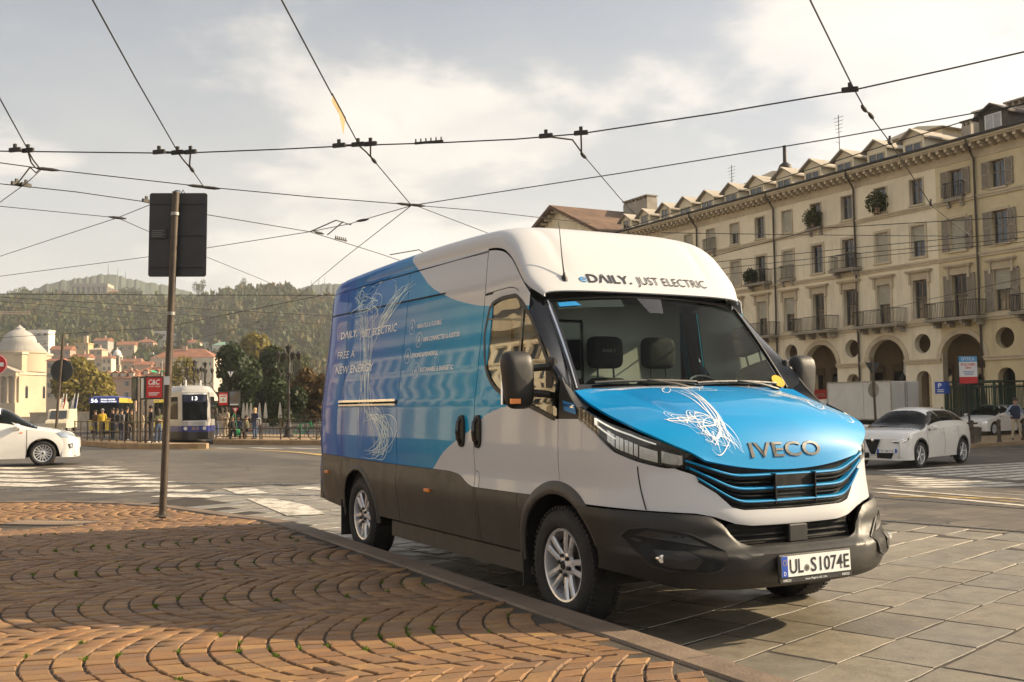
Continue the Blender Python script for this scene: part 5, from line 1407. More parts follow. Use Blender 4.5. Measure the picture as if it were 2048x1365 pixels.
MOD = MB().box(-.82, 0, -.09, .09, 15.92, 16.12).box(-.62, 0, -.09, .09, 15.80, 15.92).mesh('modillion', 'trim_stucco')
def palace(name, n0, n1, wallmat, label, seed, shut, spouts):
 """bays n0..n1 in units of window pitch (even numbers carry the oculus, odd ones the arch)"""
 y0 = W0+(n0-.5)*PITCHW; y1 = W0+(n1+.5)*PITCHW; rng = random.Random(seed)
 b = empty(name, (FX, 0, 0), 0, label, 'building')
 L_ = y1-y0
 n = n0
 while n < n1:
  if n % 2 == 0:
   y = W0+n*PITCHW; link('wall', BAYM[wallmat], b, (0, y, 0))
   link('arch_moulding', ARCHM, b, (0, y+PITCHW, 0)); link('impost', IMPO, b, (0, y, 0))
   n += 2
  else: n += 1
 # storeys' string courses, cornice, roof
 for z, h, d in ((5.86, .30, .12), (9.55, .26, .10), (12.95, .26, .10)): link('string_course', string_mesh(L_, z, h, d), b, (0, y0, 0))
 link('frieze', MB().box(-.05, .02, 0, L_, 15.35, 15.80).mesh('frieze', 'trim_stucco'), b, (0, y0, 0))
 link('cornice', MB().box(-.9, .1, 0, L_, 16.12, 16.22).box(-1.0, .1, 0, L_, 16.22, 16.38).mesh('cornice', 'trim_stucco'), b, (0, y0, 0))
 k = int(L_/.56)
 for i in range(k): link('modillion', MOD, b, (0, y0+(i+.5)*L_/k, 0))
 link('gutter', MB().tube([(-1.02, 0, 16.42), (-1.02, L_, 16.42)], .09, 8).mesh('gutter', 'iron'), b, (0, y0, 0))
 r = MB()
 for q in range(18):                                                # courses of slates stepping up the slope
  xa, xb = -1.0+q*.5, -1.0+(q+1)*.5+.06; za, zb = 16.40+q*.13, 16.40+(q+1)*.13+.03
  r.add([(xa, 0, za), (xb, 0, zb), (xb, L_, zb), (xa, L_, za), (xa, 0, za+.05), (xb, 0, zb+.05), (xb, L_, zb+.05), (xa, L_, za+.05)], [(4, 5, 6, 7), (0, 4, 7, 3), (0, 1, 5, 4), (3, 7, 6, 2)])
 r.add([(8, 0, 18.75), (16, 0, 16.4), (16, L_, 16.4), (8, L_, 18.75)], [(0, 1, 2, 3)])
 r.add([(-1, 0, 16.4), (8, 0, 18.7), (16, 0, 16.4)], [(0, 1, 2)]); r.add([(-1, L_, 16.4), (8, L_, 18.7), (16, L_, 16.4)], [(2, 1, 0)])
 link('roof', r.mesh('roof', 'roof_slate'), b, (0, y0, 0))
 # body behind the facade: arcade vault, back wall, end walls
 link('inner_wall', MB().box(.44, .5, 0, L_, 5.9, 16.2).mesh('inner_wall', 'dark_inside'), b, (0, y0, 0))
 link('arcade_ceiling', MB().box(.45, 5.0, 0, L_, 5.6, 5.9).mesh('arcade_ceiling', 'arcade_wall'), b, (0, y0, 0))
 link('arcade_back', MB().box(5.0, 5.3, 0, L_, GB, 5.9).mesh('arcade_back', 'arcade_wall'), b, (0, y0, 0))
 link('end_wall', MB().box(.5, 16, 0, .3, 5.9, 16.4).box(5.0, 16, 0, .3, GB, 5.9).box(.5, 16, L_-.3, L_, 5.9, 16.4).box(5, 16, L_-.3, L_, GB, 5.9).box(15.7, 16, .3, L_-.3, GB, 16.4).mesh('end_wall', wallmat), b, (0, y0, 0))
 for i in range(n0, n1+1):
  y = W0+i*PITCHW
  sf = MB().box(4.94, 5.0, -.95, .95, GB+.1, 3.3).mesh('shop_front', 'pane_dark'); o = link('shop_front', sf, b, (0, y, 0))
  link('shop_frame', MB().box(4.90, 4.94, -1.05, -.93, GB, 3.4).box(4.90, 4.94, .93, 1.05, GB, 3.4).box(4.88, 4.94, -1.05, 1.05, 3.3, 3.8).mesh('shop_frame', 'wood_frame'), o)
  if -2 <= i <= 16 or i % 2 == 0:
   for k in range(3):
    kind = rng.choices(['glass', 'blind', 'half'], [.55, .25, .3] if not shut else [.9, .05, .05])[0]
    window_set(b, y, k, kind, shut and rng.random() < .85, rng, 'arch' if i % 2 else None)
   if i % 2: balcony(b, y, 6.10, 1.75, .95, 'big')
   if (i+seed) % 3 == 0 and i > 0: balcony(b, y, 10.02, 1.05, .75, 'mid')
   elif i % 4 == 1: balcony(b, y, 13.22, .62, .35, 'top')
   elif not i % 2 and rng.random() < .35: balcony(b, y, 10.02, .62, .35, 'small')
   kind = 'dark' if shut else rng.choice(['open', 'open', 'win'])
   if not (shut and i % 2): dormer(b, y+rng.uniform(-.1, .1), kind, rng)
 for y in spouts:
  mb = MB(); mb.tube([(-1.0, 0, 16.35), (-1.0, 0, 16.05), (-.5, .12, 15.7), (-.14, .18, 15.3), (-.14, .18, 8), (-.20, .18, 6.2), (-.14, .18, 5.6), (-.14, .18, .2)], .065, 8); d = link('downpipe', mb.mesh('downpipe', 'rust_pole', True), b, (0, y, 0))
 return b, y0, y1, rng
pa, ya0, ya1, ra = palace('shuttered_palace', -12, 1, 'stucco_yellow', 'yellow arcaded palace with open louvred shutters and dark dormers at the far right', 4, True, [39.05])
pb, yb0, yb1, rb = palace('arcaded_palace', 2, 13, 'stucco_cream', 'long cream arcaded palace with roller blinds, balconies and a row of pale gabled dormers', 8, False, [48.2, 55.8, 64.6, 73])
# roof storeys and chimneys
def roof_box(par, y, x, w, d, z, h, mat_='stucco_cream'):
 b = link('roof_storey', MB().box(x, x+d, y-w/2, y+w/2, z, z+h).mesh('roof_storey', mat_), par)
 link('storey_roof', MB().add([(x-.5, y-w/2-.5, z+h), (x-.5, y+w/2+.5, z+h), (x+d+.3, y+w/2+.5, z+h), (x+d+.3, y-w/2-.5, z+h), (x+.5, y, z+h+.75), (x+d, y, z+h+.75)], [(0, 1, 4), (1, 2, 5, 4), (2, 3, 5), (3, 0, 4, 5), (3, 2, 1, 0)]).mesh('storey_roof', 'trim_stucco'), b)
 link('pane', MB().box(x-.02, x+.01, y-.35, y+.35, z+h*.35, z+h*.85).mesh('pane', 'pane_dark'), b)
roof_box(pb, 46.6, 3.6, 4.6, 4, 17.2, 1.6); roof_box(pb, 60.5, 3.6, 5.0, 4, 17.2, 1.5); roof_box(pb, 71.5, 3.6, 4.0, 4, 17.2, 1.2)
for y, w in ((50.2, .8), (56.5, .7), (64.0, 1.4), (68.5, .9), (43.0, .7)): chimney(pb, 4.6, y, 17.4, w, .7, 1.3 if w < 1 else 1.1, 2)
for y in (38.6, 36.4, 40.8): chimney(pa, 3.4, y, 17.0, 1.4, .8, 1.7, 3)
mb = MB(); mb.lathe([(.55, 0), (.6, .2), (.45, .55), (.2, .75), (.16, .8), (.14, 2.1)], 14, Matrix.Translation((4.6, 59.6, 19.2))); link('cowl', mb.mesh('cowl', 'iron', True), pb)
for (x, y, z, h) in ((6, 55.3, 18.2, 4.6), (6, 67.5, 18.2, 3.4)):
 mb = MB(); mb.tube([(x, y, z), (x, y, z+h)], .03, 6)
 for q in range(5): zz = z+h-.2-q*.28; mb.bar((x, y-.5+.05*q, zz), (x, y+.5-.05*q, zz), .025)
 mb.bar((x-.4, y, z+h*.55), (x+.4, y+.3, z+h*.55), .025); link('roof_aerial', mb.mesh('roof_aerial', 'iron'), pb)
# plants on balconies
def bush(name, c, r, n, mat_, parent=None, seed=1, flat=1., leafs=.06):
 rng = np.random.default_rng(seed); d = rng.normal(size=(n, 3)); d /= np.linalg.norm(d, axis=1, keepdims=True)
 P = d*(rng.random((n, 1))**.45)*np.array([r, r, r*flat])+np.array(c); a = rng.normal(size=(n, 3)); a /= np.linalg.norm(a, axis=1, keepdims=True); b = np.cross(a, rng.normal(size=(n, 3))); b /= np.linalg.norm(b, axis=1, keepdims=True)
 s = leafs*(.6+.8*rng.random((n, 1))); VV = np.stack([P-a*s, P+b*s*.6, P+a*s, P-b*s*.6], 1).reshape(-1, 3)
 return link(name, np_mesh(name, VV, np.arange(4*n).reshape(n, 4), mat_), parent)
def potted(y, z, r, label, seed, mat_='leaf_olive', x=-.35):
 e = empty('balcony_plant', (FX+x, y, z), 0, label, 'plant', 'plants on the palace balconies')
 bush('foliage', (0, 0, r*.9), r, 700, mat_, e, seed, 1.0, .09)
 MB().lathe([(.14, 0), (.2, .3), (.2, .34), (.0, .34)], 10).build('pot', 'w_rose', e)
potted(W0+3*PITCHW, 13.3, .75, 'bushy green plant filling the top floor balcony nearest the shuttered palace', 21)
potted(W0+5*PITCHW, 13.3, .7, 'bushy green plant on the second top floor balcony of the cream palace', 22)
potted(W0+7*PITCHW+.5, 10.05, .6, 'green plant with a tall tip on a second floor balcony of the cream palace', 23, 'leaf_dark', -.6)
# far end pavilion with its pediment
def pavilion():
 y0 = yb1+.02; A = on_x(1041, 469, FX-1.5); y1 = A.y
 b = empty('corner_pavilion', (FX-1.5, 0, 0), 0, 'cream pavilion with a low pediment and brown tiled roof beyond the long palace', 'building')
 L_ = y1-y0; ym = (y0+y1)/2; zt = 16.6; za = zt+3.4
 link('wall', MB().box(0, 17, y0, y1, GB, zt).mesh('wall', 'stucco_cream'), b)
 link('pediment', MB().add([(0, y0, zt), (0, y1, zt), (0, ym, za), (1, y0, zt), (1, y1, zt), (1, ym, za)], [(0, 2, 1), (3, 4, 5), (0, 1, 4, 3)]).mesh('pediment', 'stucco_cream'), b)
 r = MB()
 for e0, e1 in ((y0-1, ym), (y1+1, ym)): r.add([(-1.1, e0, zt-.1), (-1.1, e1, za+.35), (18, e1, za+.35), (18, e0, zt-.1), (-1.1, e0, zt-.4), (-1.1, e1, za+.05), (18, e1, za+.05), (18, e0, zt-.4)], [(0, 1, 2, 3), (7, 6, 5, 4), (0, 4, 5, 1), (3, 2, 6, 7), (0, 3, 7, 4)])
 link('roof', r.mesh('roof', 'roof_brown'), b)
 c = MB(); c.box(-.9, 0, y0-.9, y1+.9, zt-.6, zt-.41); link('cornice', c.mesh('cornice', 'trim_stucco'), b)
 dm = MB().box(-.7, 0, -.12, .12, -.2, 0).mesh('dentil', 'trim_stucco')
 for i in range(12):
  for e0 in (y0, y1): t = (i+.5)/12; link('dentil', dm, b, (0, e0+(ym-e0)*t, zt+(za-zt)*t-.02))
 for i in range(5):
  for k, (z0, z1, hw) in enumerate(FL):
   y = y0+L_*(i+.5)/5; w = link('window', MB().box(-.05, .0, -.7, .7, z0-.1, z1+.2).mesh('window', 'trim_stucco'), b, (0, y, 0)); link('pane', MB().box(-.06, -.05, -.5, .5, z0, z1).mesh('pane', 'pane_dark'), w)
 chimney(b, 8, ym-2, za-.3, 4.0, 1.2, 1.3, 6); chimney(b, 12, ym-4.5, za-1.2, 5.0, 1.2, 1.2, 7)
pavilion()
# things hung in the arcade
for i, (y, nm) in enumerate(((W0+3*PITCHW, 'a'), (W0+5*PITCHW, 'b'))):
 e = empty('arcade_lantern', (FX+1.2, y-.2, 2.2), 0, ('hanging lantern in front of a white banner in the arch behind the give way sign', 'hanging lantern in front of a white banner in the arch above the box truck')[i], 'lantern', 'lanterns in the arcade')
 mb = MB(); mb.lathe([(.0, 0), (.16, .05), (.26, .55), (.22, .62), (.06, .85), (.02, .9), (.015, 2.9)], 6); mb.build('lantern_body', 'iron', e)
 p = empty('banner', (FX+2.2, y, 1.9), 0, ('white banner hanging inside the arch behind the give way sign', 'white banner hanging inside the arch above the box truck')[i], 'banner', 'banners in the arcade')
 MB().add([(0, -.75, 0), (0, .75, 0), (0, .5, 2.1), (0, -.4, 2.1), (.02, -.75, 0), (.02, .75, 0), (.02, .5, 2.1), (.02, -.4, 2.1)], [(0, 3, 2, 1), (4, 5, 6, 7), (0, 1, 5, 4), (2, 3, 7, 6), (1, 2, 6, 5), (3, 0, 4, 7)]).build('cloth', 'white_sign', p)
 MB().box(-.012, -.004, -.3, .3, .75, .83).box(-.012, -.004, -.22, .22, .6, .66).box(-.012, -.004, -.2, .25, 1.2, 1.5).build('banner_print', 'c_grey', p)
s = empty('shop_sign', (FX+3.6, W0+6.4*PITCHW, 1.2), 0, 'dark red shop sign under the arch left of the box truck', 'shop sign')
MB().bbox(-.05, .05, -1.1, 1.1, 0, 1.0, .02).build('board', 'print_red', s); put_text('lettering', 'GRATIS', 'c_cream', lambda x, y, d: (-.06, .8-x, .45+y), width=1.5, height=.35, parent=s)
# ---- the palace across the square, out of frame on the left; the van's side and windows mirror it
def opposite():
 X1 = -30; b = empty('opposite_palace', (X1, 0, 0), PI, 'sunlit cream palace across the square mirrored in the side of the van', 'building')
 ln = 150; o = -178
 # built in its own frame turned half round: y runs the other way
 link('wall', MB().box(0, .4, o, o+ln, GB, 17).mesh('wall', 'stucco_cream'), b)
 for z in (5.8, 9.5, 12.9): link('string_course', MB().box(-.14, 0, o, o+ln, z, z+.3).mesh('string_course', 'trim_stucco'), b)
 link('cornice', MB().box(-1, 0, o, o+ln, 16.2, 16.6).mesh('cornice', 'trim_stucco'), b)
 link('roof', MB().add([(-1, o, 16.6), (8, o, 21.5), (8, o+ln, 21.5), (-1, o+ln, 16.6), (17, o, 16.6), (17, o+ln, 16.6)], [(0, 3, 2, 1), (1, 2, 5, 4), (0, 1, 4), (3, 5, 2)]).mesh('roof', 'roof_slate'), b)
 ws = [MB().box(-.03, .01, -hw, hw, z0, z1).mesh('pane', 'pane_dark') for z0, z1, hw in FL]; tr = [MB().box(-.08, 0, -hw-.16, -hw, z0, z1+.1).box(-.08, 0, hw, hw+.16, z0, z1+.1).box(-.3, 0, -hw-.3, hw+.3, z1+.1, z1+.35).mesh('window', 'trim_stucco') for z0, z1, hw in FL]
 sh = [MB().box(-.12, -.07, -hw*2-.1, -hw-.05, z0, z1).box(-.12, -.07, hw+.05, hw*2+.1, z0, z1).mesh('shutter', 'shutter_grey') for z0, z1, hw in FL]
 ar = MB().add([(-.02, y, z) for y, z in arch_poly(0, 1.5, GB, 3.7)], [tuple(range(21))]).mesh('arch', 'arcade_wall'); ba = railing(1.7, .9, 6.1, .95, .2); bs = MB().box(-1, 0, -1.8, 1.8, 5.95, 6.1).mesh('balcony', 'stone_grey')
 for i in range(52):
  y = o+1.4+i*2.86
  for k in range(3):
   w = link('window', tr[k], b, (0, y, 0)); link('pane', ws[k], w)
   if i % 3: link('shutter', sh[k], w)
  if i % 2:
   link('arch', ar, b, (0, y, 0)); q = link('balcony', bs, b, (0, y, 0)); link('railing', ba, q)
opposite()

# ---------------------------------------------------------------- cars: one builder driven by a profile
def car_frame(front_pt, fwd_cam):
 """car frame: +x forwards, +y to the car's left; fwd_cam = heading in camera (right, forward)"""
 h = Vector((R0.x, R0.y))*fwd_cam[0]+Vector((st, ct))*fwd_cam[1]; return math.atan2(h.y, h.x)
def make_car(name, label, loc, rz, sp, group=None):
 car = empty(name, loc, rz, label, 'car', group)
 top = pchip(sp['top']); belt = pchip(sp['belt']); wid = pchip(sp['wid']); rw = pchip(sp['roofw'])
 xa, xb = sp['x0'], sp['x1']; R = sp['R']; ax = sp['axles']; zs = sp.get('sill', .20)
 def low(x):
  z = zs+sp.get('lip', .05)*(sstep(xb-.5, xb, x)+sstep(-xa-.5, -xa, -x))
  for a in ax:
   q = (R+.055)**2-(x-a)**2
   if q > 0: z = max(z, R+math.sqrt(q))
  return z
 def hw(x, z):
  b = belt(x); w = wid(x); k = (z-zs)/max(.1, b-zs)
  w2 = w*(.955+.045*math.sin(PI*min(1, max(0, k*.85+.05)))) - .03*max(0, k-.8)
  return w2
 def side_pt(x, v, sd, o=0.):
  lo, hi = low(x), belt(x); z = lo+(hi-lo)*v; return (x, sd*(hw(x, z)+o), z)
 def top_pt(x, q, o=0.):                                            # q 0..1 across from right to left
  al = PI*(1-q); c_, s_ = math.cos(al), math.sin(al); b, t = belt(x), top(x); w = hw(x, b); n = sp.get('n', 2.6)
  hgt = max(.004, t-b); k = min(1, hgt/.35); nn = n+.8*k
  a = abs(s_)**(2/nn); cc = math.copysign(abs(c_)**(2/nn), c_)
  inn = 1-(1-rw(x))*a*k
  return (x, cc*w*inn*1.0, b+hgt*a+o)
 nx = 70
 xs = lambda u: xa+(xb-xa)*u
 for sd in (1, -1):
  mb = MB(); mb.grid(lambda u, v: side_pt(xs(u), v, sd), 90, 12); mb.build('body_side', sp['paint'], car, True)
  mb = MB(); mb.grid(lambda u, v: (xs(u), sd*(hw(xs(u), low(xs(u)))-.002-.10*v), low(xs(u))+.01*v), 90, 1); mb.build('sill', 'black_plastic', car)
 mb = MB(); mb.grid(lambda u, v: top_pt(xs(u), v), 110, 36); mb.build('body_top', sp['paint'], car, True)
 mb = MB(); mb.box(xa+.15, xb-.15, -.62, .62, zs+.02, min(.62, sp['R']*1.9)); mb.build('underbody', 'black_gap', car)
 # glass: windscreen, rear window, side windows as bent panes just proud of the shell
 def pane(nm, x0, x1, q0, q1, nu, nv, mat_='car_glass', shape=None, o=.006):
  mb = MB()
  def f(u, v):
   q = q0+(q1-q0)*v; a, b = (shape(v) if shape else (x0, x1)); x = a+(b-a)*u; p = top_pt(x, q); c = Vector((p[0], 0, belt(x)+.1)); d = (Vector(p)-c); d = d.normalized()*o if d.length else Vector()
   return (p[0]+(.008 if x > 0 else -.004)*0, p[1]+d.y, p[2]+d.z)
  mb.grid(f, nu, nv); return mb.build(nm, mat_, car, True)
 g = sp['glass']
 pane('screen_border', g['ws'][0]+.07, g['ws'][1]-.04, .5-g['wsq']-.025, .5+g['wsq']+.025, 10, 14, 'gloss_black', None, .003)
 pane('windscreen', *g['ws'], .5-g['wsq'], .5+g['wsq'], 10, 14)
 if 'rw' in g: pane('rear_window', *g['rw'], .5-g['wsq']*.9, .5+g['wsq']*.9, 8, 10)
 for sd in (1, -1):
  for (x0, x1, s0, s1) in g['side']:
   lo, hi = g['q']
   qa, qb = (1-lo, 1-hi) if sd > 0 else (lo, hi)
   pane('side_window', x0, x1, qa, qb, 8, 6, 'car_glass', lambda v, x0=x0, x1=x1, s0=s0, s1=s1: (x0+s0*v, x1-s1*v))
  for x in g.get('pillar', []):
   lo, hi = g['q']; qa, qb = (1-lo, 1-hi) if sd > 0 else (lo, hi)
   pane('pillar', x-.05, x+.05, qa, qb, 2, 6, 'gloss_black', None, .008)
  for x in sp.get('seams', []):
   mb = MB(); vs_ = []
   for k in range(13):
    for e in (-.006, .006): vs_.append(side_pt(x+e, .06+.94*k/12, sd, .003))
   mb.add(vs_, [(2*i, 2*i+1, 2*i+3, 2*i+2) for i in range(12)]); mb.build('door_seam', 'black_gap', car)
  for x in sp.get('handles', []):
   p = side_pt(x, .86, sd, .012); mb = MB(); mb.bbox(-.10, .10, -.012, .012, -.014, .014, .004, Matrix.Translation(p)); mb.build('door_handle', sp['paint'], car)
  # mirrors
  mx = sp['mirror']; b = belt(mx); p = Vector((mx, sd*(hw(mx, b)+.10), b+.07)); mb = MB()
  mb.lathe([(0, -.08), (.07, -.07), (.10, -.02), (.095, .05), (.085, .06), (0, .06)], 16, Matrix.Translation(p) @ Matrix.Rotation(-PI/2, 4, 'Y') @ Matrix.Diagonal((.75, 1.25, 1, 1))); m_ = mb.build('door_mirror', sp['paint'], car, True)
  mb = MB(); mb.bar((mx+.03, sd*(hw(mx, b)-.02), b-.02), (p.x, p.y-sd*.06, p.z-.03), .05, .03); mb.build('mirror_foot', 'black_plastic', m_)
  # arches
  for a in ax:
   mb = MB(); rr = R+.058
   mb.grid(lambda u, v: (lambda al: (lambda x, z: (x, sd*(hw(min(xb-.02, max(xa+.02, x)), z)+.004-.22*v), z))(a+rr*math.cos(al), R+rr*math.sin(al)))(PI*(-.12+1.24*u)), 24, 2); mb.build('wheel_housing', 'black_gap', car)
   if sp.get('flare'):
    mb = MB(); mb.grid(lambda u, v: (lambda al, r_: (lambda x, z: (x, sd*(hw(min(xb-.02, max(xa+.02, x)), z)+.012*math.sin(PI*v)+.003), z))(a+r_*math.cos(al), R+r_*math.sin(al)))(PI*(-.05+1.1*u), rr-.004+.06*v), 26, 3); mb.build('arch_trim', sp['flare'], car, True)
 for sd in (1, -1):
  for a in ax:
   w = make_wheel(R, .21, R*sp.get('rimk', .68), car, (a, sd*(hw(a, R*2.2)-.115), R), 1, sp.get('wheel', 'suv'))
   w.rotation_euler = (0, 0, -PI/2 if sd > 0 else PI/2)
 sp['extra'](car, side_pt, top_pt, hw, belt, top, low)
 return car
def front_end(car, xb, R, w, pts, depth=.34, z0=.2, z1=.7, n=2.8, paint='car_white', tilt=.1):
 """bumper wrap: rounded in plan; returns fn(y, z, out) giving points on it"""
 def fn(y, z, o=0.):
  a = w(z); k = min(1, abs(y)/a); x = xb-depth+depth*(1-k**n)**(1/n)-tilt*abs(z-.45)
  return (x+o, y, z)
 def wrap(t, z, o=0.):
  a = w(z)+o*.5; c_, s_ = math.cos(t), math.sin(t)
  return (xb-depth+(depth+o)*abs(s_)**(2/n)-tilt*abs(z-.45), math.copysign(abs(c_)**(2/n), c_)*a, z)
 mb = MB(); mb.grid(lambda u, v: wrap(PI*u, z0+(z1-z0)*v), 48, 12); mb.build('front_bumper', paint, car, True)
 return wrap
# ---- white hatchback cut by the left edge
def hatch_extra(car, side_pt, top_pt, hw, belt, top, low):
 w = front_end(car, .86, .31, lambda z: .80, None, .42, .20, .66, 2.5, 'car_white', .06)
 for sd in (1, -1):
  f = lambda t, z, o=0., sd=sd: (lambda p: (p[0], sd*p[1], p[2]))(w(t, z, o))
  hl = poly_on(car, 'headlamp', 'lamp_reflector', lambda x, z, o: (x, sd*(hw(x, min(z, belt(x)))-.012*((x-.3)/.4)**2+o-.05*max(0, z-belt(x)+.02)), z), [(.30, .80), (.42, .84), (.62, .79), (.72, .70), (.64, .66), (.42, .69)], .012)
  poly_on(car, 'lamp_cover', 'lamp_glass', lambda x, z, o: (x, sd*(hw(x, min(z, belt(x)))+o-.05*max(0, z-belt(x)+.02)), z), [(.29, .80), (.42, .85), (.63, .80), (.74, .70), (.64, .65), (.41, .68)], .018, hl)
  poly_on(car, 'fog_lamp', 'black_plastic', f, [(.22, .52), (.55, .54), (.60, .44), (.30, .40)], .012)
  poly_on(car, 'fog_lens', 'lamp_reflector', f, [(.32, .50), (.46, .51), (.46, .44), (.34, .43)], .018)
  poly_on(car, 'side_marker', 'amber', lambda x, z, o: (x, sd*(hw(x, z)+o), z), [(-.52, .83), (-.45, .83), (-.45, .805), (-.52, .805)], .008)
 poly_on(car, 'intake', 'black_gap', w, [(1.2, .42), (1.94, .42), (1.85, .28), (1.3, .28)], .010)
 mb = MB(); mb.box(-.6, -2.6, -.5, .5, .5, .75); mb.build('seats', 'seat_fabric', car)
hatch = dict(top=[(-3.2, .80), (-3.1, 1.0), (-2.8, 1.30), (-2.4, 1.44), (-1.8, 1.49), (-1.2, 1.47), (-.85, 1.38), (-.45, 1.13), (-.12, .965), (.2, .91), (.5, .82), (.72, .70), (.84, .56), (.9, .45)],
 belt=[(-3.2, .79), (-3.0, .93), (-2.2, .94), (-1.2, .92), (-.4, .89), (.0, .85), (.4, .78), (.7, .66), (.86, .50), (.9, .44)], wid=[(-3.2, .70), (-2.9, .80), (-2.2, .845), (-.8, .845), (0, .84), (.4, .81), (.65, .74), (.82, .64), (.9, .55)], roofw=[(-3.2, .75), (-1, .74), (0, .85), (.9, .9)],
 x0=-3.18, x1=.80, R=.308, axles=(0, -2.51), sill=.19, paint='car_white', mirror=-.58, handles=(-1.55,), seams=(-.36, -1.75), wheel='hatch', rimk=.69,
 glass=dict(ws=(-.20, -.92), wsq=.40, rw=(-3.05, -2.6), side=[(-1.62, -.62, .25, .52), (-2.6, -1.72, .3, .05)], q=(.04, .25), pillar=[-1.67]), extra=hatch_extra)
fc = Vector((1.89, 27.8)); hx = Vector((R0.x, R0.y)); rzh = -.10; off = Vector((math.sin(rzh), -math.cos(rzh)))
hc = make_car('hatchback', 'white three door hatchback cut by the left edge beside the zebra crossing', (1.89-off.x*.75, 27.8-off.y*.75, gz(1.9, 27.8)), rzh, hatch)
# ---- white sport utility car behind the van's nose
def suv_extra(car, side_pt, top_pt, hw, belt, top, low):
 w = front_end(car, .94, .36, lambda z: .93, None, .5, .24, .82, 2.5, 'car_white', .05)
 tri = poly_on(car, 'shield_grille', 'black_gap', w, [(1.40, .80), (1.74, .80), (1.60, .40), (1.54, .40)], .014)
 mb = MB(); P = [w(t, z, .020) for t, z in ((1.39, .81), (1.75, .81), (1.61, .38), (1.53, .38), (1.39, .81))]; mb.tube(P, .012, 6); mb.build('grille_rim', 'chrome', tri, True)
 mb = MB(); p = w(PI/2, .78, .03); mb.lathe([(0, .01), (.035, .008), (.04, 0)], 16, Matrix.Translation(p) @ Matrix.Rotation(PI/2, 4, 'Y')); mb.build('badge', 'chrome', tri, True)
 poly_on(car, 'lower_intake', 'black_gap', w, [(1.0, .46), (1.50, .44), (1.50, .30), (1.1, .28)], .012); poly_on(car, 'lower_intake', 'black_gap', w, [(2.14, .46), (1.64, .44), (1.64, .30), (2.04, .28)], .012)
 for sd in (1, -1):
  f = lambda t, z, o=0., sd=sd: (lambda p: (p[0], sd*p[1], p[2]))(w(t, z, o))
  hl = poly_on(car, 'headlamp', 'black_plastic', f, [(.30, .90), (.62, .82), (1.12, .735), (.95, .70), (.62, .71), (.36, .80)], .016)
  poly_on(car, 'headlamp_lens', 'lamp_reflector', f, [(.42, .84), (.66, .79), (.95, .74), (.66, .73), (.46, .77)], .022, hl)
  poly_on(car, 'running_light', 'drl', f, [(.32, .885), (.64, .815), (1.08, .74), (1.06, .732), (.64, .80), (.33, .87)], .026, hl)
  poly_on(car, 'tail_lamp', 'red_lens', lambda x, z, o: (x, sd*(hw(x, z)+o), z), [(-3.72, 1.02), (-3.35, 1.0), (-3.45, .92), (-3.72, .90)], .012)
 pt = empty('registration_plate'); pt.parent = car; p = w(1.22, .50, .03); pt.location = p; pt.rotation_euler = (0, 0, PI/2+.25)
 MB().box(-.26, .26, -.006, .006, -.055, .055).build('plate_face', 'plate_white', pt); MB().box(-.26, -.21, -.008, -.006, -.054, .054).box(.21, .26, -.008, -.006, -.054, .054).build('plate_band', 'plate_blue', pt)
 put_text('plate_lettering', 'FW 861TC', 'print_black', lambda x, y, d: (-.19+x, -.0085, -.035+y), width=.38, height=.095, parent=pt)
 mb = MB(); mb.bbox(-.03, .10, -.02, .02, 0, .06, .01, Matrix.Translation((-2.9, 0, top(-2.9)-.01))); mb.build('roof_fin', 'car_white', car)
 for sd in (1, -1): mb = MB(); mb.tube([top_pt(x, .5-sd*.40, .012) for x in np.linspace(-2.9, -1.1, 10)], .014, 6); mb.build('roof_rail', 'gloss_black', car, True)
suv = dict(top=[(-3.72, .95), (-3.6, 1.12), (-3.35, 1.42), (-2.8, 1.61), (-2.2, 1.66), (-1.6, 1.67), (-1.2, 1.62), (-.85, 1.48), (-.3, 1.16), (-.02, 1.10), (.35, 1.06), (.65, .98), (.82, .86), (.92, .74)],
 belt=[(-3.72, .92), (-3.4, 1.10), (-2.6, 1.10), (-1.2, 1.06), (-.2, 1.0), (.3, .95), (.65, .87), (.92, .72)], wid=[(-3.72, .78), (-3.4, .90), (-2.8, .955), (-1.5, .94), (0, .955), (.4, .93), (.7, .84), (.92, .70)], roofw=[(-3.72, .75), (-1, .72), (0, .86), (.92, .9)],
 x0=-3.70, x1=.86, R=.362, axles=(0, -2.82), sill=.27, paint='car_white', mirror=-.62, handles=(-1.45, -2.35), seams=(-.42, -1.55, -2.5), wheel='suv', rimk=.72, flare='black_plastic',
 glass=dict(ws=(-.12, -1.02), wsq=.41, rw=(-3.55, -3.0), side=[(-1.55, -.66, .1, .55), (-2.45, -1.62, .05, .0), (-3.1, -2.52, .45, .05)], q=(.045, .25), pillar=[-1.58, -2.48]), extra=suv_extra)
P0 = on_ground(1830, 28.5); rzs = car_frame(None, (-.716, -.698)); n_ = Vector((-math.sin(rzs), math.cos(rzs)))
sc_ = make_car('sport_utility_car', 'white sport utility car with a dark shield grille driving behind the van nose', (P0.x-n_.x*.80, P0.y-n_.y*.80, gz(P0.x, P0.y)), rzs, suv)
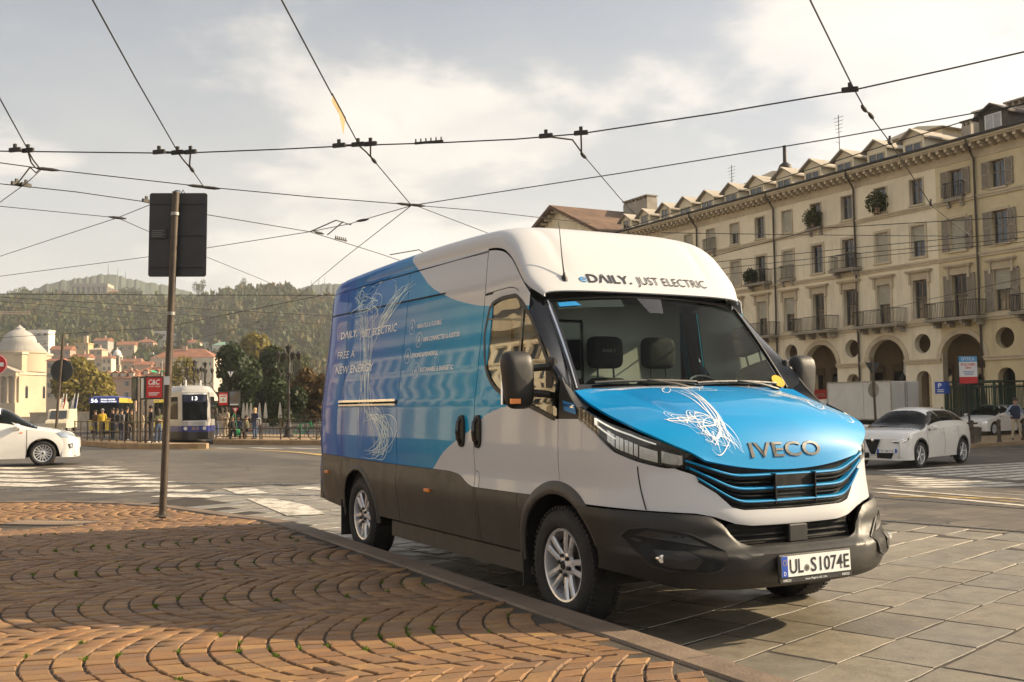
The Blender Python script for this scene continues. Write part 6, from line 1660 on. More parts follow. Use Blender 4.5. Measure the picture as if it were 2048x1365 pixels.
# ---- small white car by the arcade
def city_extra(car, side_pt, top_pt, hw, belt, top, low):
 w = front_end(car, .84, .31, lambda z: .84, None, .4, .2, .7, 2.6, 'car_white', .05)
 poly_on(car, 'grille', 'black_gap', w, [(1.1, .62), (2.04, .62), (1.95, .54), (1.2, .54)], .012); poly_on(car, 'lower_intake', 'black_gap', w, [(1.0, .42), (2.14, .42), (2.0, .28), (1.15, .28)], .012)
 for sd in (1, -1): poly_on(car, 'headlamp', 'lamp_reflector', lambda t, z, o=0., sd=sd: (lambda p: (p[0], sd*p[1], p[2]))(w(t, z, o)), [(.35, .70), (.95, .63), (.90, .55), (.42, .60)], .016)
city = dict(hatch); city.update(extra=city_extra)
Pc = on_ground(1955, 50, .14); cc_ = make_car('compact_car', 'small white car parked by the arcade behind the standing man', (Pc.x, Pc.y, Pc.z), car_frame(None, (-.80, -.60)), city)
# ---- white box truck along the arcade
def box_truck():
 X = 42.; A, B = on_x(1783, 800, X), on_x(1655, 800, X); g0 = gz(X, A.y)
 t = empty('box_truck', (X, A.y, g0), 0, 'grey white box truck standing side on in front of the arcade', 'truck'); L_ = B.y-A.y
 bx = MB().bbox(0, 2.05, 0, L_, .88, 2.86, .03).build('cargo_box', 'box_grey', t)
 for z in (.88, 2.84): MB().bar((-.012, 0, z+.02), (-.012, L_, z+.02), .03, .07).build('box_rail', 'steel_pole', bx)
 for y in (.02, L_-.02): MB().bar((-.012, y, .88), (-.012, y, 2.86), .06, .03).build('corner_post', 'steel_pole', bx)
 for k in range(1, 2): MB().box(-.006, 0, L_*k*.42-.006, L_*k*.42+.006, .95, 2.8).build('panel_seam', 'c_grey', bx)
 for x in (.06, 1.03): MB().box(x, x+.94, -.03, .0, .95, 2.80).build('rear_door', 'box_grey', bx)
 for x in (.95, 1.10): MB().tube([(x, -.05, .95), (x, -.05, 2.8)], .018, 6).build('lock_bar', 'steel_pole', bx)
 cab = MB(); cab.prism([(L_+.1, .45), (L_+1.75, .45), (L_+1.85, .95), (L_+1.45, 1.15), (L_+1.0, 1.95), (L_+.1, 2.0)], .05, 2.0, lambda a, b, h: (h, a, b)); cb = cab.build('cab', 'car_white', t)
 MB().box(.03, .045, L_+.35, L_+1.1, 1.15, 1.75).build('cab_window', 'car_glass', cb)
 MB().box(.15, 1.9, -.0, L_+.4, .62, .86).build('chassis', 'black_gap', t)
 for y in (.75, L_+1.0):
  for x, s_ in ((.15, 1), (1.9, -1)):
   w = make_wheel(.36, .22, .24, t, (x, y, .36), s_, 'suv')
 MB().box(.1, .16, .0, .3, .42, .62).build('tail_lamp', 'red_lens', t)
box_truck()
# ---- tram coming towards the crossing
def tram():
 P = on_ground(390, 57); h = Vector((R0.x, R0.y))*math.sin(math.radians(22))-Vector((st, ct))*math.cos(math.radians(22)); rz = math.atan2(h.y, h.x)
 t = empty('tram', (P.x, P.y, P.z), rz, 'grey and white tram with a blue skirt and route number 13 at the stop', 'tram')
 # frame: +x forwards; nose outline in plan
 nose = [(-20, 1.2), (-1.5, 1.2), (-.35, .86), (-.02, .70), (.05, .35), (.06, 0), (.05, -.35), (-.02, -.70), (-.35, -.86), (-1.5, -1.2), (-20, -1.2)]
 def band(nm, z0, z1, mat_, o=0., lean=0., par=t):
  mb = MB(); vs_ = []
  for z, f in ((z0, 0), (z1, 1)):
   for x, y in nose: vs_.append((x-(lean*f if x > -2 else 0), y*(1+o/1.2), z))
  n = len(nose); mb.add(vs_, [(i, i+1, n+i+1, n+i) for i in range(n-1)]+[(0, n, 2*n-1, n-1)]); return mb.build(nm, mat_, par)
 band('skirt', .22, .66, 'black_plastic'); band('lower_panel', .66, .98, 'tram_blue', .01); band('waist', .98, 1.25, 'tram_grey', .005)
 band('body', 1.25, 2.85, 'tram_grey', 0, .30)
 mb = MB(); n = len(nose)
 lv = [(2.85, .30, 1.0), (3.05, .5, .96), (3.2, .85, .86), (3.25, 1.4, .6)]
 vs_ = [((x-d if x > -2 else x), y*k, z) for z, d, k in lv for x, y in nose]; mb.add(vs_, [(j*n+i, j*n+i+1, (j+1)*n+i+1, (j+1)*n+i) for j in range(3) for i in range(n-1)]+[tuple(range(3*n, 4*n))]); mb.build('roof', 'tram_grey', t, True)
 def on_nose(y, z, o=.02):
  ys = [p[1] for p in nose[2:9]][::-1]; xs_ = [p[0] for p in nose[2:9]][::-1]; x = float(np.interp(y, ys, xs_)); f = max(0, min(1, (z-1.25)/1.6)); return (x-.30*f+o, y, z)
 def nq(nm, y0, y1, z0, z1, mat_, o=.02, par=t):
  mb = MB(); mb.grid(lambda u, v: on_nose(y0+(y1-y0)*u, z0+(z1-z0)*v, o), 10, 4); return mb.build(nm, mat_, par, True)
 ws = nq('windscreen', -.66, .66, 1.28, 2.72, 'car_glass', .03); nq('screen_border', -.72, .72, 1.22, 2.78, 'white_paint', .012)
 nq('destination_panel', -.60, .60, 2.30, 2.68, 'c_navy', .038); put_text('route_number', '13', 'led', lambda x, y, d: on_nose(-.15+x, 2.40+y, .05), width=.28, height=.30, parent=t)
 for sd in (1, -1):
  # angled corner panes and side windows
  a, b = Vector((-.40, sd*.87)), Vector((-1.45, sd*1.19)); mb = MB()
  vs_ = [(a.x-.30*(z-1.25)/1.6+.02, a.y*1.02, z) for z in (1.35, 2.6)]+[(b.x-.30*(z-1.25)/1.6, b.y*1.015, z) for z in (2.6, 1.35)]; mb.add(vs_, [(0, 1, 2, 3)]); mb.build('corner_window', 'car_glass', t)
  for k in range(11):
   x = -3.2-k*1.5
   if k % 3 == 1: MB().box(x-.55, x+.55, sd*1.2-.012, sd*1.2+.012, .45, 2.55).build('door', 'car_glass', t); MB().box(x-.03, x+.03, sd*1.2-.016, sd*1.2+.016, .45, 2.55).build('door_post', 'bus_yellow', t)
   else: MB().box(x-.66, x+.66, sd*1.2-.012, sd*1.2+.012, 1.4, 2.5).build('side_window', 'car_glass', t)
  MB().box(-20, -1.9, sd*1.2-.014, sd*1.2+.014, 2.56, 2.84).build('cream_band', 'tram_cream', t)
  mb = MB(); mb.lathe([(0, .02), (.10, .02), (.11, 0)], 14, Matrix.Translation(on_nose(sd*.5, .84, .03)) @ Matrix.Rotation(PI/2, 4, 'Y')); mb.build('headlamp', 'lamp_reflector', t)
 put_text('fleet_number', '5013', 'c_yellow', lambda x, y, d: on_nose(-.18+x, .78+y, .04), width=.36, height=.2, parent=t)
 d = empty('driver'); d.parent = t; d.location = (-1.1, .1, 1.1)
 mb = MB(); mb.lathe([(.0, .0), (.22, .05), (.24, .35), (.2, .5), (.07, .56), (.06, .62), (.1, .68), (.11, .76), (.08, .86), (0, .9)], 14); mb.build('driver_body', 'c_navy', d, True)
 mb = MB(); mb.lathe([(.06, .60), (.105, .68), (.11, .76), (.08, .855), (0, .885)], 14, Matrix.Translation((.012, 0, 0))); mb.build('driver_head', 'skin', d, True)
 # current collector
 mb = MB(); mb.bar((-6, -.5, 3.3), (-6.9, 0, 4.0), .04); mb.bar((-6, .5, 3.3), (-6.9, 0, 4.0), .04); mb.bar((-6.9, 0, 4.0), (-5.9, 0, 4.75), .04); mb.bar((-5.9, -.7, 4.78), (-5.9, .7, 4.78), .05); mb.bar((-6, -.6, 3.28), (-6, .6, 3.28), .06); mb.build('pantograph', 'bracket', t)
 for y in (-.4, .4): MB().lathe([(.05, 3.2), (.05, 3.5), (.03, 3.55)], 8, Matrix.Translation((-1.3, y, 0))).build('roof_light', 'white_sign', t)
tram()
# ---- city bus behind the stop
def bus():
 P = on_ground(208, 84); h = Vector((R0.x, R0.y))*math.sin(math.radians(14))-Vector((st, ct))*math.cos(math.radians(14)); rz = math.atan2(h.y, h.x)
 t = empty('city_bus', (P.x, P.y, P.z), rz, 'blue and yellow city bus with route number 56 behind the stop railing', 'bus')
 def sec(nm, z0, z1, w0, w1, mat_, x1=0., x2=0.):
  mb = MB(); p = [(-11, -w0, z0), (x1, -w0+.12, z0), (x1+.1, 0, z0), (x1, w0-.12, z0), (-11, w0, z0), (-11, -w1, z1), (x2, -w1+.12, z1), (x2+.1, 0, z1), (x2, w1-.12, z1), (-11, w1, z1)]
  mb.add(p, [(i, (i+1) % 5, 5+(i+1) % 5, 5+i) for i in range(5)]+[(0, 4, 3, 2, 1), (5, 6, 7, 8, 9)]); return mb.build(nm, mat_, t)
 sec('lower_body', .3, 1.15, 1.25, 1.25, 'bus_yellow'); sec('window_band', 1.15, 2.55, 1.24, 1.22, 'car_glass', 0, -.15); sec('upper_body', 2.55, 2.95, 1.25, 1.2, 'bus_yellow', -.1, -.25); sec('roof', 2.95, 3.1, 1.15, .9, 'bus_blue', -.2, -.6)
 mb = MB(); mb.box(-.12, .0, -1.15, 1.15, 2.5, 2.98); mb.build('destination_panel', 'bus_blue', t)
 put_text('route_number', '56', 'led', lambda x, y, d: (.012, -1.0+x, 2.58+y), width=.5, height=.42, parent=t)
 put_text('route_name', 'GRAN MADRE', 'led', lambda x, y, d: (.012, -.25+x, 2.75+y), width=1.1, height=.17, parent=t); put_text('route_name', 'PIAZZA VITTORIO', 'led', lambda x, y, d: (.012, -.25+x, 2.58+y), width=1.2, height=.14, parent=t)
 for y in (-1, 1): MB().box(-.02, .03, y*.85-.18, y*.85+.18, .7, .95).build('headlamp', 'lamp_reflector', t)
 for k in range(7):
  for y in (-1, 1): MB().box(-1.4-k*1.45, -1.32-k*1.45, y*1.245-.01, y*1.245+.01, 1.15, 2.55).build('window_post', 'gloss_black', t)
 for x in (-2.2, -8.2):
  for y, r_ in ((1.13, -PI/2), (-1.13, PI/2)):
   w = make_wheel(.48, .26, .28, t, (x, y, .48), 1, 'suv'); w.rotation_euler = (0, 0, r_)
bus()
# ---- pale delivery van far left
P = on_ground(112, 95); dv = empty('pale_van', (P.x, P.y, P.z), car_frame(None, (.2, -.98)), 'small pale van seen far left behind the round sign', 'van')
mb = MB(); mb.prism([(-4.6, .35), (.0, .35), (.05, .8), (-.1, 1.0), (-.8, 1.15), (-1.3, 1.95), (-1.7, 2.1), (-4.5, 2.12), (-4.65, 1.2)], -.92, .92, lambda a, b, h: (a, h, b)); mb.build('body', 'tram_cream', dv)
MB().add([(-.80, -.75, 1.2), (-.80, .75, 1.2), (-1.28, .70, 1.95), (-1.28, -.70, 1.95)], [(0, 1, 2, 3)]).build('windscreen', 'pane_dark', dv).location = (.03, 0, .02)
for x in (-.9, -3.7):
 for y, r_ in ((.82, -PI/2), (-.82, PI/2)): make_wheel(.33, .2, .21, dv, (x, y, .33), 1, 'suv').rotation_euler = (0, 0, r_)

# ---------------------------------------------------------------- hills, town across the river, trees
def az(u): return TH+math.atan((u-1024)/F)                              # bearing clockwise from +Y
def hor(u): return 682.5+F*math.tan(PITCH)+(u-1024)*math.tan(ROLL)
ridge = pchip([(-900, 600), (-300, 605), (-60, 606), (0, 604), (60, 600), (130, 598), (215, 596), (250, 596), (330, 594), (400, 590), (440, 580), (500, 566), (560, 562), (620, 572), (690, 585), (800, 560), (900, 545), (1100, 560), (1500, 640), (2200, 700)])
D0, D1 = 470., 900.
def hill_z(D, u):
 e = (hor(u)-ridge(u))/F; top = e*D1+CH-19
 return -.6+top*sstep(D0, D1+40, D)**.9 if D < D1+40 else -.6+top*(1-.25*sstep(D1+40, D1+300, D))
def polar(D, u): a = az(u); return D*math.sin(a), D*math.cos(a)
def build_hills():
 us = list(range(-900, 2300, 40)); Ds = [420, 470, 520, 570, 620, 670, 720, 770, 820, 870, 920, 950, 980]
 mb = MB(); rng = random.Random(2)
 for D in Ds:
  for u in us: x, y = polar(D, u); mb.v.append((x, y, hill_z(D, u)+(rng.uniform(-1.5, 1.5) if D > 500 else -.3)))
 n = len(us); mb.f = [(j*n+i, j*n+i+1, (j+1)*n+i+1, (j+1)*n+i) for j in range(len(Ds)-1) for i in range(n-1)]
 tag(mb.build('hill', 'hill_soil', None, True, auto=None), kind='structure')
 mb = MB(); prof = pchip([(-900, 640), (0, 612), (60, 600), (110, 583), (160, 574), (215, 565), (260, 572), (330, 582), (420, 600), (560, 590), (640, 570), (700, 568), (900, 600), (1600, 690)])
 us = list(range(-900, 1700, 5)); DF = 1400
 for k, D in enumerate((1200, 1300, DF, 1480)):
  for u in us: x, y = polar(D, u); mb.v.append((x, y, (-20 if k in (0, 3) else (hor(u)-prof(u))/F*DF*(.7 if k == 1 else 1)+rng.uniform(-1.5, 1.5))))
 n = len(us); mb.f = [(j*n+i, j*n+i+1, (j+1)*n+i+1, (j+1)*n+i) for j in range(3) for i in range(n-1)]
 tag(mb.build('far_hill', 'far_hill', None, False, auto=None), kind='structure')
 for u, h in ((213, 60), (232, 45), (248, 40), (622, 40), (637, 50), (649, 45)):
  x, y = polar(DF, u); e = empty('radio_mast', (x, y, (hor(u)-prof(u))/F*DF-4), 0, {213: 'tallest thin radio mast above the hilltop gallery on the far ridge', 232: 'thin radio mast just right of the tallest above the hilltop gallery', 248: 'rightmost thin radio mast on the left part of the far ridge', 622: 'leftmost thin radio mast on the far ridge above the van rear', 637: 'middle thin radio mast on the far ridge above the van rear', 649: 'rightmost thin radio mast on the far ridge beside the van'}[u], 'mast', 'masts on the far ridge')
  MB().tube([(0, 0, 0), (0, 0, h*.3)], [.5, .2], 5).build('mast', 'iron', e)
build_hills()
# leaf-clump crowns -----------------------------------------------------------------------
def crown_cloud(rng, n, shape='round'):
 """unit crown: centres of leaf clumps spread over lobes; returns centres"""
 L_ = []; k = rng.integers(5, 9)
 for i in range(k):
  a = rng.random()*2*PI; r = rng.random()**.5*.55; z = rng.uniform(.30, .85)
  if shape == 'tall': r *= .55; z = rng.uniform(.15, .95)
  if shape == 'cone': z = rng.random(); r = .35*(1-z)
  L_.append((r*math.cos(a), r*math.sin(a), z, rng.uniform(.22, .40)*(1 if shape == 'round' else .7)))
 L_ = np.array(L_); idx = rng.integers(0, k, n); d = rng.normal(size=(n, 3)); d /= np.linalg.norm(d, axis=1, keepdims=True)
 rad = L_[idx, 3:4]*(.55+.5*rng.random((n, 1))**.6); P = L_[idx, :3]+d*rad*np.array([1, 1, .85]); return P, d
def leaf_quads(P, d, size, rng, stretch=1.):
 n = len(P); t = rng.normal(size=(n, 3))*.8+d*.0; t /= np.linalg.norm(t, axis=1, keepdims=True); nrm = d+rng.normal(size=(n, 3))*.55; nrm /= np.linalg.norm(nrm, axis=1, keepdims=True)
 a = np.cross(nrm, t); a /= np.maximum(1e-6, np.linalg.norm(a, axis=1, keepdims=True)); b = np.cross(nrm, a); s = size*(.55+.9*rng.random((n, 1)))
 return np.stack([P-a*s, P-b*s*.65*stretch, P+a*s, P+b*s*.65*stretch], 1)
def tree_mesh(name, h, r, n, mat_, seed, shape='round', size=None, base=.25):
 rng = np.random.default_rng(seed); P, d = crown_cloud(rng, n, shape); P = P*np.array([r/.75, r/.75, h*(1-base)])+np.array([0, 0, h*base*.8])
 Q = leaf_quads(P, d, size or r*.10, rng); return np_mesh(name, Q.reshape(-1, 3), np.arange(4*n).reshape(n, 4), mat_)
def tree(name, label, loc, h, r, mat_, seed, n=2600, shape='round', group=None, size=None, base=.25, trunk=True):
 t = empty(name, loc, 0, label, 'tree', group); link('crown', tree_mesh('crown', h, r, n, mat_, seed, shape, size, base), t)
 if trunk:
  rr = random.Random(seed); mb = MB(); tr = max(.12, h*.022); mb.tube([(0, 0, -.3), (tr*.3, 0, h*.2), (0, tr*.5, h*.45), (0, 0, h*.3)], [tr*1.3, tr, tr*.7, tr*.3], 8)
  for k in range(5): a = rr.uniform(0, 2*PI); z = h*rr.uniform(.22, .45); mb.tube([(0, 0, z), (r*.35*math.cos(a), r*.35*math.sin(a), z+h*.14), (r*.6*math.cos(a), r*.6*math.sin(a), z+h*.26)], [tr*.5, tr*.32, tr*.12], 6)
  mb.build('trunk', 'bark', t, True)
 return t
# the wood that covers the hill reads as one mass
def build_wood():
 rng = np.random.default_rng(5); temps = []
 for s in range(8):
  P, d = crown_cloud(rng, 150, ['round', 'round', 'round', 'tall'][s % 4]); temps.append(leaf_quads(P, d, .17, rng, 1.2))
 out = []; r2 = random.Random(8); CL = HOUSE_CLEAR
 tries = 0
 while len(out) < 3400 and tries < 40000:
  tries += 1
  u = r2.uniform(-120, 1120); D = D0+30+(D1+60-D0)*r2.random()**.75; z = hill_z(D, u)
  v = hor(u)-F*(z+8-CH)/D
  if any(a-2 < u < b+2 and c < v < e-2 and D < dd+6 for a, b, c, e, dd in CL): continue
  lowd = 1-.75*sstep(.30, .05, (z)/95.) if False else (.5 if z < 26 else .85 if z < 36 else 1)
  if r2.random() > lowd: continue
  x, y = polar(D, u); s = r2.uniform(5.5, 9.5); hh = r2.uniform(9, 16)*(1.15 if D > D1-60 else 1)
  q = temps[r2.randrange(8)]; a = r2.uniform(0, 2*PI); ca, sa = math.cos(a), math.sin(a); R = np.array([[ca, sa, 0], [-sa, ca, 0], [0, 0, 1]])
  out.append((q @ R)*np.array([s, s, hh])+np.array([x, y, z-1.0]))
 V_ = np.concatenate(out).reshape(-1, 3); n = len(V_)//4
 o = link('hillside_wood', np_mesh('hillside_wood', V_, np.arange(4*n).reshape(n, 4), 'leaf_forest')); tag(o, 'dense mixed autumn wood covering the hazy hillside', 'wood', kind='stuff')
# houses of the town: (u0, u1, v_top of wall, v_bottom, depth, wall, roof kind, roof colour, label)
HOUSES = [
 (338, 362, 640, 652, 800, 'w_white', 'flat', 'w_grey', 'low white house half hidden in the wood above the street lamp'),
 (405, 440, 662, 678, 760, 'w_cream', 'gable', 'roof_tile', 'cream gabled house high in the wood above the green roofed villa'),
 (470, 548, 663, 676, 740, 'w_white', 'hip', 'roof_tile', 'long white villa with a wide tiled roof on the wooded slope'),
 (585, 632, 628, 640, 800, 'w_tan', 'flat', 'w_tan', 'long tan terrace building high on the slope beside the van'),
 (632, 670, 652, 672, 760, 'w_white', 'flat', 'w_grey', 'pale house on the slope cut off by the van rear'),
 (306, 334, 664, 690, 700, 'w_white', 'flat', 'w_white', 'white modern block behind the dark cypress left of the sign pole'),
 (334, 352, 668, 690, 705, 'w_white', 'flat', 'w_grey', 'white modern block just right of the sign pole'),
 (424, 458, 691, 708, 640, 'w_white', 'hip', 'roof_green', 'white villa with a pale green hipped roof'),
 (398, 426, 685, 697, 680, 'w_white', 'flat', 'w_grey', 'flat white annex left of the green roofed villa'),
 (366, 398, 686, 702, 650, 'w_cream', 'hip', 'roof_tile', 'cream house with a tiled hip roof right of the sign pole'),
 (272, 306, 685, 708, 640, 'w_rose', 'hip', 'roof_tile', 'rose house with a tiled hip roof left of the sign pole'),
 (57, 97, 662, 695, 620, 'w_white', 'flat', 'w_white', 'white terraced apartment block behind the church dome'),
 (148, 176, 688, 702, 600, 'w_ochre', 'flat', 'w_ochre', 'ochre house with a small tower beside a yellow tree'),
 (178, 204, 700, 712, 560, 'w_peach', 'hip', 'w_tan', 'peach house with a flat grey hip roof'),
 (186, 216, 682, 700, 640, 'w_grey', 'gable', 'roof_tile', 'grey house with a tiled gable amid trees'),
 (234, 268, 690, 704, 620, 'w_tan', 'gable', 'roof_tile', 'dark tan gabled house in the trees'),
 (300, 428, 716, 742, 500, 'w_cream', 'hip', 'roof_tile', 'large cream school building with a wide red tiled roof'),
 (100, 140, 700, 726, 560, 'w_rose', 'gable', 'roof_tile', 'rose town house just right of the church'),
 (140, 175, 715, 745, 520, 'w_tan', 'gable', 'roof_tile', 'tan town house above the yellow tree'),
 (168, 206, 722, 752, 490, 'w_cream', 'flat', 'w_grey', 'cream flat roofed house above the yellow tree'),
 (204, 222, 716, 745, 480, 'w_cream', 'gable', 'roof_tile', 'narrow cream house left of the bell tower'),
 (242, 276, 724, 745, 520, 'w_peach', 'gable', 'roof_tile', 'peach house with a red roof right of the bell tower'),
 (268, 302, 730, 752, 500, 'w_rose', 'gable', 'roof_tile', 'rose house with a red roof left of the red advertising panel'),
 (205, 268, 757, 845, 330, 'w_rose', 'gable', 'roof_tile', 'tall rose grey riverside block with a brown tiled roof'),
 (258, 345, 752, 840, 360, 'w_tan', 'hip', 'roof_tile', 'broad tan riverside block with small dormers behind the stop'),
 (92, 118, 722, 800, 380, 'w_tan', 'gable', 'roof_tile', 'tan riverside block between the church and the yellow tree'),
]
HOUSE_CLEAR = [(h[0], h[1], h[2]-10, h[3]+6, h[4]) for h in HOUSES if h[4] >= 450]+[(138, 214, 560, 602, 905), (0, 40, 560, 600, 0)]
def house(u0, u1, v0, v1, D, wall, kind, roofc, label, k):
 """a house facing the camera's way; its box is fixed by where it stands, its size by its distance"""
 uc = (u0+u1)/2; P = at_depth(uc, v1, D*math.cos(az(uc)-TH)); d = D*math.cos(az(uc)-TH); w = (u1-u0)/F*d; h = (v1-v0)/F*d; dep = min(14, max(7, w*.7)); rng = random.Random(k)
 e = empty('house', (P.x, P.y, P.z), -TH+rng.uniform(-.12, .12), label, 'house', None)
 MB().box(-w/2, w/2, 0, dep, -14 if D > 450 else -8, h).build('wall', wall, e)
 ov = .5; rh = min(4.5, w*.22)
 r = MB()
 if kind == 'flat': r.box(-w/2-.3, w/2+.3, -.4, dep+.3, h, h+.5)
 elif kind == 'hip': i = min(w/2-.2, dep/2); r.add([(-w/2-ov, -ov, h), (w/2+ov, -ov, h), (w/2+ov, dep+ov, h), (-w/2-ov, dep+ov, h), (-w/2+i, dep/2, h+rh), (w/2-i, dep/2, h+rh)], [(0, 1, 5, 4), (1, 2, 5), (2, 3, 4, 5), (3, 0, 4), (3, 2, 1, 0)])
 else: r.add([(-w/2-ov, -ov, h), (w/2+ov, -ov, h), (w/2+ov, dep+ov, h), (-w/2-ov, dep+ov, h), (-w/2-ov, dep/2, h+rh), (w/2+ov, dep/2, h+rh)], [(0, 1, 5, 4), (2, 3, 4, 5), (1, 2, 5), (3, 0, 4), (3, 2, 1, 0)])
 ro = r.build('roof', roofc, e)
 if kind != 'flat' and D < 700:
  for c in range(1+(w > 15)): x = rng.uniform(-w*.3, w*.3); MB().box(x-.5, x+.5, dep*.4, dep*.4+.9, h+rh*.4, h+rh+1.2).build('chimney', 'w_rose', ro)
 st_ = 3.1; nf = max(1, int(h/st_)); nw = max(2, int(w/3.2)); pm = MB().box(-.5, .5, -.06, .0, 0, 1.5).mesh('window', 'pane_dark'); fm = MB().box(-.66, .66, -.04, .0, -.15, 1.65).mesh('window_frame', 'trim_stucco'); sm = MB().box(-1.0, -.55, -.07, -.0, 0, 1.5).box(.55, 1.0, -.07, 0, 0, 1.5).mesh('shutter', 'shutter_grey')
 for f in range(nf):
  for i in range(nw):
   x = -w/2+w*(i+.5)/nw; z = h*(f+.5)/nf-.75; q = link('window', pm, e, (x, -.02, z)); link('window_frame', fm, q)
   if k % 2: link('shutter', sm, q)
 if label.startswith('white terraced'):
  for f in range(5): MB().box(-w/2-.3, w/2+.6, -1.6, .0, h*f/5+.3, h*f/5+.8).build('balcony', 'w_white', e)
 if 'small dormers' in label or 'brown tiled' in label:
  for i in range(4): x = -w/2+w*(i+.5)/4; d_ = MB().box(x-.7, x+.7, .4, 3, h+.4, h+1.7).build('dormer', 'w_cream', ro); MB().add([(x-1, .2, h+1.6), (x+1, .2, h+1.6), (x, .2, h+2.3), (x-1, 3, h+1.6), (x+1, 3, h+1.6), (x, 3, h+2.3)], [(0, 1, 2), (3, 5, 4), (0, 2, 5, 3), (1, 4, 5, 2)]).build('dormer_roof', 'roof_tile', d_)
 if 'small tower' in label: MB().box(w*.05, w*.3, dep*.3, dep*.6, h, h+4.5).build('tower', 'w_peach', ro)
for k, h_ in enumerate(HOUSES): house(*h_, k)
# long hilltop gallery
def gallery():
 D = 905; uc = 177; P = at_depth(uc, 592, D); s = D/F; w, h = 74*s, 24*s
 e = empty('hilltop_gallery', (P.x, P.y, P.z), -TH+.10, 'big brown pillared gallery on the hill crest above the wood', 'building')
 MB().box(-w/2+1, w/2-1, 1, 18, -14, h).build('core', 'pane_dark', e); MB().box(-w/2, w/2, 0, 19, h-2.4, h+.4).build('entablature', 'stone_grey', e); MB().box(-w/2, w/2, 0, 19, -14, 1).build('plinth', 'stone_grey', e)
 pm = MB().box(-.9, .9, -.0, 1.4, 1, h-2.4).mesh('pillar', 'stone_grey')
 for i in range(8): link('pillar', pm, e, (-w/2+1+(w-2)*i/7, 0, 0))
 pm2 = MB().box(-.7, .7, -.9, .9, 1, h-2.4).mesh('pillar', 'stone_grey')
 for i in range(4): link('pillar', pm2, e, (w/2-.7, 1+17*i/3, 0))
 for u, lab in ((121, 'left'), (227, 'right')):
  Q = at_depth(u, 592, D); c = empty('crest_pavilion', (Q.x, Q.y, Q.z), -TH, 'small tiled pavilion on the hill crest '+lab+' of the long gallery', 'building'); MB().box(-4, 4, 0, 7, -12, 3.2).build('wall', 'stone_grey', c); MB().add([(-5, -1, 3.2), (5, -1, 3.2), (5, 8, 3.2), (-5, 8, 3.2), (0, 3.5, 5.8)], [(0, 1, 4), (1, 2, 4), (2, 3, 4), (3, 0, 4), (3, 2, 1, 0)]).build('roof', 'roof_tile', c)
gallery()
# domed church at the left edge
def church():
 d = 420.; P = at_depth(14, 806, d); s = d/F; e = empty('domed_church', (P.x, P.y, P.z-6), -TH-.24, 'domed neoclassical church with a columned portico at the left edge', 'church')
 e.location = (P.x, P.y, P.z); e.scale = (.74, .74, .84); R = 64*s
 MB().box(-12.5, 12.5, -6, 22, -8, 13.6).build('body', 'church_stone', e)
 MB().box(-11.6, 11.6, -3, 21, 13.6, 23.4).build('attic', 'church_stone', e)
 MB().box(-12.3, 12.3, -3.7, 21.7, 23.4, 24.4).build('attic_cornice', 'trim_stucco', e)
 MB().box(-13.2, 13.2, -6.7, 22.7, 13.4, 14.6).build('body_band', 'trim_stucco', e)
 prof = [(R+1.2, 17.5), (R+1.2, 24), (R+.6, 24.4)]+[(R*(1-.035*k)+.4, 24.4+.75*k) for k in range(6)]
 mb = MB(); mb.lathe([(R+1, 15), (R+1, 24.0), (R+1.6, 24.2), (R+1.6, 25)], 48, Matrix.Translation((0, 9, 0))); mb.build('drum', 'church_stone', e, True)
 for k in range(5): mb = MB(); mb.lathe([(R+.9-.9*k, 25+k*.9), (R+.9-.9*k, 25.9+k*.9), (R-.0-.9*k, 25.9+k*.9)], 48, Matrix.Translation((0, 9, 0))); mb.build('dome_step', 'church_dome', e)
 rd = R-4.; mb = MB(); mb.lathe([(rd*math.cos(a), 29.2+rd*.78*math.sin(a)) for a in np.linspace(0, 1.38, 16)], 48, Matrix.Translation((0, 9, 0))); dm = mb.build('dome', 'church_dome', e, True)
 zt = 29.2+rd*.78*math.sin(1.38); mb = MB(); mb.lathe([(rd*.2+1, zt-.6), (rd*.2+1, zt+.6), (rd*.2+.2, zt+.8), (.4, zt+2.2), (0, zt+2.6)], 24, Matrix.Translation((0, 9, 0))); mb.build('dome_cap', 'church_dome', e, True)
 # portico
 MB().box(-13, 13, -9.5, -6, -8, -.2).build('podium', 'church_stone', e)
 cm = MB(); cm.lathe([(1.0, 0), (1.0, .5), (.78, .8), (.72, 6), (.64, 11.2), (.9, 11.5), (1.0, 12.2)], 16); cm.box(-1.1, 1.1, -1.1, 1.1, 12.2, 12.7); cme = cm.mesh('column', 'church_stone', True)
 for i in range(6): link('column', cme, e, (-11.5+4.6*i, -8, -.2))
 MB().box(-12.9, 12.9, -9.2, -6, 12.5, 14.6).build('entablature', 'church_stone', e)
 mb = MB(); mb.add([(-13.6, -9.6, 14.6), (13.6, -9.6, 14.6), (0, -9.6, 19.6), (-13.6, -2.9, 14.6), (13.6, -2.9, 14.6), (0, -2.9, 19.6)], [(0, 1, 2), (3, 5, 4), (0, 2, 5, 3), (1, 4, 5, 2), (0, 3, 4, 1)]); pd = mb.build('pediment', 'stone_grey', e)
 MB().box(-9.6, 9.6, -9.25, -9.2, 13.1, 14.0).build('inscription_band', 'trim_stucco', e)
 put_text('inscription', 'ORDO POPVLVSQVE TAVRINVS', 'c_brown', lambda x, y, d_: (-9+x, -9.28, 13.2+y), width=18, height=.9, parent=e)
 MB().box(-9, 9, -6.1, -6.0, -.2, 12.4).build('portico_wall', 'w_tan', e); MB().box(-2, 2, -6.2, -6.1, -.2, 7.5).build('door', 'dark_inside', e)
 for y in (0, 14): MB().add([(12.52, y-1.1, 2), (12.52, y+1.1, 2), (12.52, y+1.1, 7), (12.52, y+.6, 8), (12.52, y-.6, 8), (12.52, y-1.1, 7)], [(0, 1, 2, 3, 4, 5)]).build('window', 'pane_dark', e)
church()
